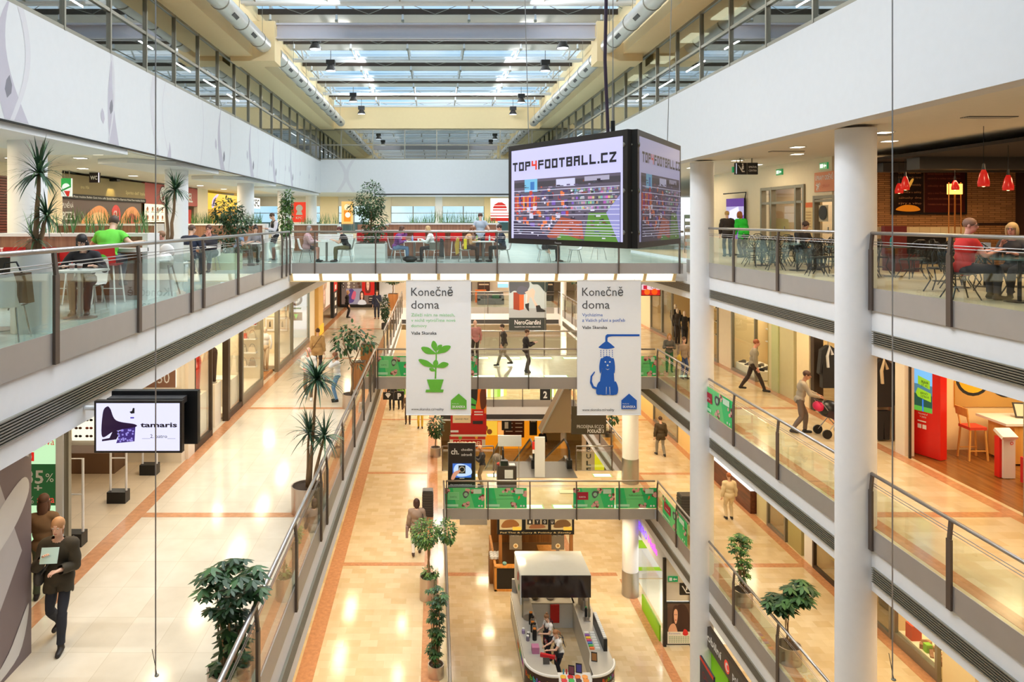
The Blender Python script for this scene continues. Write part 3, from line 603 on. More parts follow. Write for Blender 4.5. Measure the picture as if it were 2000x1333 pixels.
doorframe('door_1', 22.85, 25.9, 1.15, mull=(23.4, 25.1)); doorframe('door_2', 21.1, 22.3, .75, m=mat('olive_grey_frame', P(150, 144, 128), .5))
def sgn(name, label, P0, U, V, els, m, **k): return panel(name, label, k.pop('cat', 'sign'), P0, U, V, els, m, **k)
sgn('tailor_sign', 'orange tailoring sign with white capitals and scissors over a doorway', (CX-.03, 22.25, .86), (0, -1.1, 0), (0, 0, .6), [('text', 'ÚPRAVY ODĚVŮ', .05, .6, .24, WHT, .9, .01), ('text', '✂', .1, .12, .3, WHT, None), ('poly', [(.1, .1), (.14, .1), (.24, .42), (.2, .42)], WHT), ('poly', [(.08, .35), (.26, .24), (.26, .28), (.09, .4)], WHT), ('text', 'OPRAVY', .4, .2, .16, col(196, 96, 60), .4)], col(222, 140, 100))
sgn('tailor_board', 'narrow orange and cream price board beside the tailor doorway', (CX-.03, 22.78, -1.0), (0, -.42, 0), (0, 0, 1.55), [('rect', 0, .9, 1, 1, col(222, 110, 50)), ('rect', 0, 0, 1, .1, col(232, 140, 60))]+[('rect', .1, .2+.06*i, .85, .215+.06*i, col(200, 160, 110)) for i in range(11)], col(232, 206, 150))
sgn('round_door_sign', 'round dark sticker on the tailor doorway', (CX-.05, 21.95, -.05), (0, -.5, 0), (0, 0, .5), [('text', '500', .25, .4, .2, INK, .5)], mat('door_board', P(200, 190, 165), .5), thick=.01)
b = MB(); b.tube([(CX-.075, 21.7, .22), (CX-.06, 21.7, .22)], .22, INK, 28); tag(b.build('round_sticker'), 'round black disc stuck on the door under the tailoring sign', 'sticker'); 
EXG = glow(30, 130, 70, .9)
for nm, y in (('green exit sign above the tailoring sign', 21.7), ('green exit sign above the glass corridor door', 24.5)):
    sgn('exit_sign', nm, (CX-.05, y+.22, 1.54), (0, -.42, 0), (0, 0, .2), [('rect', .08, .2, .5, .8, glow(235, 255, 235, 1)), ('poly', [(.55, .5), (.7, .85), (.7, .62), (.92, .62), (.92, .38), (.7, .38), (.7, .15)], glow(235, 255, 235, 1))], EXG, thick=.05)
t = sgn('hanging_direction_sign', 'pair of hanging black signs, a white escalator figure and two words', at(1437, 341, 22)[:2]+(1.40,), (.68, 0, 0), (0, 0, .36), [('rect', .02, .06, .04, .94, glow(240, 240, 255, 1.4)), ('poly', [(.1, .8), (.14, .8), (.32, .3), (.4, .3), (.4, .2), (.28, .2)], WHT), ('poly', [(.26, .4), (.36, .45), (.36, .75), (.3, .8), (.27, .6)], WHT), ('circ', .31, .86, .07, WHT), ('rect', .495, 0, .515, 1, ALU), ('text', 'SPRÁVA', .58, .55, .17, WHT, .36, .01), ('text', 'CENTRA', .58, .25, .17, WHT, .36, .01)], BLACK, thick=.12)
b = MB(); 
for dx in (.16, .52): x, y, z = at(1437, 341, 22); b.tube([(x+dx, 22.06, 1.76), (x+dx, 22.06, 1.905)], .02, ALU, 6)
b.build('hanger', t)
b = MB(); x, y, z = at(1431, 330, 22.6); b.box(x, 22.6, 1.5, x+.28, 22.68, 1.68, EXG); b.tube([(x+.14, 22.64, 1.68), (x+.14, 22.64, 1.905)], .012, ALU, 6); tag(b.build('exit_sign'), 'small green exit sign behind the hanging black escalator sign', 'sign')
area(13.0, 26, 1.8, .8, 3, 70, (1, .9, .75)); area(13.0, 22.4, 1.8, .8, .8, 30, (1, .9, .7))  # lamps added out of view to brighten the corridor behind the doors
# screen and rack by the corridor wall
t = thing('advert_screen', 'upright purple advertising screen with folding arms on the corridor wall', 'screen', (11.6, 27.5, -.8))
panel('x', None, None, (11.45, 28.2, -.72), (.22, -1.1, 0), (0, 0, 1.55), [('rect', 0, .8, 1, 1, glow(90, 50, 140, 1)), ('poly', [(.1, .1), (.9, .2), (.7, .8), (.2, .7)], glow(225, 225, 255, 1.1)), ('poly', [(.5, 0), (1, 0), (1, .6), (.8, .5)], glow(120, 70, 170, 1))], glow(180, 170, 215, 1), .08, BLACK, parent=t)
b = MB(); b.tube([(11.5, 27.7, -.8), (11.55, 27.7, F3R+.03)], .04, BLACK, 8); b.box(11.3, 27.4, F3R, 11.75, 28.0, F3R+.04, BLACK); b.tube([(11.3, 28.1, 1.02), (11.75, 27.1, 1.05), (11.72, 27.3, .4)], .025, BLACK, 6); b.build('stand', t)
b = MB()
for x in (10.3, 10.9): b.tube([(x, 29.6, F3R), (x, 29.6, .2)], .02, ALU, 6)
for i in range(5): b.box(10.3, 29.55, F3R+.3+i*.28, 10.9, 29.65, F3R+.46+i*.28, col(200-i*14, 170, 160))
tag(b.build('leaflet_rack'), 'metal leaflet rack behind the dark jacketed visitor', 'rack')
panel('wall_poster', 'tall framed black and white poster at the end of the corridor wall', 'poster', (11.72, 32.2, -.9), (0, -1.2, 0), (0, 0, 2.0), [('poly', [(.1, .45), (.9, .75), (.9, .95), (.2, .6)], col(60, 90, 60)), ('poly', [(0, .1), (.8, .3), (.7, .42), (0, .3)], INK)], WHT, .05, ALU, .05)
BRICK = tiles('split_stone_brick', P(196, 142, 92), P(164, 116, 74), .34, .06, P(110, 76, 48), .8, .5, msize=.008)
for nn in [n for n in BRICK.node_tree.nodes if n.type == 'TEX_COORD']:
    mp = BRICK.node_tree.nodes.new('ShaderNodeMapping'); mp.inputs['Rotation'].default_value = (PI/2, 0, 0)
    for lk in list(BRICK.node_tree.links):
        if lk.from_node == nn and lk.to_node.type == 'TEX_BRICK': BRICK.node_tree.links.remove(lk)
    BRICK.node_tree.links.new(nn.outputs['Object'], mp.inputs['Vector']); BRICK.node_tree.links.new(mp.outputs['Vector'], [n for n in BRICK.node_tree.nodes if n.type == 'TEX_BRICK'][0].inputs['Vector'])
wallbox('wall_brick', CX+.25, 21.0, F3R, 17.0, 21.3, 1.62, BRICK); wallbox('wall_brick', 17.0, 10, F3R, 17.3, 21.3, 1.62, mat('cafe_dark_wall', P(60, 36, 26), .7))
wallbox('wall_cafe', 12.0, 4, 1.62, 17.3, 21.3, 1.7, mat('cafe_dark_ceiling', P(44, 36, 32), .8))
b = MB(); b.box(12.5, 20.0, 1.35, 17, 20.4, 1.6, DGREY); b.box(12.3, 18.2, 1.3, 17, 18.7, 1.6, DGREY); struct(b.build('beam_duct'))
b = MB(); b.box(15.4, 20.9, -.15, 17.0, 21.0, -.08, mat('cafe_shelf', P(52, 30, 22), .5)); b.box(15.4, 20.93, F3R, 17, 21, -.15, BRICK); struct(b.build('trim_5'))
els = [('rect', .42, 0, 1, 1, mat('menu_red', P(70, 20, 18), .3)), ('rect', .415, 0, .43, 1, col(110, 80, 60))]
rr = random.Random(3)
words = ['Čerstvá italská káva', 'čokoláda a horké nápoje', 'domácí limonády', 'sendviče a saláty', 'zákusky dne', 'sýry a víno']
for i, y in enumerate((.84, .74, .58, .42, .3, .18)): els += [('text', words[i], .06, y, .045, col(190, 140, 100), .32), ('text', words[(i+2) % 6]+' '+words[(i+3) % 6], .47, y-.02, .04, col(170, 100, 80), .46)]
els += [('blob', [(.02, .06), (.14, .16), (.3, .14), (.36, .05), (.2, .02)], glow(220, 120, 20, .7)), ('blob', [(.16, .5), (.2, .5), (.27, .7), (.24, .72)], glow(230, 160, 60, .7))]
panel('cafe_menu_board', 'wide dark framed menu board on the brick cafe wall', 'menu board', (13.4, 20.94, .22), (2.08, 0, 0), (0, 0, 1.35), els, mat('menu_dark', P(40, 22, 18), .25), .05, BLACK, .06)
b = MB(); b.box(12.9, 20.5, F3R, 15.4, 20.98, -.2, tiles('pale_stone', P(226, 206, 166), P(206, 186, 146), .3, .1, P(150, 130, 100), .8)); b.box(13.2, 20.48, F3R+.1, 14.6, 20.6, -.38, BLACK); tag(b.build('fireplace'), 'pale stone fireplace with a black opening under the menu board', 'fireplace')
def pendant(px, py, Y, label, h=.32):
    x, y, z = at(px, py, Y); t = thing('pendant_lamp', label, 'lamp', (x, y, z-h/2), 'red glass pendants in the cafe')
    b = MB(); b.tube([(x, y, z+h/2), (x, y, 1.63 if x > 12 else 1.905)], .006, BLACK, 5); b.build('cord', t); b = MB(); b.lathe([(.018, h/2+.12), (.03, h/2), (.03, h/2-.03)], x, y, BLACK, 10, z); b.build('socket', t)
    b = MB(); b.lathe([(.035, h/2), (.07, h/4), (.105, -h/4), (.1, -h/2), (.085, -h/2)], x, y, mat('red_glass', P(206, 40, 36), .2, emit=.6, ecol=P(230, 40, 30)), 16, z); ls_ = b.build('lamp_shade', t, True); b = MB(); b.ell((x, y, z-h/2+.04), .05, glow(255, 220, 150, 5)); b.build('bulb', ls_)
for px, py, Y, l, h in ((1921, 348, 14.5, 'larger red pendant, second from the frame edge', .34), (1969, 357, 15.5, 'red pendant hanging nearest the frame edge', .33), (1768, 358, 19.0, 'red pendant hanging over the dark half of the menu board, the upper of two', .36), (1756, 368, 19.8, 'red pendant over the menu board, the lower and smaller of two', .28), (1865, 362, 19.4, 'red pendant beside the tall wooden lantern lamp', .26)): pendant(px, py, Y, l, h)
t = thing('lantern_lamp', 'tall twin lantern floor lamp on thin wooden legs before the menu board', 'lamp', (14.1, 19.5, F3R))
for i, x in enumerate((14.03, 14.2)):
    b = MB(); b.box(x-.075, 19.4, .70, x+.075, 19.55, .98, mat('lantern_paper', P(250, 205, 110), .5, emit=2.2, ecol=P(255, 200, 90))); b.build('lamp_shade', t)
    for dx in (-.085, .085): b = MB(); b.bar((x+dx, 19.47, F3R), (x+dx*.9, 19.47, 1.02), .02, .02, wood('lantern_wood', P(180, 110, 50), P(210, 140, 70))); b.build('leg', t)
area(14.5, 15, 1.55, 1.5, 1.5, 160, (1, .66, .36)); area(14.5, 19.3, 1.55, 3, .5, 90, (1, .66, .36), rx=-.5)
# ---- level 2, leaf wall side: hoarding, sunglasses shop, show windows
SX = -6.35
HOARD = mat('hoarding_mauve', P(128, 112, 114), .5)
els = [('poly', [(0, .0), (.55, 0), (.80, .35), (.80, .72), (.64, 1), (0, 1)], mat('hoarding_dark', P(104, 86, 90), .5)), ('poly', [(.62, 0), (.86, .45), (.74, 1), (.88, 1), (.97, .5), (.8, 0)], col(196, 190, 192)),
       ('blob', [(.80, .48), (.93, .6), (.99, .74), (.97, .82), (.88, .7)], col(222, 218, 216)), ('blob', [(.86, .02), (.93, .1), (.99, .24), (.96, .05)], col(222, 218, 216)), ('poly', [(.9, 1), (.99, .9), (.99, 1)], col(214, 208, 206))]
panel('hoarding', 'mauve hoarding printed with grey ribbons and pale leaves, closing a shop unit', 'hoarding', (-5.69, 2.2, F2), (0, 7.9, 0), (0, 0, 3.1), els, HOARD, .6)
wallbox('wall_shop', -11, 18.0, F2, SX-.02, 18.25, -2.95, mat('optic_wall', P(240, 228, 206), .6)); wallbox('wall_shop', -12.2, 4, F2, -12, 60, -2.95, mat('shop_back', P(242, 226, 196), .6))
b = MB(); b.box(-12, 2, F2, SX-.02, 18, F2+.006, SHOPTILE); struct(b.build('floor_shop'))
els = [('rect', 0, 0, 1, 1, glow(196, 240, 190, 1)), ('rect', 0, .3, 1, .58, glow(40, 84, 44, .8)), ('rect', .02, .6, .42, .66, glow(214, 40, 30, 1)), ('text', 'NEBO', .05, .61, .04, WHT, .32),
       ('text', '-35', .03, .45, .09, WHT, .62, .02), ('text', '%', .7, .46, .06, WHT, .2), ('text', '+', .42, .395, .05, WHT, .2, .02), ('text', '0', .03, .31, .08, WHT, .2, .02), ('text', '%', .26, .315, .05, WHT, .16), ('text', 'sleva', .5, .32, .05, glow(230, 70, 60, 1), .42),
       ('text', '5', .02, .7, .09, INK, .2, .02), ('text', '% sleva', .26, .71, .05, glow(200, 60, 50, 1), .66), ('text', '0% sleva', .03, .1, .08, INK, .8), ('text', '10 % sleva', .03, .86, .07, INK, .85)]
t = panel('sale_light_box', 'green lit sale panel with percent figures at the sunglasses shop entrance', 'poster', (-7.35, 12.6, F2+.3), (.72, 0, 0), (0, 0, 2.6), els, glow(200, 240, 200, 1), .1, ALU)
b = MB(); b.box(-6.62, 12.5, F2, -6.5, 12.7, -2.95, PANEL); b.box(-6.5, 12.55, F2, -6.42, 12.65, -2.95, ALU); struct(b.build('door_3'))
def gate(x, y, label):
    t = thing('security_gate', label, 'security gate', (x, y, F2), 'anti-theft gates at the sunglasses shop')
    b = MB(); b.tube([(x-.17, y, F2+.25), (x-.17, y, F2+1.62), (x+.17, y, F2+1.62), (x+.17, y, F2+.25)], .025, WHITE, 8); b.tube([(x-.17, y, F2+.95), (x+.17, y, F2+.95)], .015, WHITE, 6); b.build('frame', t)
    b = MB(); b.box(x-.2, y-.12, F2, x+.2, y+.12, F2+.25, BLACK); b.build('base', t)
gate(-6.78, 13.45, 'white security gate nearest the sale panel'); gate(-6.85, 15.5, 'white security gate in the middle of the shop entrance'); gate(-6.85, 17.2, 'white security gate farthest along the shop entrance')
t = thing('sunglasses_display', 'lit wall display of sunglasses in rows at the back of the optician', 'display', (-8.9, 17.8, F2+.5))
for i, x in enumerate((-9.75, -9.05, -8.35)):
    b = MB(); b.box(x, 17.86, F2+.6, x+.6, 17.98, F2+1.9, glow(255, 248, 226, 1.1)); b.build('lit_panel', t)
    g = MB()
    for r in range(6):
        for c_ in range(2):
            for q in (-.05, .05): g.ell((x+.17+c_*.27+q, 17.83, F2+.72+r*.2), (.045, .01, .032), [INK, col(90, 50, 30), col(160, 60, 40)][(r+c_) % 3], 8, 5)
    g.build('eyewear', t)
b = MB(); b.box(-10.2, 17.2, F2, -7.7, 17.8, F2+.5, col(120, 90, 66)); b.build('counter', t)
panel('round_label_poster', 'white and brown sale panel with a small red tag above the hanging shop screen', 'poster', (-7.25, 17.95, F2+1.9), (.75, 0, 0), (0, 0, 1.1), [('rect', 0, .0, 1, .42, col(150, 110, 90)), ('rect', .35, .44, .62, .52, glow(214, 50, 36, 1)), ('text', '30', .4, .1, .26, WHT, .4), ('text', '5 % slevy', .1, .62, .1, INK, .8)], glow(255, 248, 238, 1), .04)
b = MB(); b.box(-7.4, 17.9, F2+.35, -6.6, 17.96, F2+.62, col(210, 210, 200)); tag(b.build('picture_row'), 'low white picture strip on the optician wall under the hanging screen', 'display')
# show windows along X = SX
PALE = mat('shop_lit_wall', P(255, 240, 212), .7)
def shopwin(y0, y1, label, fm=ALU, sill=.18, depth=1.4, back=None):
    t = thing('show_window', label, 'shop window', (SX, (y0+y1)/2, F2)); z1 = -2.92
    b = MB(); b.box(SX-.05, y0, F2, SX+.05, y0+.08, z1, fm); b.box(SX-.05, y1-.08, F2, SX+.05, y1, z1, fm); b.box(SX-.046, y0+.08, F2, SX+.046, y1-.08, F2+sill, fm); b.box(SX-.046, y0+.08, z1-.1, SX+.046, y1-.08, z1, fm); fr_ = b.build('frame', t)
    b = MB(); b.box(SX-.006, y0+.08, F2+sill, SX+.006, y1-.08, z1-.1, SHOPGLASS); b.build('glass_pane', fr_)
    b = MB(); b.box(SX-depth, y0, F2+.05, SX-.08, y1, F2+sill, mat('window_deck', P(250, 238, 216), .6)); b.build('deck', t)
    b = MB(); b.box(SX-depth, y1-.04, F2+.05, SX-.08, y1+.02, z1, PALE if back is None or back is PALE else back); b.build('side_panel', t)
    if back: b = MB(); b.box(SX-depth-.06, y0, F2, SX-depth, y1, z1, back); b.build('back_panel', t)
    return t
PALE = mat('shop_lit_wall', P(255, 240, 212), .7)
wallbox('wall_pier', SX-.4, 18.26, F2, SX+.06, 18.75, -2.92, mat('pier_white', P(238, 226, 208), .5))
shopwin(18.8, 20.3, 'show window holding the mannequin in bright clothes', DARKFRAME, back=PALE); shopwin(21.95, 23.45, 'show window beside the dark brown post with a white plinth', DARKFRAME, back=PALE)
shopwin(23.5, 26.3, 'show window with shelves of handbags', ALU, .3, back=PALE); shopwin(29.0, 31.7, 'show window with two framed pictures', ALU, .2, back=PALE); shopwin(31.8, 36, 'bright white show window of the eyewear shop', ALU, .2, back=col(240, 250, 255))
wallbox('wall_pier', SX-.1, 21.72, F2, SX+.08, 21.93, -2.92, DARKFRAME); wallbox('wall_pier', SX-.1, 28.75, F2, SX+.06, 28.98, -2.92, ALU); wallbox('wall_pier', SX-.4, 36, F2, SX+.05, 37.5, -2.92, PALE)
for y in (19.5, 22.5, 24.8, 27.3, 30.2): area(SX-.8, y, -2.98, 1.0, 1.0, 45, (1, .86, .62))
for y in (33.5,): area(SX-.8, y, -2.98, 1.0, 2.5, 80, (.95, 1, 1))
def mannequin(x, y, z, top, legs, label, half=False, rz=0.0, skin=None):
    s = skin or mat('mannequin_shell', P(230, 210, 186), .4); t = thing('mannequin', label, 'mannequin', (x, y, z))
    b = MB()
    b.lathe([(.16, 0), (.16, .015)], x, y, STEEL, 18, z); b.build('stand', t)
    b = MB()
    for sx in (-1, 1): b.tube([(x+sx*.07, y, z+.03), (x+sx*.075, y, z+.5), (x+sx*.085, y, z+.9)], .05, legs, 10, .085)
    b.ell((x, y, z+.93), (.17, .12, .14), legs); b.build('legs', t, True)
    if not half:
        b = MB(); b.ell((x, y, z+1.12), (.15, .1, .2), top, 12, 8); b.ell((x, y, z+1.32), (.19, .12, .17), top, 12, 8)
        for sx in (-1, 1): b.tube([(x+sx*.2, y, z+1.42), (x+sx*.26, y-.03, z+1.12), (x+sx*.24, y-.12, z+.88)], .05, top, 8, .035)
        b.build('clothing', t, True); b = MB(); b.ell((x, y, z+1.62), (.08, .1, .12), s); b.tube([(x, y, z+1.42), (x, y, z+1.56)], .05, s); b.build('head', t, True)
    return t
def plinth(x0, y0, x1, y1, z, h, label, m=None):
    b = MB(); b.box(x0, y0, z, x1, y1, z+h, m or mat('white_plinth', P(250, 240, 222), .5)); return tag(b.build('display_plinth'), label, 'plinth')
plinth(-7.0, 19.65, -6.45, 20.22, F2+.19, 1.1, 'tall white plinth under the mannequin in bright clothes'); mannequin(-6.68, 19.95, F2+1.29, col(236, 214, 186), col(190, 40, 30), 'mannequin in a cream top and red trousers behind the show window glass')
plinth(-6.95, 21.05, -6.47, 21.65, F2, 1.25, 'white plinth in the shop doorway under the leggings dummy'); mannequin(-6.66, 21.38, F2+1.25, INK, mat('leggings_brown', P(66, 44, 34), .6), 'half mannequin in dark brown leggings on a plinth in the doorway', True)
plinth(-7.2, 22.7, -6.45, 23.38, F2+.19, .85, 'white plinth with a draped cloth beside the dark brown post')
SH = mat('bag_beige', P(226, 206, 176), .5)
for i in range(4):
    b = MB(); b.box(-7.4, 25.98, F2+.75+i*.5, -6.5, 26.25, F2+.79+i*.5, WHT); tag(b.build('wall_shelf'), 'white shelf holding handbags, %s in the window' % ['lowest', 'second lowest', 'second highest', 'highest'][i], 'shelf')
    for j in range(2):
        x = -6.98+j*.32; t = thing('handbag', 'handbag standing on a white shelf in the show window', 'bag', (x, 26.1, F2+.79+i*.5), 'handbags on the window shelves'); mm = [SH, col(120, 100, 80), col(200, 60, 40), col(190, 180, 160)][(i*3+j) % 4]
        b = MB(); b.prism([(x-.13, F2+.79+i*.5), (x+.13, F2+.79+i*.5), (x+.1, F2+.97+i*.5), (x-.1, F2+.97+i*.5)], 'y', 26.03, 26.17, mm); bb_ = b.build('bag_body', t)
        b = MB(); b.tube([(x+.09*math.cos(a), 26.1, F2+.96+i*.5+.13*math.sin(a)) for a in np.linspace(0, PI, 7)], .008, DGREY, 5); b.build('handle', bb_)
for i, (y, z) in enumerate(((-7.5, F2+2.1), (-6.95, F2+2.1), (-7.5, F2+1.2), (-6.95, F2+1.2))):
    panel('framed_picture', 'framed print in the show window, %s' % ['upper one next to the doorway', 'upper one next to the bright white window', 'lower one next to the doorway', 'lower one next to the bright white window'][i], 'picture', (y, 31.63, z), (.42, 0, 0), (0, 0, .6), [('rect', .15, .15, .85, .85, col(210, 196, 170)), ('poly', [(.4, .3), (.6, .3), (.55, .7), (.5, .75), (.42, .6)], col(90, 80, 70))], WHT, .04, col(190, 176, 150), .03)
plinth(-7.6, 27.3, -6.5, 28.7, F2, .12, 'low wooden step in the white lit doorway', wood('step_wood', P(170, 110, 60), P(200, 140, 84)))
mannequin(-6.75, 28.45, F2+.12, WHT, col(210, 190, 160), 'white dressed mannequin on the step in the bright doorway')
t = panel('eyewear_wall', 'round black eyewear emblem and green arrow on the bright shop wall', 'display', (-7.5, 35.93, F2+.6), (1.05, 0, 0), (0, 0, 2.3), [('circ', .5, .66, .14, INK), ('circ', .5, .66, .09, WHT), ('circ', .5, .66, .04, INK), ('rect', .2, .2, .8, .38, INK), ('poly', [(.4, .34), (.6, .34), (.5, .23)], glow(40, 200, 60, 1.2)), ('rect', .3, .85, .75, .88, INK), ('rect', .3, .45, .75, .48, col(40, 120, 60))], glow(245, 250, 255, 1), .05)
# farther along: yellow lit column, poster wall, big framed billboard with faces
wallbox('wall_pier', SX-.5, 37.5, F2, SX+.25, 39.0, -2.2, mat('amber_pier', P(236, 190, 110), .5)); b = MB(); b.box(SX-.45, 37.55, F2+.02, SX+.3, 38.95, F2+.5, mat('amber_glow', P(255, 190, 40), .5, emit=.8)); struct(b.build('trim_6'))
def face(cx, cyy, s, skin, hair, lips=None):
    A = .62
    return [('blob', [(cx-.62*s*A, cyy-.7*s), (cx-.66*s*A, cyy+.3*s), (cx-.3*s*A, cyy+.72*s), (cx+.3*s*A, cyy+.72*s), (cx+.66*s*A, cyy+.3*s), (cx+.62*s*A, cyy-.7*s)], hair),
            ('blob', [(cx-.36*s*A, cyy-.05*s), (cx-.34*s*A, cyy+.36*s), (cx, cyy+.52*s), (cx+.34*s*A, cyy+.36*s), (cx+.36*s*A, cyy-.05*s), (cx+.2*s*A, cyy-.4*s), (cx, cyy-.52*s), (cx-.2*s*A, cyy-.4*s)], skin),
            ('rect', cx-.24*s*A, cyy+.1*s, cx-.08*s*A, cyy+.15*s, INK), ('rect', cx+.08*s*A, cyy+.1*s, cx+.24*s*A, cyy+.15*s, INK), ('rect', cx-.12*s*A, cyy-.28*s, cx+.12*s*A, cyy-.22*s, lips or glow(190, 40, 40, .9))]
SK = glow(236, 180, 146, .9)
els = [('rect', .62, .22, 1, .6, glow(196, 30, 24, 1)), ('rect', .14, .03, .62, .36, glow(150, 140, 150, .9)), ('blob', [(.16, .08), (.2, .3), (.32, .36), (.4, .26), (.36, .08)], glow(84, 66, 116, .9)), ('blob', [(.3, .16), (.36, .3), (.44, .28), (.4, .14)], glow(206, 90, 110, .9)), ('rect', 0, 0, 1, .03, INK)]
rr = random.Random(9)
for i in range(16): els += [('circ', .06+.16*(i % 4)+rr.uniform(-.02, .02), .40+.07*(i//4), .032, [INK, glow(206, 180, 150, 1), glow(120, 100, 80, .9), glow(90, 60, 44, .8)][i % 4])]
els += [('circ', .06+.16*(i % 4), .40+.07*(i//4), .014, glow(190, 170, 150, .9)) for i in range(0, 16, 2)]
els += face(.8, .42, .19, SK, glow(120, 40, 30, .8))+face(.62, .2, .15, SK, glow(70, 36, 24, .8))+[('blob', [(.5, .03), (.54, .11), (.62, .13), (.72, .1), (.74, .03)], glow(214, 206, 200, .9)), ('rect', .82, .06, .97, .2, glow(40, 30, 34, .8)), ('rect', .84, .15, .95, .165, WHT), ('rect', .84, .11, .95, .12, WHT)]
panel('beauty_billboard', 'big black framed beauty billboard with two women faces at the end of the walkway', 'billboard', at(667, 598, 50)[:2]+(F2+.12,), (2.3, 0, 0), (0, 0, 3.3), els, glow(120, 98, 86, .8), .2, BLACK, .12)
els = [('rect', 0, 0, 1, 1, glow(230, 206, 180, .9))]+face(.5, .72, .34, SK, glow(190, 150, 110, .8))+face(.4, .3, .3, SK, glow(170, 130, 90, .8), glow(200, 60, 60, .9))+[('rect', 0, .0, 1, .06, glow(150, 100, 70, .8))]
panel('beauty_poster', 'pale poster of two faces beside the amber lit pier', 'poster', (SX+.02, 39.3, F2+.9), (0, 3.8, 0), (0, 0, 2.7), els, glow(230, 206, 180, .9), .1, BLACK)
els = [('rect', 0, .45, 1, .9, col(204, 30, 26))]+[('rect', .3, .06+.14*i, .7, .14+.14*i, WHT) for i in range(6)]
panel('red_white_column', 'black column poster with red field and white letters by the billboard', 'poster', (SX+.05, 44.5, F2), (0, 1.6, 0), (0, 0, 3.6), els, INK, .2)
wallbox('wall_far_shop', -12, 51, F2, -3.4, 51.3, -2.2, mat('far_shop_brown', P(150, 100, 70), .6)); wallbox('wall_far_shop', -3.4, 54.5, F2, 9, 54.8, -2.2, mat('far_shop_cream', P(230, 214, 190), .7)); 
wallbox('wall_stripes', -3.95, 50.6, F2, -2.9, 50.9, -2.2, col(225, 230, 240))
# far floor: sofas, stools and dark boxes behind the far railing
def sofa(x, y, z, w, m, label, cm):
    t = thing('sofa', label, 'sofa', (x, y, z)); b = MB(); b.box(x-w/2, y-.4, z+.02, x+w/2, y+.4, z+.42, m); b.build('seat', t); b = MB(); b.box(x-w/2, y+.25, z+.4, x+w/2, y+.45, z+.82, m); b.build('backrest', t)
    for s in (-1, 1): b = MB(); b.box(x+s*(w/2-.1)-.1, y-.4, z+.3, x+s*(w/2-.1)+.1, y+.4, z+.6, m); b.build('armrest', t)
    b = MB(); b.obox((x+w*.2, y-.05, z+.55), (.5, .2, .3), cm, rx=.3); b.build('cushion', t)
x, y, z = at(958, 590, 52.0); sofa(x, 52.0, F2, 1.9, col(84, 84, 86), 'dark grey sofa with a green cushion behind the far railing', col(60, 110, 80))
x, y, z = at(939, 570, 53.2)
b = MB(); b.box(x-.4, 53, F2, x+.4, 53.6, F2+.9, col(226, 110, 30)); tag(b.build('orange_stool'), 'orange box seat behind the dark grey sofa', 'stool')
b = MB(); b.box(x+.5, 52.9, F2, x+1.1, 53.4, F2+.5, col(214, 40, 36)); tag(b.build('red_pouf'), 'small red pouf beside the orange box seat', 'pouf')
t = panel('shop_screen', 'small pale blue screen hanging above the far railing', 'screen', at(972, 562, 50.6), (.75, 0, 0), (0, 0, .9), [('rect', 0, 0, 1, .3, glow(150, 205, 240, 1.1)), ('rect', .1, .5, .4, .54, glow(90, 150, 220, 1))], glow(236, 246, 255, 1.2), .06, ALU); b = MB(); x, y, z = at(972, 562, 50.6); b.tube([(x+.37, 50.63, z+.9), (x+.37, 50.63, -2.13)], .015, ALU, 6); b.build('hanger', t)
for i, (px, w_, m_) in enumerate(((1075, .5, INK), (945, .9, col(70, 46, 34)), (915, .5, col(60, 36, 40)))):
    x, y, z = at(px, 560, 53.9); b = MB(); b.box(x-w_/2, 53.9, F2, x+w_/2, 54.4, -2.3, m_); b.box(x-w_/2+.08, 53.88, F2+1.2, x+w_/2-.08, 53.9, F2+1.3, SH); tag(b.build('display_cabinet'), ['tall black cabinet in the far shop beside the boots banner', 'brown cabinet in the far shop above the orange box seat', 'dark cabinet in the far shop next to the green plant banner'][i], 'cabinet')
# ---- level 2, screen side (shop line X = 12.1)
RX = 12.1
wallbox('wall_shop', 15.5, 20.0, F2, 15.7, 62, -2.7, mat('right_shop_back', P(236, 206, 150), .7))
def rwin(y0, y1, zf, label, fm=ALU, h=3.2, sill=.12, x=RX):
    t = thing('show_window', label, 'shop window', (x, (y0+y1)/2, zf))
    b = MB(); b.box(x-.05, y0, zf, x+.05, y0+.09, zf+h, fm); b.box(x-.05, y1-.09, zf, x+.05, y1, zf+h, fm); b.box(x-.046, y0+.09, zf, x+.046, y1-.09, zf+sill, fm); b.box(x-.046, y0+.09, zf+h-.1, x+.046, y1-.09, zf+h, fm); fr_ = b.build('frame', t)
    b = MB(); b.box(x-.006, y0+.09, zf+sill, x+.006, y1-.09, zf+h-.1, SHOPGLASS); b.build('glass_pane', fr_)
    b = MB(); b.box(x+.08, y1-.04, zf, x+1.6, y1+.02, zf+h, mat('right_side_panel', P(246, 222, 170), .7)); b.build('side_panel', t); return t
def pier(y0, y1, zf, m, x=RX, h=3.3, d=.3): return wallbox('wall_pier', x, y0, zf, x+d, y1, zf+h, m)
OLV = mat('olive_door', P(176, 166, 110), .5); OLV2 = mat('olive_pale', P(206, 200, 160), .5); AMB = mat('amber_shop_wall', P(220, 160, 80), .6)
rwin(27.0, 29.2, F2, 'shoe shop window with shoes on the white deck'); pier(29.2, 30.6, F2, mat('shoe_white', P(250, 236, 206), .5)); rwin(30.6, 32.5, F2, 'shoe shop doorway glass beside the tall white column'); pier(32.5, 33.2, F2, AMB)
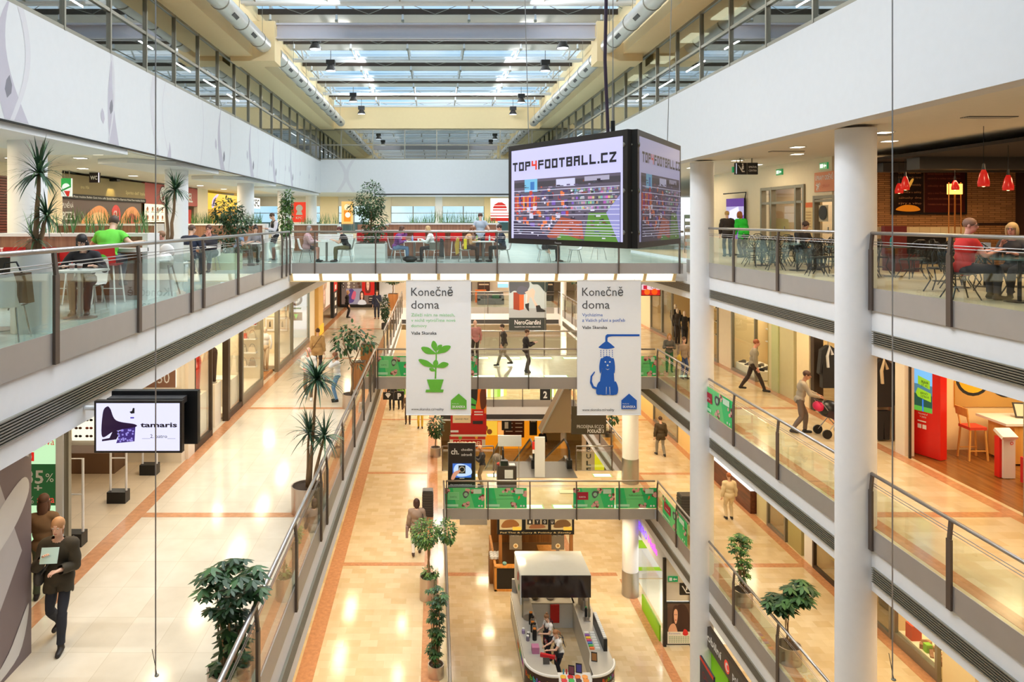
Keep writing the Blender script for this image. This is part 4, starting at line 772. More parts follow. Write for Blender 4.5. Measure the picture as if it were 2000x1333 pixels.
def shoe(x, y, z, rz, m, label, grp):
    M_ = Matrix.Translation((x, y, z)) @ Matrix.Rotation(rz, 4, 'Z'); b = MB()
    prof = [(-.13, 0), (.14, 0), (.15, .035), (.08, .06), (.02, .1), (-.04, .12), (-.12, .11)]
    L = [M_ @ Vector((p[0], -.04, p[1])) for p in prof]; R = [M_ @ Vector((p[0], .04, p[1])) for p in prof]; n = len(prof)
    b.add(L+R, [tuple(range(n)), tuple(range(n, 2*n))[::-1]]+[(i, n+i, n+(i+1) % n, (i+1) % n) for i in range(n)], m); o = b.build('shoe'); return tag(o, label, 'shoe', grp)
b = MB(); b.box(12.2, 27.1, F2+.02, 13.2, 29.1, F2+.35, col(255, 250, 232)); tag(b.build('shoe_deck'), 'white lit deck carrying shoes behind the shoe shop glass', 'display')
for i in range(10): shoe(12.4+.2*(i % 3), 27.3+.18*i, F2+.35, 2.2+.3*(i % 4), [INK, col(90, 84, 76), col(130, 120, 104)][i % 3], 'dark shoe on the white deck of the shoe shop window', 'shoes on the window deck')
for i in range(3):
    b = MB(); b.box(12.6, 30.7, F2+.9+i*.6, 13.0, 32.4, F2+.94+i*.6, col(255, 244, 214)); tag(b.build('shoe_shelf'), 'lit shelf of boots in the shoe shop, %s one' % ['lowest', 'middle', 'top'][i], 'shelf')
    for j in range(6): shoe(12.75, 30.85+.27*j, F2+.94+i*.6, PI, [INK, col(60, 50, 44)][j % 2], 'dark boot on a lit shelf behind the tall white column', 'boots on the lit shelves')
    for j in range(5): shoe(13.6, 27.3+.33*j, F2+1.2+i*.5, PI, [INK, col(80, 60, 50), SH][j % 3], 'shoe on the back shelves of the shoe shop', 'shoes on the back shelves')
    b = MB(); b.box(13.4, 27.1, F2+1.16+i*.5, 13.9, 29.1, F2+1.2+i*.5, WHT); tag(b.build('shoe_shelf'), 'white back shelf in the shoe shop, %s of three' % ['lowest', 'middle', 'top'][i], 'shelf')
wallbox('wall_recess', 12.25, 26.25, F2, 13.4, 26.4, -2.7, OLV); t = thing('service_door', 'olive service door with a black push bar beside the walking man', 'door', (12.85, 26.2, F2))
b = MB(); b.box(12.32, 26.17, F2+.02, 13.18, 26.24, F2+2.9, OLV); b.build('door_leaf', t); b = MB(); b.tube([(12.38, 26.1, F2+1.1), (13.1, 26.1, F2+1.05)], .02, BLACK, 6)
for xx in (12.38, 13.1): b.box(xx-.03, 26.08, F2+1.0, xx+.03, 26.18, F2+1.3, BLACK)
b.build('push_bar', t); b = MB()
for xx in (12.28, 13.2): b.box(xx-.04, 26.14, F2, xx+.04, 26.25, F2+3, ALU)
b.box(12.3, 26.14, F2, 13.2, 26.2, F2+.15, ALU); b.build('frame', t)
pier(24.2, 26.0, F2, OLV2); pier(25.2, 25.7, F2, mat('green_glass_pier', P(190, 200, 150), .2), RX-.05); pier(23.2, 24.0, F2, mat('pale_pier', P(250, 232, 190), .6)); pier(22.9, 23.1, F2, DARKFRAME)
def coat(x, y, z, m, label, sc=None, w=.24):
    t = thing('hanging_coat', label, 'coat', (x, y, z)); b = MB()
    prof = [(-w, 1.28), (-.05, 1.42), (.05, 1.42), (w, 1.28), (w*1.3, .55), (w*1.1, .5), (w*.85, .95), (w*.9, .1), (-w*.9, .1), (-w*.85, .95), (-w*1.1, .5), (-w*1.3, .55)]
    b.prism([(x+p[0], z+p[1]) for p in prof], 'y', y-.09, y+.09, m); b.build('coat_body', t)
    if sc: b = MB(); b.tube([(x-.05, y-.1, z+.75), (x-.08, y-.11, z+1.1), (x, y-.1, z+1.4), (x+.08, y-.11, z+1.15)], .045, sc, 8); b.build('scarf', t)
    b = MB(); b.tube([(x, y, z+1.42), (x, y, F2+2.41)], .01, STEEL, 5); b.build('hook', t); return t
coat(12.3, 22.45, F2+.75, INK, 'black coat with a white shirt on display behind the pram', WHT); coat(12.95, 22.45, F2+.75, col(40, 38, 38), 'second black coat deeper in the clothes shop behind the pram')
for i in range(2): 
    b = MB(); b.tube([(12.6+i*.75, 22.45, F2), (12.6+i*.75, 22.45, F2+2.42)], .02, BLACK, 6)
    b.tube([(12.98 if i else 12.1, 22.45, F2+2.4), (13.4 if i else 12.95, 22.45, F2+2.4)], .015, BLACK, 6); tag(b.build('clothes_rail'), ['black clothes rail post nearest the pale pier', 'black clothes rail post deeper in the clothes shop'][i], 'clothes rail')
coat(12.34, 19.8, F2+.85, INK, 'long black coat with a cream scarf beside the red totem shop', col(226, 206, 170)); coat(12.95, 19.8, F2+.85, col(34, 32, 32), 'second black coat behind the cream scarf'); b = MB()
b.ell((12.2, 19.7, F2+2.5), (.13, .15, .1), col(206, 50, 40)); tag(b.build('hat'), 'red hat above the long black coat', 'hat')
for i, x in enumerate((12.34, 12.95)): b = MB(); b.prism([(x-.17, F2+.05), (x-.02, F2+.05), (x, F2+.6), (x+.02, F2+.05), (x+.15, F2+.05), (x+.18, F2+.84), (x-.18, F2+.84)], 'y', 19.7, 19.85, INK); tag(b.build('hanging_trousers'), ['black trousers under the cream scarf coat', 'black trousers under the second black coat'][i], 'trousers')
b = MB(); b.tube([(12.65, 19.8, F2), (12.65, 19.8, F2+2.4)], .025, BLACK, 6); b.tube([(12.05, 19.8, F2+2.4), (13.4, 19.8, F2+2.4)], .015, BLACK, 6); tag(b.build('clothes_rail'), 'black clothes rail over the cream scarf coat', 'clothes rail')
wallbox('wall_pier', RX, 18.48, F2, RX+.25, 18.86, -2.7, mat('pier_white', (0, 0, 0))); wallbox('wall_pier', RX+.02, 18.30, F2, RX+.06, 18.36, -2.7, DARKFRAME); wallbox('wall_shop', 12.2, 19.9, F2, 17, 20.0, -2.7, mat('clothes_shop_back', P(200, 180, 150), .7))
# the red phone shop
SHW = wood('shop_wood_floor', P(122, 76, 36), P(150, 96, 46), 5, .25, 'y')
b = MB(); b.box(RX+.12, 10, F2, 20, 19.0, F2+.006, SHW); struct(b.build('floor_shop'))
wallbox('wall_shop', 13.1, 19.0, F2, 20, 19.15, -2.7, mat('phone_shop_wall', P(250, 226, 180), .7)); wallbox('wall_shop', 13.3, 18.95, F2, 13.38, 19.0, -2.7, WHT)
RED = mat('totem_red', P(226, 36, 28), .35)
t = panel('red_totem', 'big red display totem with a landscape screen and yellow road signs', 'totem', (12.42, 18.95, F2+.02), (.33, -.86, 0), (0, 0, 3.15),
    [('rect', .27, .36, .78, .86, glow(120, 186, 236, 1.05)), ('rect', .27, .36, .78, .58, glow(80, 130, 150, .9)), ('rect', .27, .36, .78, .5, glow(40, 84, 66, .9)), ('rect', .27, .36, .78, .4, glow(90, 170, 60, 1)), ('rect', .5, .36, .54, .46, glow(60, 120, 220, 1)),
     ('poly', [(.38, .58), (.72, .55), (.72, .62), (.38, .65)], glow(150, 196, 40, 1)), ('poly', [(.32, .505), (.38, .475), (.75, .45), (.75, .52), (.38, .55)], glow(150, 196, 40, 1)), ('text', 'PRAHA', .48, .59, .025, INK, .2, .02), ('text', 'SÍŤ 4G', .48, .565, .02, INK, .18), ('text', 'BRNO', .46, .5, .02, INK, .2), ('text', 'OSTRAVA', .46, .475, .02, INK, .24),
     ('text', 'Nejrychlejší síť', .4, .335, .014, WHT, .26), ('text', 'v zemi', .44, .31, .02, WHT, .18), ('rect', .38, .275, .62, .285, WHT), ('rect', .38, .22, .49, .255, WHT), ('rect', .52, .22, .63, .255, WHT)], RED, .24)
t = thing('bar_stool', 'light wooden bar stool with a red seat beside the desk in the red shop', 'stool', (13.72, 18.3, F2)); WD = wood('beech', P(222, 160, 80), P(236, 180, 100), 6)
for sx, sy in ((-1, -1), (1, -1), (-1, 1), (1, 1)): b = MB(); b.bar((13.72+sx*.24, 18.3+sy*.2, F2), (13.72+sx*.19, 18.3+sy*.17, F2+.78), .035, .035, WD); b.build('leg', t)
b = MB(); b.obox((13.72, 18.3, F2+.82), (.44, .4, .07), mat('stool_red', P(214, 70, 50), .6)); b.build('seat', t)
for sy in (-1, 1): b = MB(); b.bar((13.53, 18.3+sy*.16, F2+.8), (13.45, 18.3+sy*.16, F2+1.2), .03, .03, WD); b.build('back_post', t)
b = MB(); b.obox((13.44, 18.3, F2+1.22), (.03, .42, .22), WD, ry=-.15); b.build('backrest', t); b = MB(); b.bar((13.52, 18.13, F2+.25), (13.95, 18.13, F2+.25), .025, .025, WD); b.bar((13.52, 18.47, F2+.25), (13.95, 18.47, F2+.25), .025, .025, WD); b.build('footrest', t)
t = thing('service_desk', 'light wood service desk with a white top in the red shop', 'desk', (15.4, 18.2, F2)); b = MB(); b.box(14.35, 17.75, F2+.05, 15.4, 18.6, F2+1.0, WD); b.build('desk_body', t); b = MB(); b.box(14.1, 17.7, F2+1.0, 15.45, 18.7, F2+1.06, WHT); b.build('desk_top', t); b = MB(); b.box(14.4, 17.8, F2, 15.4, 18.55, F2+.05, INK); b.build('plinth', t)
for i, x in enumerate((14.75, 15.15)): panel('phone_display', ['tilted phone display on the desk top, nearer the stool', 'tilted phone display on the desk top, nearer the grey post'][i], 'phone', (x, 18.2, F2+1.08), (.28, -.05, 0), (0, .12, .36), [('rect', .1, .1, .9, .9, col(210, 200, 180))], col(60, 56, 54), .03)
panel('bicycle_poster', 'yellow poster of a bicycle wheel on the wall behind the stool', 'poster', (13.75, 18.97, F2+1.15), (2.2, 0, 0), (0, 0, 1.8), [('rect', 0, 0, 1, .35, col(206, 160, 90)), ('circ', .22, .42, .26, INK), ('circ', .22, .42, .215, col(236, 186, 40)), ('circ', .22, .42, .04, INK), ('poly', [(.22, .42), (.5, .7), (.56, .7), (.26, .42)], INK), ('poly', [(.4, .6), (.52, .4), (.55, .42), (.44, .62)], INK), ('circ', .62, .4, .26, INK), ('circ', .62, .4, .215, col(206, 160, 70)), ('rect', .5, .62, .7, .66, col(150, 96, 60))], col(240, 190, 40), .03)
t = thing('touch_terminal', 'slim white terminal post with a tilted screen and a red emblem', 'terminal', (13.5, 16.95, F2)); b = MB(); b.box(13.36, 16.85, F2+.02, 13.64, 17.05, F2+.98, WHT); b.build('post', t); b = MB(); b.box(13.3, 16.9, F2+.02, 13.36, 17.05, F2+.98, RED); b.build('stripe', t)
b = MB(); b.obox((13.45, 16.9, F2+1.06), (.36, .3, .08), WHT, rx=.5); b.build('screen', t); decor((13.36, 16.848, F2+.02), (.28, 0, 0), (0, 0, .96), [('circ', .68, .86, .04, RED), ('circ', .68, .86, .025, WHT)], t, 'emblem')
b = MB(); b.box(13.55, 16.0, F2+.03, 14.1, 16.6, F2+.62, mat('pouf_red', P(206, 26, 36), .6)); tag(b.build('red_cube_seat'), 'red cube seat beside the grey post of the red shop', 'seat'); wallbox('wall_pier', RX, 14.55, F2, RX+.2, 14.75, -2.7, ALU)
area(14.8, 16.6, -2.75, 2.5, 2.5, 170, (1, .74, .4)); area(13.6, 21.0, -2.75, 1, 1, 40, (1, .9, .75)); area(13.2, 29.5, -2.75, 1, 4, 120, (1, .85, .6))
# clothes and interiors farther on, behind the first white column
wallbox('wall_pier', 13.2, 33.2, F2, 13.5, 36.5, -2.7, PALE); rwin(36.5, 38.2, F2, 'clothes shop window between the dark display figures'); rwin(38.2, 40.2, F2, 'textured white wall window beyond the clothes shop'); 
for i, (y, m) in enumerate(((37.0, INK), (35.2, col(60, 54, 50)), (34.2, INK))): mannequin(11.9 if i else 12.4, y, F2+.02, m, m, ['dark clothed mannequin in the clothes shop window', 'dark clothed mannequin in the shop opening beyond the standing child', 'black clothed mannequin nearest the first tall white column'][i])
area(13.5, 37, -2.6, 1, 5, 110, (1, .82, .55)); pier(40.2, 44, F2, col(230, 214, 180)); pier(44, 50, F2, col(120, 76, 50))
t = panel('orange_screen', 'small red and orange screen hanging above the walkway beside the shower banner', 'screen', at(1253, 577, 33), (.85, 0, 0), (0, 0, .5), [('rect', 0, .5, 1, 1, glow(230, 200, 210, 1)), ('rect', .1, .55, .3, .9, glow(200, 30, 60, 1)), ('circ', .3, .3, .26, glow(250, 110, 30, 1)), ('circ', .7, .32, .28, glow(250, 90, 20, 1)), ('text', 'OS', .5, .6, .25, INK, .3)], glow(206, 30, 30, 1), .08, BLACK, .03)
b = MB(); x, y, z = at(1253, 577, 33); b.tube([(x+.4, 33.04, z+.5), (x+.4, 33.04, -2.13)], .015, ALU, 6); b.build('hanger', t)
# ---- level 1, screen side (shop line X = 12.2)
wallbox('wall_shop', 15.2, 4, F1, 15.4, 62, -7.4, mat('low_shop_back', P(226, 180, 110), .7)); X1 = 12.2
def pier1(y0, y1, m, h=3.7): return pier(y0, y1, F1, m, X1, h)
t = thing('jewellery_counter', 'dark wood jewellery counter with a lit white case along the lower walkway', 'counter', (12.3, 28.8, F1)); b = MB(); b.box(12.0, 27.3, F1, 12.6, 31.0, F1+.85, wood('dark_counter', P(74, 36, 20), P(110, 56, 30), 5, axis='y')); b.build('counter_body', t); b = MB(); b.box(12.02, 27.35, F1+.85, 12.58, 30.95, F1+.98, glow(255, 255, 250, 1.1)); b.build('lit_case', t)
b = MB(); [b.box(12.15+.12*(i % 3), 27.5+.2*i, F1+.98, 12.23+.12*(i % 3), 27.6+.2*i, F1+1.03, INK) for i in range(16)]; b.build('jewellery_tray', t)
pier1(31.0, 33.5, mat('dark_brown_shop', P(84, 50, 34), .5)); pier1(26.4, 27.2, OLV2); rwin(24.9, 26.3, F1, 'olive glass door of the lower walkway beside the jewellery counter', ALU, 3.6, x=X1); pier1(23.9, 24.8, OLV); pier1(23.2, 23.7, WHT); rwin(21.3, 23.1, F1, 'lower shop window with a yellow picture', DARKFRAME, 3.6, x=X1)
panel('yellow_picture', 'yellow and black picture low in the shop window beside the thick white column', 'picture', (12.6, 22.9, F1+.4), (0, -1.5, 0), (0, 0, 1.4), [('rect', 0, .2, 1, .5, INK), ('poly', [(0, .6), (1, .4), (1, .7)], col(230, 200, 60))], col(206, 170, 60), .04)
rwin(19.12, 20.9, F1, 'dark shop window just past the thick white column', ALU, 3.6, x=X1); b = MB(); b.box(12.9, 19.12, F1+.05, 13.0, 20.9, F1+3.4, mat('dim_blind', P(130, 112, 84), .7)); struct(b.build('wall_dim'))
rwin(17.35, 19.05, F1, 'bright display window with a red box and small shoes', ALU, 3.6, .28, x=X1); b = MB(); b.box(12.27, 17.45, F1+.02, 13.6, 18.98, F1+.32, mat('display_ivory', P(255, 240, 205), .5)); tag(b.build('display_table'), 'ivory display step carrying the red box and small shoes', 'display')
b = MB(); b.box(12.3, 18.5, F1+.32, 12.56, 18.75, F1+.7, col(206, 70, 40)); tag(b.build('gift_box'), 'red gift box in the lowest display window', 'box')
b = MB(); b.box(12.33, 17.98, F1+.32, 12.48, 18.12, F1+.52, col(140, 200, 50)); tag(b.build('green_pot'), 'bright green pot in the lowest display window', 'pot')
for i in range(8): shoe(12.4+.2*(i % 3), 17.55+.12*i, F1+.32, 1.2+i, [col(150, 100, 60), col(190, 140, 100), col(110, 76, 50)][i % 3], 'small brown shoe on the ivory display step', 'small shoes in the lowest display window')
area(12.9, 18.2, -7.6, .8, 1.6, 90, (1, .85, .55)); area(13.0, 29, -7.6, 1, 3, 60, (1, .85, .6)); pier1(16.2, 17.25, col(255, 236, 190)); pier1(33.5, 36, col(255, 220, 150)); rwin(36, 40, F1, 'amber shop window beyond the plaid shirted man', ALU, 3.6, x=X1); pier1(40, 44, col(255, 216, 140)); pier1(44, 52, col(120, 80, 50))
b = MB(); b.box(10.2, 43.9, -8.4, 11.9, 44.1, -7.33, mat('violet_sign', P(110, 80, 170), .4, emit=.5)); tag(b.build('violet_fascia'), 'small violet shop fascia under the slab beside the shower banner', 'shop sign')
# ---- level 1 far side and level 0 far side
wallbox('wall_far_shop', -12, 50, F1, .3, 50.3, -7.7, mat('far_low_cream', P(236, 216, 180), .7)); wallbox('wall_far_shop', .3, 52, F1, 13, 52.3, -7.7, mat('far_low_grey', P(190, 186, 180), .6))
t = thing('fruit_bar', 'lit fruit bar counter front in white, lime and yellow behind the far railing', 'counter', (2.6, 45.9, F1))
for j, (xa, xb) in enumerate(((2.45, 4.55), (7.0, 8.2))):
    n = 10; b = MB()
    for i in range(n):
        u0, u1 = i/n, (i+1)/n; f_ = lambda u: 45.6-.45*math.sin(PI*u)
        b.poly([(xa+(xb-xa)*u0, f_(u0), F1+.02), (xa+(xb-xa)*u1, f_(u1), F1+.02), (xa+(xb-xa)*u1, f_(u1), F1+1.5), (xa+(xb-xa)*u0, f_(u0), F1+1.5)], glow(*[(250, 240, 190), (220, 235, 130), (180, 220, 80), (255, 255, 240), (250, 230, 120)][i % 5], 1.1))
    b.build('lit_front', t)
    decor((xa, 45.1, F1+.3), (xb-xa, 0, 0), (0, 0, 1.2), [('text', ['fruit', 'fruit'][j], .36, .72, .14, INK, .3, .01), ('text', ['bar', 'bar'][j], .4, .52, .16, INK, .22, .01), ('circ', .15, .3, .12, glow(226, 80, 50, 1)), ('circ', .82, .34, .1, glow(226, 70, 50, 1))], t)
for i, (px, py, s) in enumerate(((990, 831, '1'), (1065, 772, '2'))):
    x, y, z = at(px-10, py+10, 43 if i else 46); t = panel('level_number_sign', ['hanging black sign with a white figure 1 before the orange menu wall', 'hanging black sign with a white figure 2 near the lit fruit bar'][i], 'sign', (x, y, z), (.62, 0, 0), (0, 0, .66), [('text', s, .3, .2, .6, WHT, .38, .04)], INK, .08)
    b = MB(); b.tube([(x+.3, y+.04, z+.66), (x+.3, y+.04, -2.13 if i else -12.5)], .012, ALU, 6); b.build('hanger', t)
ORW = mat('orange_wall', P(250, 160, 20), .6)
wallbox('wall_orange', 2.2, 50.2, F0, 7.6, 50.5, -12.6, col(250, 150, 20)); wallbox('wall_low_far', -12, 52, F0, 2.2, 52.3, -12.6, mat('low_far_beige', P(226, 200, 150), .7)); wallbox('wall_low_far', 7.6, 52, F0, 25, 52.3, -12.6, mat('low_far_beige', (0, 0, 0)))
els = [('rect', .0, .3, .32, .62, glow(240, 190, 60, 1)), ('circ', .12, .46, .08, glow(130, 70, 30, .8)), ('circ', .2, .38, .06, glow(130, 70, 30, .8)), ('rect', .33, .3, .42, .6, glow(250, 170, 90, 1)), ('rect', .42, .25, .74, .95, col(90, 40, 24))]
for i in range(4): els += [('circ', .5+.06*i, .86, .05, glow(250, 180, 30, 1)), ('rect', .45, .38+.09*i, .56, .4+.09*i, WHT), ('rect', .6, .38+.09*i, .71, .4+.09*i, WHT)]
els += [('rect', .82, .3, .94, .66, INK), ('rect', .84, .6, .92, .62, WHT), ('rect', .82, .7, .94, .98, col(150, 90, 30))]
panel('orange_menu_wall', 'orange menu wall with brown price boards under the fruit bar', 'menu board', (2.9, 50.15, F0), (4.5, 0, 0), (0, 0, 3.1), els, glow(250, 150, 20, .8), .06)
els = [('rect', 0, .55, .62, 1, col(250, 190, 120)), ('rect', 0, .2, 1, .55, col(196, 34, 26)), ('rect', .62, .5, 1, .85, col(206, 36, 30)), ('rect', .7, .36, 1, .44, INK)]
panel('grand_prix_poster', 'tall hanging poster in orange and red with a green striped print', 'poster', at(880, 851, 37.0), (1.85, 0, 0), (0, 0, 2.7), [('rect', 0, 0, 1, .42, col(190, 28, 24)), ('rect', .0, .42, 1, 1, col(244, 130, 40)), ('blob', [(.55, .6), (.6, .95), (.75, .98), (.72, .6)], INK), ('blob', [(.86, .5), (.82, .8), (.95, .95), (1, .6)], col(100, 50, 30)), ('poly', [(.5, .52), (.7, .5), (.72, .66), (.55, .74)], col(80, 190, 80)), ('poly', [(.52, .58), (.7, .56), (.7, .59), (.53, .62)], INK), ('rect', .6, .3, .94, .5, col(206, 30, 26)), ('rect', .66, .44, .9, .46, WHT), ('rect', .66, .39, .9, .41, WHT), ('rect', .62, .22, .9, .28, INK), ('rect', .06, .24, .56, .4, col(245, 226, 190)), ('text', 'GRAND PRIX', .12, .3, .03, INK, .38), ('rect', 0, .06, .22, .1, WHT), ('rect', 0, -.02, 1, .02, col(245, 235, 210))], col(190, 28, 24), .03)
b = MB(); x, y, z = at(880, 770, 37.0)
for dx in (.1, 1.75): b.tube([(x+dx, 37.0, z-.3), (x+dx, 37.0, -2.13)], .008, ALU, 5)
tag(b.build('hanging_wire'), 'pair of thin wires holding the red and orange poster', 'wire')
panel('sale_poster', 'red sale poster with big cream capitals under the hanging poster', 'poster', at(878, 875, 37.0), (1.85, 0, 0), (0, 0, .62), [('rect', 0, .7, 1, 1, col(206, 40, 30)), ('circ', .3, .85, .15, col(120, 180, 60)), ('circ', .75, .85, .12, col(250, 170, 60)), ('rect', .1, 0, .9, .66, col(196, 30, 26)), ('text', 'VÝPRODEJ', .14, .12, .42, col(250, 230, 190), .72, .02)], col(230, 214, 190), .04)
wallbox('wall_far_shop', .33, 44.0, F1, 1.8, 44.4, -7.6, mat('photo_shop', P(150, 100, 80), .6))
# vertical letters on a pale pier, level 0
els = [('text', c_, .3, .86-.135*i, .09, INK, .4, .03) for i, c_ in enumerate('BAMBULE')]+[('rect', 1.0, 0, 1.8, .7, glow(240, 220, 20, .8))]
panel('letter_pier', 'pale pink pier with black capitals running down it beside a yellow panel', 'shop sign', at(1138, 930, 45)[:2]+(F0,), (.75, 0, 0), (0, 0, 3.2), els, col(236, 214, 190), .3)
# ---- level 0: nail studio, phone shop sign, calendar poster
NX = 8.75
wallbox('wall_nail', NX, 27.0, -13.55, NX+.2, 31.0, -12.62, PANEL); decor((NX-.002, 30.9, -13.5), (0, -2.9, 0), (0, 0, .8), [('text', 'EURO', .03, .3, .42, glow(120, 60, 250, 1.6), .42, .02), ('text', 'Nails', .5, .3, .42, glow(250, 60, 220, 1.6), .42, .02)], bpy.data.objects['wall_nail'])
t = thing('nail_studio_front', 'white nail studio wall with two lime stripes beyond the round column', 'shop wall', (9.7, 32.05, F0)); b = MB(); b.box(8.85, 32.0, F0, 11, 32.15, -12.65, PANEL); b.build('wall_panel', t); b = MB(); b.box(8.85, 31.97, F0+.35, 11, 32.0, F0+.5, col(150, 205, 30)); b.box(8.85, 31.97, F0+1.35, 11, 32.0, F0+1.7, col(150, 205, 30)); b.build('stripe', t)
b = MB(); b.box(9.0, 27, F0, 14, 31.9, F0+.006, col(226, 226, 216, .3)); struct(b.build('floor_nail')); area(10.3, 29.5, -12.7, 1.5, 3, 110, (1, 1, .96))
els = [('rect', 0, .3, 1, 1, col(90, 66, 54)), ('blob', [(.35, .3), (.3, .7), (.45, .95), (.75, .97), (.95, .7), (.9, .3)], col(60, 34, 26))]+face(.36, .68, .36, col(236, 180, 146), col(66, 38, 28), col(180, 40, 40))+[('blob', [(.05, .3), (.12, .46), (.3, .5), (.42, .34), (.4, .26)], col(226, 170, 136)), ('rect', 0, 0, 1, .3, col(236, 230, 214)), ('text', 'Euronails', .06, .24, .04, col(90, 90, 170), .5), ('blob', [(.66, .24), (.72, .36), (.84, .34), (.9, .24), (.78, .2)], col(214, 40, 40))]
for r in range(4):
    for c_ in range(9): els.append(('rect', .06+.1*c_, .03+.045*r, .13+.1*c_, .055+.045*r, col(170, 190, 160)))
t = panel('calendar_poster', 'dark framed poster of a woman above a calendar on the ground floor', 'poster', (8.7, 26.85, F0+.12), (.86, 0, 0), (0, 0, 1.5), els, col(236, 230, 214), .08, BLACK, .05)
b = MB(); b.box(8.55, 26.84, F0, 8.66, 26.96, -12.7, BLACK); b.box(9.55, 26.84, F0, 9.65, 26.96, -12.7, BLACK); b.build('post', t); b = MB(); b.box(8.66, 26.9, F0+1.7, 9.55, 26.94, -12.7, col(214, 206, 190)); b.build('upper_board', t)
panel('exit_sign', 'green exit sign above the calendar poster', 'sign', (8.72, 26.82, -13.55), (.36, 0, 0), (0, 0, .2), [('rect', .1, .2, .4, .8, WHT), ('poly', [(.5, .5), (.65, .8), (.65, .2)], WHT), ('rect', .65, .4, .9, .6, WHT)], EXG, .04)
panel('escalator_sign', 'square black sign with a white escalator figure above the calendar poster', 'sign', at(1328, 1163, 26.4), (.42, 0, 0), (0, 0, .42), [('poly', [(.15, .8), (.25, .8), (.6, .25), (.85, .25), (.85, .15), (.55, .15)], WHT), ('poly', [(.5, .4), (.65, .45), (.65, .7), (.55, .75)], WHT)], BLACK, .06)
b = MB(); x, y, z = at(1338, 1163, 26.4); b.tube([(x+.05, 26.45, z+.42), (x+.05, 26.45, -12.6)], .015, ALU, 6); tag(b.build('sign_hanger'), 'thin rod above the square escalator sign', 'rod')
b = MB(); b.box(8.5, 27.2, F0, 8.56, 29.5, F0+.6, col(150, 215, 30)); b.box(8.5, 27.2, F0+.6, 8.54, 29.5, F0+2.4, SHOPGLASS); tag(b.build('lime_screen'), 'glass screen with a lime base in front of the nail studio', 'screen wall')
t = panel('phone_shop_sign', 'dark slanting shop sign with white letters and a red swirl on the ground floor', 'shop sign', (8.56, 23.1, -13.42), (0, -4.4, 0), (0, 0, .62), [('text', 'mobilní', .04, .36, .4, WHT, .34, .02), ('circ', .47, .48, .3, REDG), ('circ', .475, .48, .2, WHT), ('circ', .485, .5, .12, REDG), ('text', 'pohotovost.cz', .56, .36, .36, WHT, .42, .02), ('text', 'GSM', .04, .1, .16, WHT, .05)], mat('sign_brown', P(66, 56, 48), .4), .12)
wallbox('wall_phone', 8.75, 17, F0, 8.85, 23.2, -13.45, mat('phone_dark', P(50, 44, 40), .6)); b = MB(); b.box(8.70, 21.3, F0+.3, 8.74, 22.6, -13.6, col(140, 220, 10)); tag(b.build('lime_board'), 'tall lime panel in the ground floor phone shop', 'panel')
panel('fair_poster', 'dark blue poster with a red top edge at the foot of the first white column', 'poster', at(1367, 1345, 20.6), (0, -1.0, 0), (0, 0, .95), [('rect', 0, .9, 1, 1, col(214, 60, 40)), ('text', 'Oliv', .2, .5, .2, col(160, 50, 50), .5), ('circ', .5, .35, .2, col(60, 60, 90))], mat('poster_navy', P(40, 40, 60), .4), .05)
# ---- screens and banners
TVW, TVH = 2.42, 1.42
BLK = {'T': ['t', 'c'], 'O': ['t', 'b', 'l', 'r'], 'P': ['t', 'm', 'l', 'ru'], '4': ['lu', 'm', 'r'], 'F': ['t', 'm', 'l'], 'B': ['t', 'm', 'b', 'l', 'r'], 'A': ['t', 'm', 'l', 'r'], 'L': ['l', 'b'], 'C': ['t', 'b', 'l'], 'Z': ['t', 'b', 'd'], '.': ['.']}
def blocky(s, x, y, wd, h, m, m4):
    n = len(s)-.6*s.count('.'); st = wd/n; E = []; w_ = st*.8; k = .235*h; kx = w_*.29
    for ch in s:
        mm = m4 if ch == '4' else m
        for g in BLK[ch]:
            r = {'t': (0, h-k, w_, h), 'b': (0, 0, w_, k), 'm': (0, h*.42, w_, h*.42+k*.85), 'l': (0, 0, kx, h), 'r': (w_-kx, 0, w_, h), 'ru': (w_-kx, h*.42, w_, h), 'lu': (0, h*.42, kx, h), 'c': (w_/2-kx/2, 0, w_/2+kx/2, h), '.': (0, 0, kx, k)}.get(g)
            if r: E.append(('rect', x+r[0], y+r[1], x+r[2], y+r[3], mm))
            else: E.append(('poly', [(x, y+k*.8), (x+kx*1.2, y+k*.8), (x+w_, y+h-k*.8), (x+w_-kx*1.2, y+h-k*.8)], mm))
        x += st if ch != '.' else st*.4
    return E
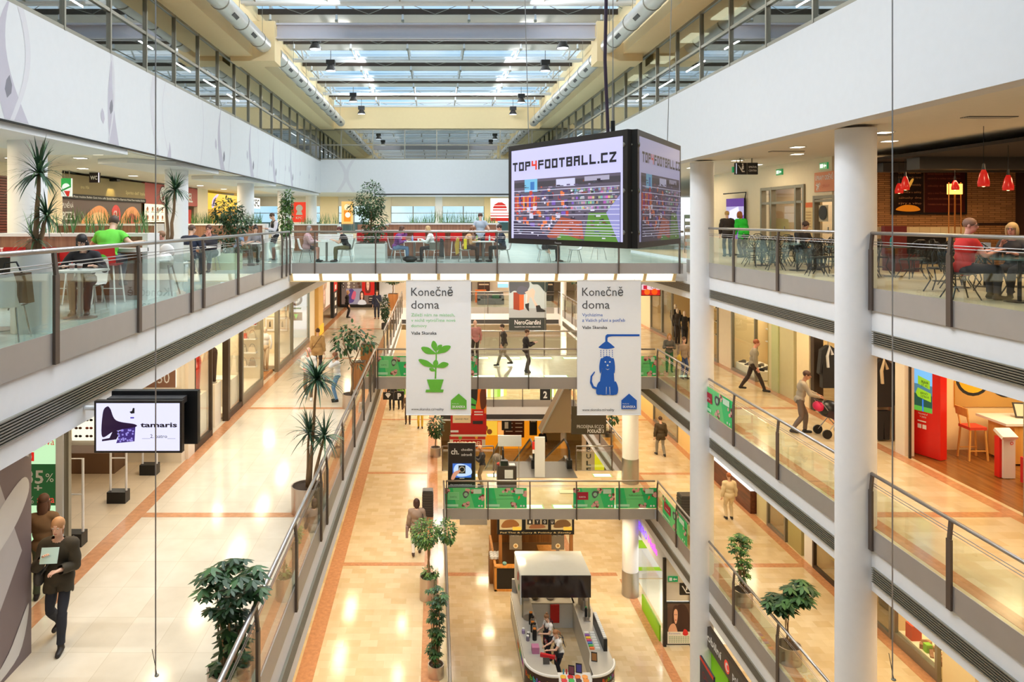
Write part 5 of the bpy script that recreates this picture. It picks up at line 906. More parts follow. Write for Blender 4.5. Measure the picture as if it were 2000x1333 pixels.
def store_picture(dim):
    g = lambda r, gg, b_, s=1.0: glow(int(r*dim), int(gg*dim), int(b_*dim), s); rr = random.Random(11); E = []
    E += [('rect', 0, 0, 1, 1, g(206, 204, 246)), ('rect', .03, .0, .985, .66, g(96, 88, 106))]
    E += [('rect', .03, .57, .985, .63, g(70, 66, 76)), ('rect', .14, .52, .27, .66, g(120, 190, 226)), ('rect', .2, .54, .24, .63, g(60, 120, 190)), ('rect', .45, .56, .62, .64, g(206, 206, 236)), ('rect', .7, .6, .9, .645, g(170, 166, 190))]
    for i in range(11):
        c_ = [(206, 70, 60), (226, 110, 50), (110, 70, 170), (200, 60, 60), (236, 150, 60)][i % 5]; E.append(('rect', .04+.021*i, .3+.01*(i % 3), .057+.021*i, .47, g(*c_)))
    for i in range(150):
        x = rr.uniform(.58, .95); y = rr.choice((.32, .37, .42, .47, .5)); E.append(('rect', x, y, x+.018, y+.025, g(rr.randint(100, 220), rr.randint(90, 190), rr.randint(110, 200))))
    for i in range(90):
        x = rr.uniform(.05, .55); y = rr.uniform(.06, .5); c_ = rr.choice(((196, 70, 60), (120, 90, 180), (226, 120, 70), (60, 56, 80), (210, 206, 230), (80, 70, 110))); E.append(('rect', x, y, x+rr.uniform(.01, .05), y+rr.uniform(.015, .06), g(*c_)))
    E += [('poly', [(.36, .02), (.5, .24), (.68, .2), (.7, .02)], g(170, 84, 64)), ('poly', [(.45, .02), (.52, .06), (.46, .02)], g(90, 150, 50)), ('poly', [(.7, .0), (.74, .28), (.88, .28), (.97, 0)], g(92, 138, 60)), ('poly', [(.46, 0), (.5, .07), (.7, 0)], g(92, 138, 60)), ('poly', [(.88, .28), (.97, 0), (.985, 0), (.985, .45)], g(150, 150, 206)), ('poly', [(.03, .0), (.03, .2), (.3, .12), (.4, .0)], g(60, 52, 76))]
    for i in range(170):
        x = rr.uniform(.04, .93); y = rr.uniform(.02, .6); c_ = rr.choice(((60, 56, 72), (96, 84, 120), (150, 140, 170), (186, 96, 80), (220, 214, 235), (70, 90, 110), (120, 70, 60), (50, 46, 60))); E.append(('rect', x, y, x+rr.uniform(.006, .045), y+rr.uniform(.006, .02), g(*c_)))
    for y in (.05, .075, .1, .13, .16, .2, .26, .31, .345, .4, .47, .53): E.append(('rect', .03, y, .985, y+.006, g(226, 224, 250)))
    E += blocky('TOP4FOOTBALL.CZ', .025, .76, .95, .1, g(40, 40, 48, .6), g(226, 60, 36))
    return E
BEZ = mat('screen_bezel', P(46, 40, 36), .35)
k = thing('screen_cluster_mount', 'black steel mount between the backs of the hanging screens', 'mount', (2.6, 9.6, -.35))
b = MB(); b.tube([(2.33, 8.62, -.2), (2.33, 8.62, 1.0)], .045, BLACK, 10); 
for z in (-.15, .35, .9): b.tube([(2.33, 8.62, z), (2.33, 9.4, z)], .03, BLACK, 8); b.tube([(2.24, 8.56, z), (2.44, 8.56, z)], .03, ALU, 8)
b.tube([(2.33, 9.4, -.2), (2.33, 9.4, 1.3)], .03, BLACK, 8); b.build('frame', k)
b = MB(); b.tube([(2.15, 8.9, 1.0), (2.12, 8.95, 2.0), (2.16, 9.0, 3.5), (2.12, 9.0, 5), (2.15, 9.0, 7.6)], .022, mat('violet_cable', P(70, 50, 70), .5), 8); tag(b.build('power_cable'), 'thick violet black power cable dropping from the roof to the hanging screens', 'cable')
for i, (xx, yy) in enumerate(((1.35, 10.3), (3.3, 10.2), (2.33, 9.4))):
    b = MB(); b.tube([(xx, yy, .95), (xx+.2*(xx-2.3), yy, 7.97)], .006, STEEL, 5); tag(b.build('suspension_wire'), ['thin steel wire from the roof to the outer end of the bright football screen', 'thin steel wire from the roof to the outer end of the dimmer screen', 'thin steel wire from the roof to the mount between the screens'][i], 'wire')
def tv(label, A, B_, dim, logo):
    A, B_ = Vector((*A, -.34)), Vector((*B_, -.34)); d = (B_-A); L = d.length; d /= L; bz = .075
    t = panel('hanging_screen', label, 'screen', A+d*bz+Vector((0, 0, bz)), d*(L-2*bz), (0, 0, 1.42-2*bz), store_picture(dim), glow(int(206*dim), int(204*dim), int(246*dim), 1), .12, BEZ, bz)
    if logo: decor(A+d*bz, d*(L-2*bz), (0, 0, bz), [('text', 'Panasonic', .44, .3, .35, WHT, .06)], t, lift=.003)
tv('big hanging screen facing the food court with a football shop advert in black capitals', (1.08, 10.55), (2.28, 8.5), 1.0, True)
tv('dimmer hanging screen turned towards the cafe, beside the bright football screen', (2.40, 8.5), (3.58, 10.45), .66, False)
# the shoe screen under the food court edge
sx0, sy0, sz0 = at(188, 881, 10.07); sw = 163*10.07/F; sh = 93*10.07/F
V_ = lambda x, y: (x, y)
els = [('blob', [(.07, .3), (.08, .8), (.13, .93), (.17, .88), (.24, .64), (.46, .56), (.47, .5), (.3, .44), (.2, .4)], glow(44, 22, 60, .7)), ('poly', [(.07, .2), (.24, .24), (.3, .42), (.2, .42), (.16, .27), (.07, .24)], glow(40, 22, 56, .7)), ('poly', [(.24, .16), (.46, .2), (.47, .5), (.3, .45)], glow(70, 50, 130, .8)), ('poly', [(.4, .82), (.43, .84), (.44, .9), (.46, .9), (.46, .79), (.42, .78)], INK), ('rect', .41, .68, .455, .71, glow(80, 70, 180, 1)),
       ('text', 'tamaris', .53, .5, .1, glow(40, 30, 46, .6), .44, .03), ('text', '___2. patro___', .55, .27, .08, glow(40, 30, 46, .6), .4)]
rr = random.Random(5)
for i in range(26): els.append(('circ', rr.uniform(.27, .45), rr.uniform(.19, .45), .02, glow(150, 140, 220, 1)))
t = panel('shop_screen', 'hanging screen with a purple wedge shoe and a shoe brand name', 'screen', (sx0, sy0, sz0), (sw, 0, 0), (0, 0, sh), els, glow(226, 226, 250, 1.05), .1, BEZ, .03)
b = MB(); b.box(sx0+.08, sy0+.3, sz0, sx0+sw+.15, sy0+.42, sz0+sh+.1, BLACK); b.box(sx0+.1, sy0+.1, sz0+sh-.05, sx0+sw, sy0+.35, sz0+sh+.04, DGREY); b.build('rear_screen', t); b = MB(); b.tube([(XL3-.02, sy0+.2, sz0+sh-.12), (sx0+.2, sy0+.2, sz0+sh-.12)], .035, WHT, 10); b.build('bracket', t)
# two cloth banners under the food court edge
def banner(label, px0, px1, els, Yb=24.72):
    x0, y, z1 = at(px0, 548, Yb); x1 = at(px1, 548, Yb)[0]; z0 = at(0, 811, Yb)[2]; t = thing('hanging_banner', label, 'banner', ((x0+x1)/2, Yb, z0)); b = MB(); n = 16; mm = 12; g = []
    for j in range(mm+1):
        for i in range(n+1): u, v = i/n, j/mm; g.append((x0+(x1-x0)*u, Yb+.005*math.sin(u*9+v*3)+.004*math.sin(v*7+u*2), z0+(z1-z0)*v))
    fs = [(j*(n+1)+i, j*(n+1)+i+1, (j+1)*(n+1)+i+1, (j+1)*(n+1)+i) for j in range(mm) for i in range(n)]
    b.add(g, fs, mat('banner_cloth', P(250, 250, 252), .8)); b.build('cloth', t, True)
    b = MB(); b.tube([(x0, Yb, z1), (x1, Yb, z1)], .015, WHT, 8); b.build('top_rod', t); b = MB(); b.tube([(x0, Yb, z0), (x1, Yb, z0)], .015, WHT, 8); b.build('bottom_rod', t)
    b = MB(); [b.tube([(x0+(x1-x0)*q, Yb, z1), (x0+(x1-x0)*q, Yb, -2.05)], .008, ALU, 5) for q in (.1, .9)]; b.build('hook', t)
    decor((x0, Yb-.0075, z0), (x1-x0, 0, 0), (0, 0, z1-z0), els, t)
GR = col(104, 186, 58); BL = col(20, 92, 190); TXG = col(82, 82, 84); GL = col(140, 210, 140)
def house(c): return [('poly', [(.69, .045), (.93, .045), (.93, .11), (.81, .16), (.69, .11)], c), ('text', 'SKANSKA', .71, .054, .018, WHT, .2, .02), ('text', 'Reality by', .71, .082, .007, WHT, .1)]
els = [('text', 'Konečně', .08, .885, .064, TXG, .64), ('text', 'doma', .08, .79, .064, TXG, .43), ('text', 'Záleží nám na místech,', .08, .733, .024, GL, .67), ('text', 'v nichž vytváříme nové', .08, .693, .024, GL, .68), ('text', 'domovy', .08, .653, .024, GL, .24), ('text', 'Vaše Skanska', .08, .598, .023, INK, .39, .012), ('text', 'www.skanska.cz/reality', .08, .035, .019, INK, .5)]
def leaf2(x0, y0, x1, y1, w_): 
    d = Vector((x1-x0, (y1-y0)*2.07)); n = Vector((-d.y, d.x)).normalized(); q = lambda t, o: (x0+d.x*t+n.x*o*w_, y0+(d.y*t+n.y*o*w_)/2.07); return ('blob', [q(0, 0), q(.3, .7), (q(.65, 1)), q(1, .25), q(.95, -.4), q(.6, -.8), q(.3, -.5)], GR)
els += [('poly', [(.44, .27), (.465, .27), (.475, .43), (.47, .5), (.455, .5), (.455, .43)], GR), leaf2(.46, .455, .24, .5, .055), leaf2(.47, .455, .68, .51, .055), leaf2(.465, .47, .42, .55, .05), leaf2(.47, .48, .55, .52, .035), leaf2(.455, .355, .2, .41, .05), leaf2(.465, .355, .65, .38, .05), leaf2(.46, .35, .46, .41, .045), leaf2(.46, .33, .36, .345, .03), ('poly', [(.32, .265), (.58, .265), (.53, .19), (.37, .19)], GR), ('poly', [(.3, .17), (.57, .17), (.58, .19), (.31, .19)], GR)]+house(GR)
banner('white banner with a green potted plant drawing', 793, 920, els)
els = [('text', 'Konečně', .08, .885, .064, TXG, .64), ('text', 'doma', .08, .79, .064, TXG, .43), ('text', 'Vycházíme', .08, .733, .024, BL, .32), ('text', 'z Vašich přání a potřeb', .08, .693, .024, BL, .67), ('text', 'Vaše Skanska', .08, .64, .023, INK, .39, .012), ('text', 'www.skanska.cz/reality', .08, .03, .019, INK, .5)]
arc = [(.46+.07*math.cos(a), .565+.034*math.sin(a)) for a in np.linspace(PI, PI/2, 6)]
els += [('rect', .44, .53, .475, .575, BL), ('rect', .53, .585, .975, .6, BL), ('poly', [(.44, .575), (.445, .59), (.47, .6), (.54, .6), (.54, .585), (.49, .58), (.475, .572)], BL), ('blob', [(.34, .5), (.36, .515), (.44, .545), (.48, .545), (.56, .515), (.58, .5), (.46, .49)], BL)]
for r in range(4):
    for c_ in range(5): els.append(('circ', .37+.045*c_, .48-.014*r, .004, BL, 6))
els += [('blob', [(.35, .16), (.36, .26), (.41, .36), (.55, .36), (.58, .26), (.6, .16), (.5, .15)], BL), ('blob', [(.38, .36), (.38, .41), (.43, .435), (.5, .435), (.56, .41), (.56, .36), (.5, .33), (.43, .33)], BL), ('blob', [(.36, .31), (.345, .36), (.37, .42), (.41, .41), (.39, .35)], BL), ('blob', [(.58, .31), (.59, .36), (.57, .42), (.53, .41), (.55, .35)], BL), ('blob', [(.3, .16), (.31, .22), (.36, .25), (.4, .2), (.38, .155)], BL), ('blob', [(.55, .16), (.55, .22), (.6, .25), (.64, .2), (.62, .155)], BL), ('poly', [(.31, .19), (.24, .2), (.2, .24), (.21, .29), (.27, .325), (.28, .32), (.235, .285), (.23, .25), (.26, .215), (.31, .205)], BL),
        ('circ', .44, .395, .006, WHT, 8), ('circ', .51, .395, .006, WHT, 8), ('circ', .475, .37, .007, WHT, 8), ('poly', [(.44, .345), (.475, .335), (.51, .345), (.475, .34)], WHT), ('poly', [(.45, .155), (.455, .155), (.46, .21), (.452, .21)], WHT), ('poly', [(.51, .155), (.515, .155), (.51, .21), (.503, .21)], WHT)]+house(BL)
banner('white banner with a blue dog under a shower head', 1127, 1252, els)
# boots banner over the second opening, black signs, foot health poster
x0, y, z0 = at(994, 646, 45); wd = 73*45/F; hh = 102*45/F
GREY = col(186, 200, 204)
els = [('rect', 0, .0, 1, .24, col(52, 58, 56)), ('rect', 0, .24, 1, 1, GREY), ('rect', 0, .24, 1, .42, col(170, 176, 180)), ('rect', .45, .5, .5, 1, col(206, 216, 220)), ('poly', [(.12, .4), (.12, .72), (.28, .72), (.28, .38)], col(150, 60, 36)), ('poly', [(.28, .38), (.28, .72), (.4, .7), (.4, .4)], col(214, 100, 50)), ('blob', [(.02, .72), (.05, 1.0), (.45, 1.0), (.55, .84), (.4, .72), (.15, .75)], col(84, 88, 96)), ('blob', [(.2, .74), (.3, .84), (.5, .8), (.46, .7), (.3, .68)], col(90, 92, 108)), ('poly', [(.42, .72), (.64, .8), (.7, .74), (.66, .6), (.78, .46), (.72, .44), (.6, .62), (.52, .66)], col(232, 196, 180)), ('poly', [(.5, .68), (.56, .64), (.52, .52), (.48, .53)], col(226, 190, 172)), ('poly', [(.43, .5), (.54, .52), (.53, .44), (.54, .36), (.5, .38), (.44, .44)], INK), ('poly', [(.72, .47), (.82, .48), (.86, .42), (.98, .38), (.98, .35), (.74, .35)], INK), ('blob', [(.6, 1), (.62, .88), (.8, .86), (1, .72), (1, 1)], col(50, 66, 66)),
       ('text', 'NeroGiardini', .15, .115, .09, WHT, .7, .01), ('text', 'NAJDETE NÁS VE DRUHÉM PATŘE', .15, .06, .02, WHT, .7, .01)]
t = panel('boots_banner', 'large hanging banner of crossed legs in black boots over a dark name strip', 'banner', (x0, y, z0), (wd, 0, 0), (0, 0, hh+.05), els, GREY, .02)
b = MB(); [b.tube([(x0+wd*q, y+.02, z0+hh), (x0+wd*q, y+.02, -2.1)], .01, ALU, 5) for q in (.1, .9)]; b.build('wire', t)
t = panel('brown_sign', 'dark brown hanging shop board with a store name and floor number', 'sign', at(1116, 849, 35), (68*35/F, 0, 0), (0, 0, 55*35/F), [('text', 'PRODEJNA ECCO', .16, .22, .12, WHT, .77), ('text', 'PODLAŽÍ 3', .46, .06, .12, WHT, .47, .03)], mat('sign_brown2', P(74, 66, 52), .4), .04)
b = MB(); x, y, z = at(1116, 795, 35); [b.tube([(x+q, 35.02, z), (x+q, 35.02, -2.13)], .008, ALU, 5) for q in (.2, 1.4)]; b.build('wire', t)
els = [('text', 'ch.', .1, .78, .12, WHT, .3, .02), ('text', 'chodím', .48, .85, .05, WHT, .42, .01), ('text', 'zdravě', .48, .75, .05, WHT, .4, .01), ('rect', .16, .32, .86, .6, glow(60, 110, 200, 1)), ('blob', [(.2, .45), (.3, .58), (.6, .58), (.84, .5), (.84, .38), (.4, .34)], glow(190, 215, 245, 1)), ('rect', .38, .4, .64, .56, INK), ('circ', .51, .48, .06, WHT), ('circ', .51, .48, .045, INK), ('blob', [(.1, .3), (.2, .42), (.42, .47), (.44, .44), (.3, .36), (.2, .28)], glow(214, 150, 120, .9)), ('rect', .42, .3, .6, .315, WHT), ('text', 'Play www.chodimzdrave.cz', .08, .17, .025, WHT, .8)]  # printed, not backlit: picture and foot have light put into their colour
t = panel('foot_health_poster', 'tall black stand poster with white handwriting logo and a blue picture', 'poster', (.52, 28.4, F1+.35), (1.06, 0, 0), (0, 0, 2.0), els, mat('poster_black', P(44, 38, 36), .4), .05, ALU, .02)
b = MB(); b.box(.5, 28.42, F1, .58, 28.5, F1+.35, ALU); b.box(1.52, 28.42, F1, 1.6, 28.5, F1+.35, ALU); b.box(.45, 28.3, F1, 1.65, 28.6, F1+.03, ALU); b.build('stand', t)
# green adverts on the footbridge glass
def greenad(P0, U, V, label, first, grp='green advert panels on the bridge glass'):
    d = first; PK = col(226, 170, 160); DK = col(120, 60, 60)
    els = [('poly', [(.3, 0), (.75, 0), (.6, 1), (.2, 1)], col(110, 212, 130)), ('poly', [(.0, 0), (.25, 0), (.12, 1), (0, 1)], col(60, 196, 120))]
    rr = random.Random(d)
    for (fx, fy) in ((.05, .9), (.62, .9), (.52, .18), (.95, .55)) if d % 2 else ((.5, .92), (.72, .95), (.66, .12), (.98, .7)):
        for i in range(9): els.append(('circ', min(.97, max(.03, fx+rr.uniform(-.08, .08))), min(.93, max(.07, fy+rr.uniform(-.13, .13))), .07, PK if i % 3 else DK, 8))
    if d % 2: els += [('rect', .08, .42, .36, .8, col(196, 28, 60) if d == 3 else col(150, 224, 160)), ('rect', .09, .44, .35, .78, col(170, 24, 50) if d == 3 else col(130, 214, 146)), ('text', 'KARTA', .14, .52, .08, WHT if d == 3 else col(60, 110, 70), .16), ('blob', [(.45, .7), (.5, .85), (.6, .8), (.58, .6), (.5, .5)], col(90, 86, 90)), ('circ', .53, .68, .1, col(150, 200, 160))]
    else: els += [('text', 'Velikonoční karty', .32, .6, .09, col(70, 110, 60), .4), ('poly', [(.78, .42), (.84, .5), (.83, .62), (.8, .6)], col(220, 130, 60)), ('rect', .1, .45, .7, .47, col(90, 190, 110))]
    els += [('rect', .72, .72, .92, .95, col(206, 232, 206)), ('rect', .02, .08, .34, .2, col(180, 236, 196)), ('circ', .86, .12, .05, WHT, 8), ('circ', .93, .12, .05, WHT, 8)]
    return panel('green_advert', label, 'advert', P0, U, V, els, mat('advert_green', P(46, 200, 112), .35), .008, group=None)
def pxad(px0, px1, lab, d, zf): x0 = (px0-850)*YB/F; x1 = (px1-850)*YB/F; return greenad((x0, YB-.02, zf+.06), (x1-x0, 0, 0), (0, 0, .78), lab, d)
pxad(868.5, 946.5, 'green advert with a pale frame, first on the lower bridge beside the black poster', 1, F1); pxad(948.5, 1028.5, 'green advert of blossoms and thin text, second on the lower bridge', 2, F1); pxad(1119.5, 1200, 'green advert with a dark red square on the lower bridge', 3, F1); pxad(1202, 1282, 'green advert of blossoms nearest the bridge corner on the lower bridge', 4, F1)
pxad(736, 799, 'green advert with a pale frame on the upper bridge near the wooden bins', 1, F2); pxad(902, 932, 'green advert strip on the upper bridge beside the plant banner', 2, F2); pxad(1243, 1281, 'green advert strip on the upper bridge beside the dog banner', 4, F2)
greenad((XR-.03, 23.0, F2+.06), (0, -2.35, 0), (0, 0, .8), 'green advert with a dark red square at the end of the railing by the pram', 3)
greenad((XR-.03, 27.0, F1+.06), (0, -2.6, 0), (0, 0, .8), 'green advert with a dark red square beside the litter bin corner', 3)
# hanging signs inside the food court and by the parking arrows
def hangsign(px, py, Y, w_, h_, els, m, label, zt):
    x, y, z = at(px, py, Y); t = panel('hanging_sign', label, 'sign', (x-w_/2, y, z-h_/2), (w_, 0, 0), (0, 0, h_), els, m, .1); b = MB(); [b.tube([(x+q*w_, y+.05, z+h_/2), (x+q*w_, y+.05, zt)], .015, ALU, 6) for q in (-.25, .25)]; b.build('hanger', t)
hangsign(184, 347, 26, .36, .36, [('text', 'WC', .1, .3, .38, WHT, .72, .04), ('rect', .92, 0, 1, 1, glow(245, 235, 245, 1.5))], mat('sign_plum', P(30, 16, 24), .4), 'square hanging black sign with the white letters WC', 1.7)
hangsign(129, 366, 24.5, .34, .62, [('rect', 0, .5, 1, 1, glow(40, 160, 70, 1)), ('circ', .5, .5, .22, glow(230, 240, 230, 1)), ('poly', [(.3, .3), (.9, .3), (.8, 0), (.6, 0)], glow(200, 40, 30, 1)), ('poly', [(0, .35), (1, .6), (1, .5), (0, .25)], glow(30, 140, 60, 1))], glow(225, 235, 225, .9), 'green, white and red hanging light box beside the nearest dracaena', 1.7)
hangsign(758, 774, 39.5, .56, .4, [('poly', [(.2, .75), (.8, .75), (.5, .2)], WHT), ('rect', .3, .78, .7, .9, WHT)], BLACK, 'black hanging sign with a white downward arrow beside the parking sign', -7.625)
hangsign(780, 774, 39.5, .52, .5, [('text', 'P', .3, .2, .6, WHT, .4, .05)], BLACK, 'black hanging parking sign with a white letter P', -7.625)
# ================================================================ plants
LEAFM = [mat('leaf_deep', P(44, 74, 40), .45, var=.3), mat('leaf_mid', P(70, 108, 58), .45, var=.3), mat('leaf_fresh', P(110, 150, 70), .45, var=.25)]
DRAC = mat('dracaena_leaf', P(52, 84, 62), .4, var=.3); DRAC2 = mat('dracaena_leaf_light', P(96, 128, 84), .4, var=.2); BARK = mat('bark', P(140, 112, 82), .8, var=.3, bump=.3); SOIL = mat('soil', P(70, 52, 38), .9)
GRASSM = mat('grass_blade', P(60, 110, 50), .5, var=.3); GRASS2 = mat('grass_blade_light', P(110, 150, 80), .5, var=.3)
def strip(b, p, d, L, w_, droop, m, seg=5):
    d = Vector(d).normalized(); pts = []; p = Vector(p); side = d.cross(Vector((0, 0, 1)))
    side = side.normalized() if side.length > 1e-3 else Vector((1, 0, 0)); A = []; v = d.copy(); q = p.copy()
    for i in range(seg+1):
        t = i/seg; ww = w_*(1-t)**.7*(.5+.5*min(1, t*5)); A.append((q-side*ww/2, q+side*ww/2)); v = (v+Vector((0, 0, -droop/seg))).normalized(); q = q+v*L/seg
    vs = [x for a in A for x in a]; b.add(vs, [(2*i, 2*i+1, 2*i+3, 2*i+2) for i in range(seg)], m)
def rosette(b, c, R, n, rr, up=.25, droop=1.1):
    for i in range(n):
        a = rr.uniform(0, 2*PI); e = rr.uniform(-.35, 1.35)+up*.3; strip(b, c, (math.cos(a)*math.cos(e), math.sin(a)*math.cos(e), math.sin(e)), R*rr.uniform(.75, 1.15), R*.085, droop*rr.uniform(.6, 1.3), DRAC if rr.random() < .7 else DRAC2)
def leafq(b, p, d, n, L, w_, m):
    d = Vector(d).normalized(); s = d.cross(Vector(n)); s = s.normalized() if s.length > 1e-3 else d.orthogonal().normalized(); p = Vector(p)
    b.add([p, p+d*L*.35-s*w_/2, p+d*L*.7-s*w_*.42, p+d*L, p+d*L*.7+s*w_*.42, p+d*L*.35+s*w_/2], [(0, 1, 2, 3), (0, 3, 4, 5)], m)
def cloud(b, c, r, n, rr, L=.09, mats=(0, 1), droop=.5):
    for i in range(n):
        u = Vector((rr.gauss(0, 1), rr.gauss(0, 1), rr.gauss(0, 1))).normalized()*rr.uniform(.45, 1)**.6; p = Vector((c[0]+u.x*r[0], c[1]+u.y*r[1], c[2]+u.z*r[2])); d = (u+Vector((rr.uniform(-.6, .6), rr.uniform(-.6, .6), rr.uniform(-.6, .3)-droop)))
        leafq(b, p, d, (rr.uniform(-.4, .4), rr.uniform(-.4, .4), 1), L*rr.uniform(.7, 1.25), L*.48, LEAFM[mats[0] if rr.random() < .6 else mats[1]])
def palmate(b, p, rr, L, n=7, mats=(0, 1)):
    a0 = rr.uniform(0, 2*PI); m = LEAFM[mats[0] if rr.random() < .65 else mats[1]]
    for k in range(n):
        a = a0+2*PI*k/n; leafq(b, p, (math.cos(a), math.sin(a), -.45+rr.uniform(-.15, .15)), (0, 0, 1), L*rr.uniform(.85, 1.1), L*.36, m)
def pot_round(t, x, y, z, r, h, m, taper=1.0):
    b = MB(); b.lathe([(r*taper, 0), (r, h), (r-.025, h), (r-.03, h-.05)], x, y, m, 28, z); pt_ = b.build('pot', t, .7); b = MB(); b.lathe([(r-.03, h-.06), (r-.03, h-.045)], x, y, SOIL, 24, z); b.build('soil', pt_)
def wobble(p, q, n, a, rr):
    p, q = Vector(p), Vector(q); return [p+(q-p)*i/n+(Vector((rr.uniform(-a, a), rr.uniform(-a, a), 0)) if 0 < i < n else Vector()) for i in range(n+1)]
def dracaena(label, x, y, z, r, h, potm, heads, seed):
    rr = random.Random(seed); t = thing('dracaena', label, 'plant', (x, y, z)); pot_round(t, x, y, z, r, h, potm)
    tr = MB(); fo = MB()
    for (dx, dy, hz, R, n) in heads: tr.tube(wobble((x+dx*.25, y+dy*.25, z+h-.08), (x+dx, y+dy, z+hz), 5, .012, rr), .045, BARK, 8, .022); rosette(fo, (x+dx, y+dy, z+hz), R, n, rr)
    tr.build('trunk', t, True); fo.build('foliage', t); return t
POTW = mat('white_pot', P(232, 234, 230), .4); POTS = mat('steel_pot', P(196, 180, 168), .28, .8)
dracaena('tall dracaena in a tall white cylinder beside the nearest round column', -5.42, 9.66, F3, .265, 1.07, POTW, [(.08, 0, 2.12, .50, 90), (.16, .05, 1.55, .42, 60), (.02, 0, 1.22, .35, 36)], 1)
dracaena('slim dracaena in a white cylinder before the second round column', -5.65, 15.2, F3, .3, 1.04, POTW, [(.14, 0, 2.14, .50, 90), (-.06, .02, 1.78, .36, 44)], 2)
dracaena('many headed dracaena in a steel pot beside the walkway railing', -2.68, 15.0, F2, .33, .55, POTS, [(.20, 0, 2.75, .72, 120), (.02, .1, 1.6, .6, 60), (.38, -.1, 1.6, .58, 60)], 3)
def schefflera(label, x, y, z, r, h, potm, crowns, seed, L=.16, mats=(0, 1), nst=5, pot=True):
    rr = random.Random(seed); t = thing('umbrella_plant', label, 'plant', (x, y, z)); pot_round(t, x, y, z, r, h, potm); st = MB(); fo = MB()
    for (dx, dy, hz, rx, rz, n) in crowns:
        for k in range(nst): a = rr.uniform(0, 6.3); st.tube(wobble((x+.06*math.cos(a), y+.06*math.sin(a), z+h-.06), (x+dx+rx*.45*math.cos(a), y+dy+rx*.45*math.sin(a), z+hz), 4, .03, rr), .016, BARK, 6, .008)
        for k in range(n):
            u = Vector((rr.gauss(0, 1), rr.gauss(0, 1), rr.gauss(0, 1))).normalized()*rr.uniform(.3, 1)**.5; palmate(fo, (x+dx+u.x*rx, y+dy+u.y*rx, z+hz+u.z*rz), rr, L*rr.uniform(.8, 1.2), 7, mats)
    st.build('stem', t); fo.build('foliage', t); return t
schefflera('bushy umbrella plant at the walkway railing nearest the camera', -2.68, 9.3, F2, .27, .3, POTS, [(.02, 0, 1.36, .44, .34, 90), (.05, 0, .8, .22, .35, 30), (.0, 0, .36, .25, .12, 22)], 4, .15)
schefflera('umbrella plant in a steel pot on the lower walkway, thinner one of two', 8.98, 20.9, F1, .27, .42, POTS, [(-.1, 0, 1.75, .34, .34, 60), (.0, 0, 1.1, .22, .5, 40)], 5, .13, (1, 2))
schefflera('umbrella plant with two broad crowns and large leaves in a steel pot', 8.98, 18.2, F1, .3, .42, POTS, [(-.25, 0, 1.5, .36, .2, 34), (.30, .05, 1.75, .38, .26, 38)], 6, .26, (0, 1), 2)
schefflera('tall climbing umbrella plant at the edge of the lower walkway', .02, 17.6, F1, .2, .3, POTS, [(.0, 0, 1.95, .26, .26, 44), (0, 0, 1.3, .2, .5, 60), (-.02, 0, .7, .17, .4, 40)], 7, .12, (0, 1))
def tree(nm, label, x, y, z, pot, trunk, crowns, seed, L=.09, mats=(0, 1), bare=0):
    rr = random.Random(seed); t = thing(nm, label, 'plant', (x, y, z)); kind = pot[0]
    if kind == 'round': pot_round(t, x, y, z, pot[1], pot[2], pot[3])
    else:
        b = MB(); s = pot[1]; b.box(x-s, y-s, z, x+s, y+s, z+pot[2], pot[3])
        if kind == 'slat':
            for i in range(9): b.box(x-s+.02+i*(2*s-.04)/9, y-s-.012, z+.02, x-s+.02+(i+.6)*(2*s-.04)/9, y-s, z+pot[2], wood('planter_slat', P(170, 112, 62), P(196, 136, 80)))
        pt_ = b.build('pot', t); b = MB(); b.box(x-s+.04, y-s+.04, z+pot[2], x+s-.04, y+s-.04, z+pot[2]+.01, SOIL); b.build('soil', pt_)
    tr = MB(); fo = MB()
    for (p0, p1, r0, r1) in trunk: tr.tube(wobble((x+p0[0], y+p0[1], z+p0[2]), (x+p1[0], y+p1[1], z+p1[2]), 6, .02, rr), r0, BARK, 8, r1)
    for (dx, dy, hz, rx, rz, n) in crowns:
        cloud(fo, (x+dx, y+dy, z+hz), (rx, rx, rz), n, rr, L, mats)
        for k in range(bare): a = rr.uniform(0, 6.3); u = rr.uniform(.3, .9); tr.tube(wobble((x+dx*.6, y+dy*.6, z+hz-rz*.9), (x+dx+rx*u*math.cos(a), y+dy+rx*u*math.sin(a), z+hz+rz*rr.uniform(-.4, .7)), 3, .03, rr), .012, BARK, 5, .005)
    tr.build('trunk', t, True); fo.build('foliage', t); return t
tree('ficus_tree', 'dense weeping fig in a big white square pot in the food court', -2.32, 25.9, F3, ('box', .55, .66, POTW), [((0, 0, .6), (0, 0, 1.9), .05, .03)], [(0, 0, 2.2, .52, .72, 1100), (.1, 0, 1.45, .5, .7, 800), (-.45, 0, 2.0, .42, .32, 260), (.0, 0, .95, .35, .35, 240)], 8, .10)
tree('bushy_plant', 'dark bushy plant with drooping branches in a pale pot behind the two suited men', -6.35, 21.9, F3, ('round', .45, .5, mat('pale_green_pot', P(206, 214, 176), .4)), [((0, 0, .45), (.1, 0, 1.5), .06, .03)], [(.0, 0, 1.75, .5, .42, 520), (.3, 0, 1.45, .45, .4, 420), (-.15, 0, 1.0, .55, .3, 320), (.2, 0, .7, .4, .25, 200)], 9, .11, (0, 0), 5)
tree('slender_plant', 'slender upright plant beside the waiter', -6.5, 31.0, F3, ('round', .25, .4, POTW), [((dx, 0, .35), (dx*3, .02, 2.6), .02, .008) for dx in (-.06, 0, .06, .1)], [(.05, 0, 1.6, .3, .95, 700), (.1, 0, 2.35, .28, .5, 260)], 10, .14, (1, 2))
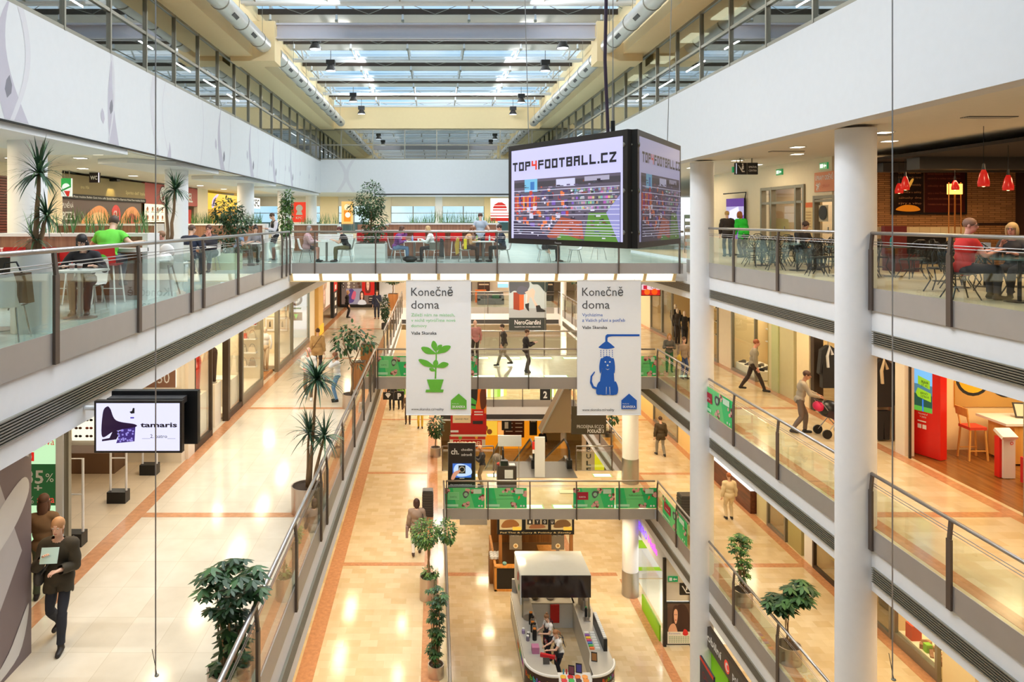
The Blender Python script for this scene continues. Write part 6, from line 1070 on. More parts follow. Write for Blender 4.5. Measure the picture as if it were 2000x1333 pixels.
tree('rubber_tree', 'sparse leafed tree in a steel pot near the girl in a white shirt', -2.72, 23.3, F2, ('round', .3, .45, POTS), [((0, 0, .4), (.05, 0, 1.4), .045, .03), ((.05, 0, 1.4), (-.3, 0, 2.1), .025, .01), ((.05, 0, 1.4), (.4, 0, 2.15), .025, .01)], [(-.3, 0, 2.2, .42, .42, 85), (.3, 0, 2.2, .45, .42, 90), (0, 0, 2.5, .4, .3, 60), (.05, 0, 1.5, .35, .25, 18)], 11, .19, (0, 1), 6)
tree('standard_tree', 'ball crowned tree with a twisted trunk in a steel pot beside the lower railing', -.2, 21.2, F1, ('round', .26, .66, POTS), [((0, 0, .6), (.03, 0, 1.5), .035, .025), ((.05, 0, .6), (-.0, 0, 1.5), .03, .025)], [(-.1, 0, 1.93, .42, .4, 900), (.56, .1, 1.95, .26, .38, 420), (.05, 0, .75, .25, .14, 160)], 12, .1, (1, 2))
tree('leafy_plant', 'leafy plant in a steel pot on the far stretch of the lower walkway', .02, 34.0, F1, ('round', .25, .42, POTS), [((0, 0, .4), (0, 0, 1.4), .03, .02)], [(0, 0, 1.4, .34, .55, 420)], 13, .16, (0, 1))
tree('planter_tree', 'tree in a tall wooden slatted planter beside the billboard end of the walkway', -2.85, 48.6, F2, ('slat', .33, 1.1, wood('planter_wood', P(150, 96, 52), P(176, 118, 66))), [((0, 0, 1.0), (0, 0, 2.0), .04, .03)], [(0, 0, 2.3, .85, .5, 700)], 14, .17, (0, 1))
tree('thin_dark_plant', 'thin dark upright plant beside the railing past the wooden bins', -2.8, 40.0, F2, ('round', .2, .35, DGREY), [((0, 0, .3), (0, 0, 1.5), .02, .01)], [(0, 0, 1.2, .22, .75, 420)], 15, .16, (0, 0))
tree('glossy_plant', 'glossy plant above the far corner of the opening beside the dog banner', 9.3, 47.0, F2, ('round', .3, .5, POTS), [((0, 0, .45), (0, 0, 1.8), .03, .02)], [(0, 0, 2.5, .75, .5, 260)], 16, .26, (0, 0))
tree('dark_plant', 'dark leggy plant behind the round column with the steel sleeve', 8.9, 36.5, F1, ('round', .25, .4, POTS), [((0, 0, .35), (-.1, 0, 2.2), .03, .01), ((0, 0, .35), (.2, 0, 1.7), .03, .01)], [(0, 0, 2.0, .4, .5, 90), (.1, 0, 1.2, .35, .4, 50)], 17, .26, (0, 1))
def slatbin(label, x, y, z, s, h, dark=False):
    t = thing('litter_bin', label, 'litter bin', (x, y, z)); b = MB(); b.box(x-s, y-s, z, x+s, y+s, z+h, DGREY if dark else wood('planter_wood', P(150, 96, 52), P(176, 118, 66))); b.build('bin_body', t); b = MB(); n = 9
    for i in range(n):
        if dark: b.box(x-s-.012, y-s-.012, z+.05+i*(h-.1)/n, x+s+.012, y+s+.012, z+.05+(i+.55)*(h-.1)/n, mat('bin_slat', P(84, 80, 78), .4, .4))
        else: b.box(x-s+i*2*s/n, y-s-.012, z, x-s+(i+.6)*2*s/n, y+s+.012, z+h, wood('planter_slat', P(170, 112, 62), P(196, 136, 80)))
    b.build('slatted_sides', t); b = MB(); b.box(x-s+.03, y-s+.03, z+h, x+s-.03, y+s-.03, z+h+.02, BLACK); b.build('inset_lid', t)
slatbin('wooden slatted bin nearest the sparse leafed tree', -2.78, 26.0, F2, .24, .95); slatbin('wooden slatted bin farther back beside the footbridge', -2.78, 29.2, F2, .24, 1.05)
slatbin('dark slatted bin beside the woman with the shoulder bag', -.28, 27.2, F1, .2, .95, True); slatbin('dark square bin behind the corner of the lower footbridge', 9.3, 26.6, F1, .25, 1.0, True)
# ================================================================ food court furniture
WALN = wood('walnut_laminate', P(130, 88, 66), P(158, 112, 86), 7); WCOR = mat('white_corian', P(242, 240, 236), .35)
def grassbed(b, x0, x1, y, z, n, h, rr):
    for i in range(n): strip(b, (rr.uniform(x0, x1), y+rr.uniform(-.12, .12), z), (rr.uniform(-.35, .35), rr.uniform(-.35, .35), 1), h*rr.uniform(.6, 1.15), .022, rr.uniform(0, .8), GRASSM if rr.random() < .7 else GRASS2, 4)
def planter_unit(label, x0, x1, y, zt, tufts, seed, depth=.5, gh=.42, wave=False, full=False, ledge=False, n=34):
    rr = random.Random(seed); t = thing('planter_counter', label, 'planter', ((x0+x1)/2, y, F3)); b = MB()
    b.box(x0+.04, y, F3+.05, x1-.04, y+depth, zt-.06, WALN); b.build('wood_body', t); b = MB()
    if wave:
        pts = [(x0, zt-.28), (x0+.5, zt-.24), (x0+.9, zt-.08), (x0+1.3, zt), (x1, zt)]
        for (a, za), (c_, zc) in zip(pts, pts[1:]): b.bar((a-.01, y+depth/2-.02, za-.03), (c_+.01, y+depth/2-.02, zc-.03), depth+.08, .06, WCOR)
    else: b.box(x0, y-.04, zt-.06, x1, y+depth+.04, zt, WCOR)
    for xx in (x0, x1-.1): b.box(xx, y-.04, F3, xx+.1, y+depth+.04, zt-.06-(.22 if wave and xx == x0 else 0), WCOR)
    b.box(x0+.1, y-.02, F3, x1-.1, y, F3+.08, STEEL); b.build('white_frame', t)
    if ledge: b = MB(); b.box(x0, y-.42, zt-.34, x1, y, zt-.27, WCOR); b.build('bar_ledge', t)
    g = MB()
    for (a, c_, h) in tufts: grassbed(g, a, c_, y+depth/2, zt-.02, int((c_-a)*n*2.4), h, rr)
    if tufts: tag(g.build('grass', t), None, None, None, 'stuff')
    return t
planter_unit('white framed bar counter with clumps of grass in front of the pizza counter', -8.3, -5.4, 13.5, -.25, [(-7.75, -7.2, .5), (-7.1, -6.9, .5), (-6.75, -6.35, .5), (-6.2, -6.05, .5), (-5.75, -5.5, .55)], 1, ledge=True)
planter_unit('walnut planter behind the green shirted man, with a white end', -12.2, -8.9, 23.0, -.12, [(-12, -11.2, .55), (-10.9, -9.4, .5)], 2)
planter_unit('long walnut planter with dense grass behind the two suited men', -9.5, -6.4, 27.0, -.14, [(-9.3, -7.9, .5), (-7.6, -6.6, .5)], 3, n=60)
planter_unit('walnut planter with low shrubs between the slender plant and the fig tree', -6.6, -4.4, 33.0, -.18, [(-6.3, -5.7, .4), (-5.4, -4.5, .55)], 4)
planter_unit('long wavy topped walnut bar with grasses and red stools behind the fig tree', -3.1, 2.5, 28.2, -.12, [(-1.0, -.2, .4), (.1, .9, .55), (.95, 2.0, .5), (-.2, .05, .6), (2.05, 2.4, .4)], 5, wave=True, ledge=True)
def white_chair():
    t = thing('white_chair', 'white shell chair on thin chrome legs', 'chair'); b = MB(); prof = [(.22, .445), (.1, .43), (-.12, .43), (-.2, .46), (-.24, .56), (-.27, .7), (-.3, .84)]; ws = [.19, .21, .21, .2, .19, .2, .17]
    vs = []; n = len(prof)
    for (yy, zz), ww in zip(prof, ws): vs += [(-ww, yy, zz+.02), (-ww*.5, yy, zz), (ww*.5, yy, zz), (ww, yy, zz+.02)]
    vs2 = [(x, y-.012, z-.014) for x, y, z in vs]; m = len(vs)
    fs = [(i*4+k, i*4+k+1, (i+1)*4+k+1, (i+1)*4+k) for i in range(n-1) for k in range(3)]; b.add(vs, fs, WCOR); b.add(vs2, [f[::-1] for f in fs], WCOR)
    b.build('seat_shell', t, True)
    for sx in (-1, 1):
        for sy in (-1, 1): b = MB(); b.tube([(sx*.14, sy*.13, .42), (sx*.2, sy*.21, 0)], .011, CHROME, 6); b.build('leg', t)
    return t
CH0 = white_chair(); CH0.location = (-6.6, 19.2, F3); CH0.rotation_euler = (0, 0, 0); CH0['label'] = 'white chair under the suited man seen from behind'
def chair(x, y, rz, label, group=None): return copy_tree(CH0, (x, y, F3), rz, label, group)
def table(x, y, label, w_=.7, l=.7, zt=.74, zf=F3, top=None):
    t = thing('cafe_table', label, 'table', (x, y, zf)); b = MB(); b.box(x-w_/2, y-l/2, zf+zt-.03, x+w_/2, y+l/2, zf+zt, top or WCOR); b.build('table_top', t); b = MB(); b.tube([(x, y, zf+.02), (x, y, zf+zt-.03)], .04, STEEL, 12); b.build('pedestal', t); b = MB(); b.lathe([(.24, 0), (.24, .015), (.06, .03)], x, y, STEEL, 20, zf); b.build('base', t); return t
table(-5.42, 10.95, 'white table in front of the dark haired woman writing', .62, .62); table(-5.98, 9.75, 'white table with the open laptop at the frame edge', .6, .6); table(-6.65, 20.3, 'white table between the two suited men'); table(-6.1, 23.7, 'white table between the couple beside the slender plant', .6, .6)
table(-3.9, 25.75, 'white table between the grey haired woman and the person in black'); table(-.75, 25.75, 'white table between the purple shirt and the white shirt'); table(1.72, 25.75, 'white table nearest the big hanging screen', .8)
chair(-5.34, 8.95, .2, 'white chair carrying the brown bag'); chair(-5.65, 11.7, PI, 'white chair under the dark haired woman'); chair(-6.6, 21.15, PI, 'white chair under the suited man facing the camera'); chair(-6.6, 23.3, -PI/2, 'white chair of the person in the blue grey shirt'); chair(-6.1, 24.35, PI, 'white chair of the woman in the grey top')
for x, rz, l in ((-4.62, -PI/2, 'white chair under the grey haired woman'), (-3.2, PI/2, 'white chair under the person in black'), (-1.4, -PI/2, 'white chair under the person in the purple shirt'), (-.1, PI/2, 'white chair under the person in the white shirt'), (1.05, -PI/2, 'white chair draped with a mustard jacket'), (2.45, PI/2, 'white chair under the man in the navy shirt'), (3.9, -PI/2, 'white chair just under the big hanging screen'), (5.0, PI/2, 'white chair under the dimmer hanging screen')): chair(x, 25.7, rz, l)
for x, y, rz in ((-6.95, 12.15, 0.3), (-6.2, 17.5, -.8), (6.2, 27.2, .4), (-5.5, 26.8, PI)): chair(x, y, rz, {-6.95: 'white chair under the child in red', -6.2: 'empty white chair between high chair and suited men', 6.2: 'empty white chair behind the dimmer hanging screen', -5.5: 'empty white chair behind the corner railing posts'}[x])
table(4.45, 25.75, 'white table under the hanging screens')
def red_stool():
    t = thing('red_stool', 'red backed bar stool on slim white legs', 'stool'); b = MB(); R = mat('stool_shell_red', P(222, 26, 26), .35); prof = [(.2, .72), (-.14, .71), (-.2, .76), (-.23, .88), (-.25, 1.02)]; ws = [.2, .22, .22, .23, .22]; vs = []
    for (yy, zz), ww in zip(prof, ws): vs += [(-ww, yy, zz), (ww, yy, zz)]
    fs = [(2*i, 2*i+1, 2*i+3, 2*i+2) for i in range(4)]; b.add(vs, fs, R); b.add([(x, y-.02, z-.02) for x, y, z in vs], [f[::-1] for f in fs], R); b.build('seat_shell', t)
    for sx in (-1, 1):
        for sy in (-1, 1): b = MB(); b.tube([(sx*.15, sy*.14, .7), (sx*.21, sy*.2, 0)], .014, WCOR, 6); b.build('leg', t)
    b = MB(); b.tube([(-.19, .18, .25), (.19, .18, .25)], .01, WCOR, 6); b.build('footrest', t); return t
RS0 = red_stool(); RS0.location = (-7.9, 12.9, F3); RS0['group'] = 'red bar stools at the counter before the pizza shop'; RS0['label'] = 'red backed bar stool at the counter before the pizza shop'
for x in (-7.4, -6.9, -6.4): copy_tree(RS0, (x, 12.9, F3))
copy_tree(RS0, (-5.88, 12.9, F3), None, 'red backed bar stool under the green shirted man'); 
first = copy_tree(RS0, (-2.75, 27.45, F3), None, 'red backed bar stool along the wavy topped walnut bar', 'red bar stools along the wavy walnut bar')
for x in (-2.05, -1.35, -.6, .15, .8, 2.05): copy_tree(first, (x, 27.45, F3))
t = thing('high_chair', 'white baby high chair on splayed legs behind the railing', 'high chair', (-5.42, 14.3, F3)); b = MB(); b.ell((-5.42, 14.35, F3+.68), (.19, .15, .17), WCOR, 14, 8); b.ell((-5.42, 14.47, F3+.86), (.16, .05, .16), WCOR, 12, 8); b.build('seat_shell', t, True); b = MB(); b.box(-5.62, 14.02, F3+.68, -5.2, 14.24, F3+.71, WCOR); b.build('tray', t)
for sx in (-1, 1):
    for sy in (-1, 1): b = MB(); b.tube([(-5.42+sx*.12, 14.33+sy*.1, F3+.6), (-5.42+sx*.24, 14.33+sy*.22, F3)], .016, STEEL, 6); b.build('leg', t)
t = thing('laptop', 'open black laptop on the table at the frame edge', 'laptop', (-5.85, 9.6, F3+.74)); b = MB(); b.box(-6.02, 9.5, F3+.74, -5.68, 9.73, F3+.757, BLACK); b.build('keyboard_half', t); b = MB(); b.obox((-5.85, 9.76, F3+.87), (.35, .015, .24), BLACK, rx=-.25); b.build('screen_half', t)
for i, x in enumerate((-5.5, -5.38)): 
    t = thing('paper_cup', ['paper cup on the dark haired womans table, the left of two', 'paper cup on the dark haired womans table, the one beside her hand'][i], 'cup', (x, 10.85, F3+.74)); b = MB(); b.lathe([(.03, 0), (.042, .1), (.038, .1), (.036, .09)], x, 10.85, WHT, 14, F3+.74); b.build('cup', t); b = MB(); b.lathe([(.034, .03), (.039, .07)], x, 10.85, col(120, 90, 80), 14, F3+.74); b.build('sleeve', t)
t = thing('shoulder_bag', 'brown shoulder bag slumped on a white chair behind the glass', 'bag', (-5.34, 9.0, F3+.45)); b = MB(); b.prism([(-5.6, F3+.46), (-5.08, F3+.46), (-5.12, F3+.84), (-5.55, F3+.82)], 'y', 8.95, 9.09, mat('bag_brown', P(96, 78, 60), .6, var=.2)); b.build('bag_body', t); b = MB(); b.tube([(-5.45, 9.02, F3+.82), (-5.41, 9.02, F3+.96), (-5.27, 9.02, F3+.97), (-5.2, 9.02, F3+.83)], .012, BLACK, 6); b.build('strap', t)
for i, (x, y, m, l) in enumerate(((-.82, 25.7, col(130, 150, 200), 'blue water bottle on the table by the purple shirt'), (1.95, 25.7, col(190, 220, 220), 'clear bottle on the table nearest the big hanging screen'), (1.5, 25.8, col(120, 190, 60), 'green drink bottle beside the mustard jacket'))):
    b = MB(); b.lathe([(.032, 0), (.034, .13), (.014, .18), (.014, .21)], x, y, m, 12, F3+.74); tag(b.build('bottle'), l, 'bottle')
for i, (x, y) in enumerate(((-.6, 25.65), (-3.85, 25.7))): b = MB(); b.lathe([(.03, 0), (.04, .09), (.036, .09)], x, y, WHT, 12, F3+.74); tag(b.build('paper_cup'), ['white cup on the table by the white shirt', 'white cup on the table of the grey haired woman'][i], 'cup')
b = MB(); b.box(-4.0, 25.9, F3+.74, -3.75, 25.95, F3+.95, WHT); tag(b.build('menu_card'), 'white card standing on the table of the grey haired woman', 'card')
t = thing('draped_jacket', 'mustard jacket hung over the white chair near the hanging screen', 'jacket', (.78, 25.7, F3+.3)); b = MB(); b.prism([(.74, F3+.25), (.84, F3+.32), (.86, F3+.86), (.78, F3+.88), (.7, F3+.6)], 'y', 25.5, 25.9, col(196, 160, 60)); b.build('cloth', t)
b = MB(); b.box(1.02, 25.45, F3+.46, 1.12, 25.75, F3+.82, col(240, 220, 40)); tag(b.build('yellow_bag'), 'bright yellow bag on the chair of the person in tan', 'bag')
b = MB(); b.ell((-.9, 25.55, F3+.11), (.27, .16, .11), BLACK, 12, 6); tag(b.build('backpack'), 'black rucksack on the floor under the purple shirts table', 'bag')
t = thing('draped_jacket', 'dark jacket and patterned scarf hanging on the white shirts chair', 'jacket', (.2, 25.7, F3+.2)); b = MB(); b.prism([(.14, F3+.2), (.32, F3+.18), (.3, F3+.8), (.18, F3+.86)], 'y', 25.5, 25.92, col(50, 50, 52)); b.build('cloth', t); b = MB(); b.box(-.2, 25.48, F3+.44, .15, 25.52, F3+.7, col(110, 110, 100)); b.build('scarf', t)
t = thing('glass_case', 'glass food counter behind the person in black', 'counter', (-4.1, 30.2, F3)); b = MB(); b.box(-4.9, 30, F3, -3.5, 30.6, F3+.9, WCOR); b.build('counter_body', t); b = MB(); b.box(-4.9, 30, F3+.9, -3.5, 30.6, F3+1.3, GLASS); b.build('glass_hood', t)
# ================================================================ cafe furniture, dark wire chairs
def wire_chair():
    t = thing('wire_chair', 'black wire chair with a lattice back', 'chair'); b = MB(); M_ = BLACK; A = [(-.2+.02*math.sin(0), -.2, .45)]
    hoop = [(-.21, -.2, .45), (-.24, -.25, .65), (-.2, -.29, .82), (-.08, -.31, .9), (.08, -.31, .9), (.2, -.29, .82), (.24, -.25, .65), (.21, -.2, .45)]; b.tube(hoop, .013, M_, 6)
    for i in range(5):
        x = -.2+.1*i; b.tube([(x, -.215, .5), (x*.5+.1 if x < .1 else x-.15, -.26, .68), (x*.7, -.3, .87)], .009, M_, 5); b.tube([(-x, -.215, .5), (-(x*.5+.1) if x < .1 else -(x-.15), -.26, .68), (-x*.7, -.3, .87)], .009, M_, 5)
    b.build('lattice_back', t); b = MB(); b.lathe([(.22, .43), (.22, .46)], 0, 0, mat('wire_seat', P(46, 44, 42), .5), 20); b.build('seat', t)
    for sx in (-1, 1):
        for sy in (-1, 1): b = MB(); b.tube([(sx*.17, sy*.16, .43), (sx*.13, sy*.13, .22), (sx*.22, sy*.22, 0)], .012, M_, 6); b.build('leg', t)
    b = MB(); b.tube([(.14*math.cos(a), .14*math.sin(a), .2) for a in np.linspace(0, 2*PI, 13)], .008, M_, 5); b.build('ring_brace', t); return t
WC0 = wire_chair(); gl_ = 'black wire chairs on the cafe balcony'; WC0['label'] = 'black wire chair with a lattice back on the cafe balcony'; WC0['group'] = gl_; WC0.location = (9.3, 20.8, F3R); WC0.rotation_euler = (0, 0, .4)
tabs = [(9.75, 21.4), (9.75, 19.3), (11.15, 20.7), (9.8, 17.3), (11.0, 17.2), (10.9, 23.2), (11.2, 14.6)]
TT = mat('dark_glass_top', P(96, 110, 104), .1)
for i, (x, y) in enumerate(tabs):
    t = thing('round_cafe_table', 'round dark cafe table on a slim foot between the wire chairs', 'table', (x, y, F3R), 'round tables on the cafe balcony'); b = MB(); b.lathe([(.34, .70), (.34, .73)], x, y, TT, 24, F3R); b.build('table_top', t); b = MB(); b.tube([(x, y, F3R), (x, y, F3R+.7)], .03, BLACK, 8); b.build('pedestal', t); b = MB(); b.lathe([(.2, 0), (.2, .02)], x, y, BLACK, 16, F3R); b.build('base', t)
    for k, (dx, dy) in enumerate(((-.52, .15), (.52, -.1), (.05, -.55), (-.05, .55))):
        if (i, k) in ((0, 0), (1, 3), (6, 2), (2, 1)): continue
        copy_tree(WC0, (x+dx, y+dy, F3R), math.atan2(dy, dx)+PI/2)
for (x, y, rz) in ((9.6, 13.6, 2.2), (10.2, 14.0, 2.9), (10.6, 13.6, 3.3)): copy_tree(WC0, (x, y, F3R), rz)
copy_tree(WC0, (9.05, 12.35, F3R), -PI/2-.2, 'black wire chair under the red shirted man', ''); copy_tree(WC0, (10.15, 12.45, F3R), PI/2+.5, 'black wire chair under the woman with glasses at the frame edge', '')
t = thing('round_cafe_table', 'round dark cafe table between the red shirted man and the woman with glasses', 'table', (9.66, 11.85, F3R)); b = MB(); b.lathe([(.4, .70), (.4, .73)], 9.66, 11.85, TT, 28, F3R); b.build('table_top', t); b = MB(); b.tube([(9.66, 11.85, F3R), (9.66, 11.85, F3R+.7)], .03, BLACK, 8); b.build('pedestal', t); b = MB(); b.lathe([(.22, 0), (.22, .02)], 9.66, 11.85, BLACK, 16, F3R); b.build('base', t)
b = MB(); b.lathe([(.03, 0), (.036, .12), (.036, .15)], 9.8, 11.8, mat('beer', P(214, 150, 60), .1), 14, F3R+.73); tag(b.build('beer_glass'), 'glass of amber beer on the red shirted mans table', 'glass')
t = thing('red_booth', 'dark red booth seat beside the thick white column in the cafe', 'seat', (12.4, 19.0, F3R)); b = MB(); b.box(12.1, 18.8, F3R, 12.7, 19.4, F3R+.45, col(90, 20, 22)); b.build('seat', t); b = MB(); b.box(12.1, 19.3, F3R+.4, 12.7, 19.45, F3R+1.2, col(110, 24, 26)); b.build('backrest', t)
b = MB(); b.lathe([(.032, 0), (.034, .16), (.014, .22)], 10.95, 17.2, col(30, 160, 170), 12, F3R+.73); tag(b.build('bottle'), 'turquoise bottle on the cafe table beside the thick white column', 'bottle')
b = MB(); b.box(11.15, 14.55, F3R+.73, 11.28, 14.68, F3R+.9, col(190, 205, 235)); tag(b.build('napkin_box'), 'pale blue napkin box on a cafe table behind the red shirted man', 'box')
for i, (x, y) in enumerate(((9.75, 19.25), (9.8, 21.4))): b = MB(); b.lathe([(.03, 0), (.036, .1)], x, y, WHT, 12, F3R+.73); tag(b.build('paper_cup'), ['white cup in front of the man in black at the cafe', 'white cup on the cafe table nearest the green jacket'][i], 'cup')
# ================================================================ escalators on level 1
def escalator(label, x0, x1, ya, yb, za, zb):
    t = thing('escalator', label, 'escalator', ((x0+x1)/2, ya, za)); b = MB(); b.box(x0-.08, ya-2.1, za, x1+.08, ya, za+.012, mat('comb_plate', P(110, 108, 104), .4, .5)); b.build('landing_plate', t)
    sp = MB(); n = 24
    for i in range(n): y = ya+(yb-ya)*i/n; z = za+(zb-za)*(i+1)/n; sp.box(x0+.12, y, z-.2, x1-.12, y+(yb-ya)/n, z, mat('escalator_step', P(90, 88, 84), .5, .4))
    tag(sp.build('step_band', t), None, None)
    for x in (x0+.06, x1-.06):
        b = MB(); b.prism([(ya-.7, za+.05), (ya+.1, za+.05), (yb, zb), (yb, zb+.85), (ya+.4, za+.85), (ya-.5, za+.8)], 'x', x-.008, x+.008, GLASS); b.build('balustrade', t)
        b = MB(); b.tube([(x, ya-.55, za+.1), (x, ya-.95, za+.35), (x, ya-.85, za+.8), (x, ya-.5, za+.98), (x, ya+.3, za+.96), (x, yb, zb+.9)], .045, BLACK, 8); b.build('handrail', t)
        b = MB(); b.box(x-.06, ya-.6, za, x+.06, ya+.2, za+.22, STEEL); b.bar((x, ya, za+.1), (x, yb, zb+.1), .12, .26, STEEL); b.build('skirt', t); b = MB(); b.box(x-.12, ya-1.0, za, x+.12, ya-.72, za+.4, BLACK); b.build('newel', t)
escalator('escalator going down beside the white info panel, the one nearer the black poster', 3.0, 4.5, 33.2, 43.5, F1, F0); escalator('escalator going down on the side of the round column', 4.65, 6.1, 33.2, 43.5, F1, F0)
t = thing('escalator_truss', 'brown clad side of an upper escalator slanting under the footbridge', 'escalator', (5.6, 33.8, -10.0)); b = MB(); P_ = [at(px, py, 32.3) for px, py in ((1113, 735), (1115.5, 735), (1115.5, 846), (1056, 846))]; b.prism([(p[0], p[2]) for p in P_], 'y', 32.3, 33.1, mat('brown_cladding', P(128, 108, 84), .45, .2)); b.build('cladding', t); b = MB(); p = P_[0]; q = P_[3]; b.bar((p[0], 32.27, p[2]), (q[0], 32.27, q[2]), .06, .06, STEEL); b.build('edge_trim', t); b = MB(); b.box(6.0, 32.05, -7.6, 6.1, 32.35, -6.55, DGREY); b.build('hanger', t)
t = thing('info_totem', 'tall white info panel between the escalator newels', 'totem', (4.55, 31.2, F1)); b = MB(); b.box(4.33, 31.15, F1, 4.77, 31.25, F1+1.75, PANEL); b.build('board', t); b = MB(); b.box(4.22, 31.14, F1+1.05, 4.32, 31.2, F1+1.55, col(214, 50, 40)); b.box(4.22, 31.13, F1+1.05, 4.32, 31.14, F1+1.22, WHT); b.build('red_notice', t)
t = thing('promo_stand', 'white promotion stand with an overhead board and leaflets', 'stand', (3.0, 30.1, F1)); b = MB(); b.box(2.6, 29.95, F1, 3.4, 30.4, F1+.9, col(60, 52, 48)); b.build('desk', t); b = MB(); b.box(2.62, 29.9, F1+1.75, 3.6, 29.96, F1+2.2, PANEL); b.build('overhead_board', t)
for x in (2.7, 3.5): b = MB(); b.tube([(x, 29.97, F1), (x, 29.97, F1+1.8)], .015, STEEL, 6); b.build('pole', t)
b = MB(); b.box(2.75, 30.0, F1+.9, 3.05, 30.2, F1+1.1, BLACK); b.box(3.1, 30.0, F1+.9, 3.35, 30.25, F1+.93, WHT); b.ell((2.66, 30.1, F1+.96), (.07, .07, .07), col(220, 80, 70)); b.build('leaflets', t)
b = MB(); b.box(2.9, 29.93, F1+.4, 3.25, 29.95, F1+.75, WHT); b.build('front_sticker', t)
t = thing('stroller', 'grey and black folded stroller beside the escalator newel', 'stroller', (2.75, 31.4, F1)); b = MB(); b.ell((2.70, 31.45, F1+.75), (.2, .24, .2), col(120, 112, 104), 12, 8); b.build('canopy', t, True); b = MB(); b.tube([(2.55, 31.15, F1+.1), (2.65, 31.35, F1+.6), (2.60, 31.05, F1+1.0)], .015, STEEL, 6); b.tube([(2.85, 31.15, F1+.1), (2.77, 31.35, F1+.6), (2.80, 31.05, F1+1.0)], .015, STEEL, 6); b.build('frame', t)
for x in (2.55, 2.85): b = MB(); b.tube([(x-.02, 31.2, F1+.1), (x+.02, 31.2, F1+.1)], .1, BLACK, 14); b.build('wheel', t)
b = MB(); b.box(5.1, 29.3, F1+.012, 5.75, 29.65, F1+.03, col(224, 214, 180)); tag(b.build('floor_sign'), 'small cream floor notice on the landing plate', 'sign')
for i, x in enumerate((3.5, 5.6)): b = MB(); b.box(x-.3, 27.85, F1+.005, x+.3, 28.05, F1+.012, col(224, 110, 60)); tag(b.build('floor_sticker'), ['orange floor sticker beside the promotion stand', 'orange floor sticker in front of the cream floor notice'][i], 'sticker')
# ================================================================ ground floor kiosks
KX0, KX1 = 3.05, 6.0; KG = mat('kiosk_grey', P(186, 182, 174), .35); KP = mat('kiosk_plum', P(66, 44, 44), .4)
t = thing('snack_kiosk', 'U shaped drinks kiosk with a flat white roof and black front board', 'kiosk', (4.5, 26, F0))
b = MB(); b.box(3.23, 27.0, F0+2.5, 5.87, 28.95, F0+2.62, mat('kiosk_roof', P(236, 238, 230), .15)); b.build('roof', t); b = MB(); b.box(3.24, 26.97, F0+1.78, 5.86, 27.0, F0+2.6, mat('kiosk_board', P(46, 36, 34), .08)); b.build('front_board', t); b = MB(); b.box(3.2, 26.98, F0+1.5, 3.25, 28.95, F0+2.6, PANEL); b.build('side_board', t)
decor((3.198, 28.9, F0+1.5), (0, -1.9, 0), (0, 0, 1.1), [('blob', [(.55, .5), (.6, .8), (.75, .85), (.72, .6)], col(200, 70, 70)), ('blob', [(.7, .3), (.74, .5), (.86, .52), (.85, .32)], col(60, 160, 120))], t)
for x, y in ((3.3, 27.05), (5.8, 27.05), (3.3, 28.85), (5.8, 28.85)): b = MB(); b.tube([(x, y, F0+.9), (x, y, F0+2.5)], .03, ALU, 8); b.build('post', t)
def arcp(cx, cyy, r, a0, a1, n=8): return [(cx+r*math.cos(a), cyy+r*math.sin(a)) for a in np.linspace(a0, a1, n)]
outL = [(3.05, 28.9), (3.05, 24.4)]+arcp(3.95, 24.4, .9, PI, PI*1.5, 8)+[(4.05, 23.5)]; inL = [(4.05, 24.15), (3.95, 24.2)]+[(3.85, 24.5), (3.8, 24.8), (3.75, 28.9)]
outR = [(5.2, 23.5), (5.2, 23.5)]+arcp(5.15, 24.4, .9, PI*1.5, PI*2, 8)+[(6.05, 24.4), (6.05, 28.9)]; inR = [(5.4, 28.9), (5.35, 24.8), (5.25, 24.4), (5.2, 24.2)]
for nm, pl, zt in (('counter_wing', outL+inL, 1.0), ('counter_wing', outR+inR, 1.0)): b = MB(); b.prism(pl, 'z', F0, F0+zt, KG); b.build(nm, t)
b = MB(); b.box(3.8, 28.1, F0, 5.4, 28.9, F0+.95, PANEL); b.box(3.75, 28.05, F0+.95, 5.45, 28.95, F0+1.0, KG); b.build('back_counter', t); b = MB(); b.box(3.1, 28.9, F0, 6.0, 28.98, F0+1.5, KG); b.build('back_wall', t); b = MB(); b.box(4.05, 23.45, F0, 5.2, 24.1, F0+.78, WCOR); b.build('display_counter', t)
def curved(pts, z0, z1, m, nm, n_out=.015):
    b = MB(); N = len(pts)
    for i in range(N-1): b.poly([(pts[i][0], pts[i][1], z0), (pts[i+1][0], pts[i+1][1], z0), (pts[i+1][0], pts[i+1][1], z1), (pts[i][0], pts[i][1], z1)], m)
    return b.build(nm, t, True)
cL = arcp(3.95, 24.4, .92, PI, PI*1.5, 12)+[(4.05, 23.48)]; cR = [(5.15, 23.48)]+arcp(5.15, 24.4, .92, PI*1.5, PI*2, 12)
curved(cL, F0+.02, F0+1.02, KP, 'curved_front'); curved(cR, F0+.02, F0+1.02, KP, 'curved_front'); b = MB()
for cc in (cL, cR): b.tube([(p[0], p[1], F0+1.03) for p in cc], .045, WCOR, 6)
b.build('white_rim', t)
def curvetext(s, cc, cols, z0, h, start, dense=1.0, bold=.03):
    b = MB(); cx = 3.95 if cc is cL else 5.15; a = start
    for i, ch in enumerate(s):
        vs, fs, lo, hi = text_pts(ch, bold)
        if ch == ' ': a += .09*dense; continue
        sc = h/.72; w_ = (hi[0]-lo[0])*sc; r = .932
        b.add([(cx+r*math.cos(a+((p[0]-lo[0])*sc)/r), 24.4+r*math.sin(a+((p[0]-lo[0])*sc)/r), z0+p[1]*sc) for p in vs], fs, cols[i % len(cols)]); a += (w_+.03*dense)/r
    b.build('lettering', t)
RB = [col(230, 90, 50), col(236, 160, 40), col(120, 200, 60), col(60, 190, 190), col(120, 120, 240), col(220, 80, 200)]
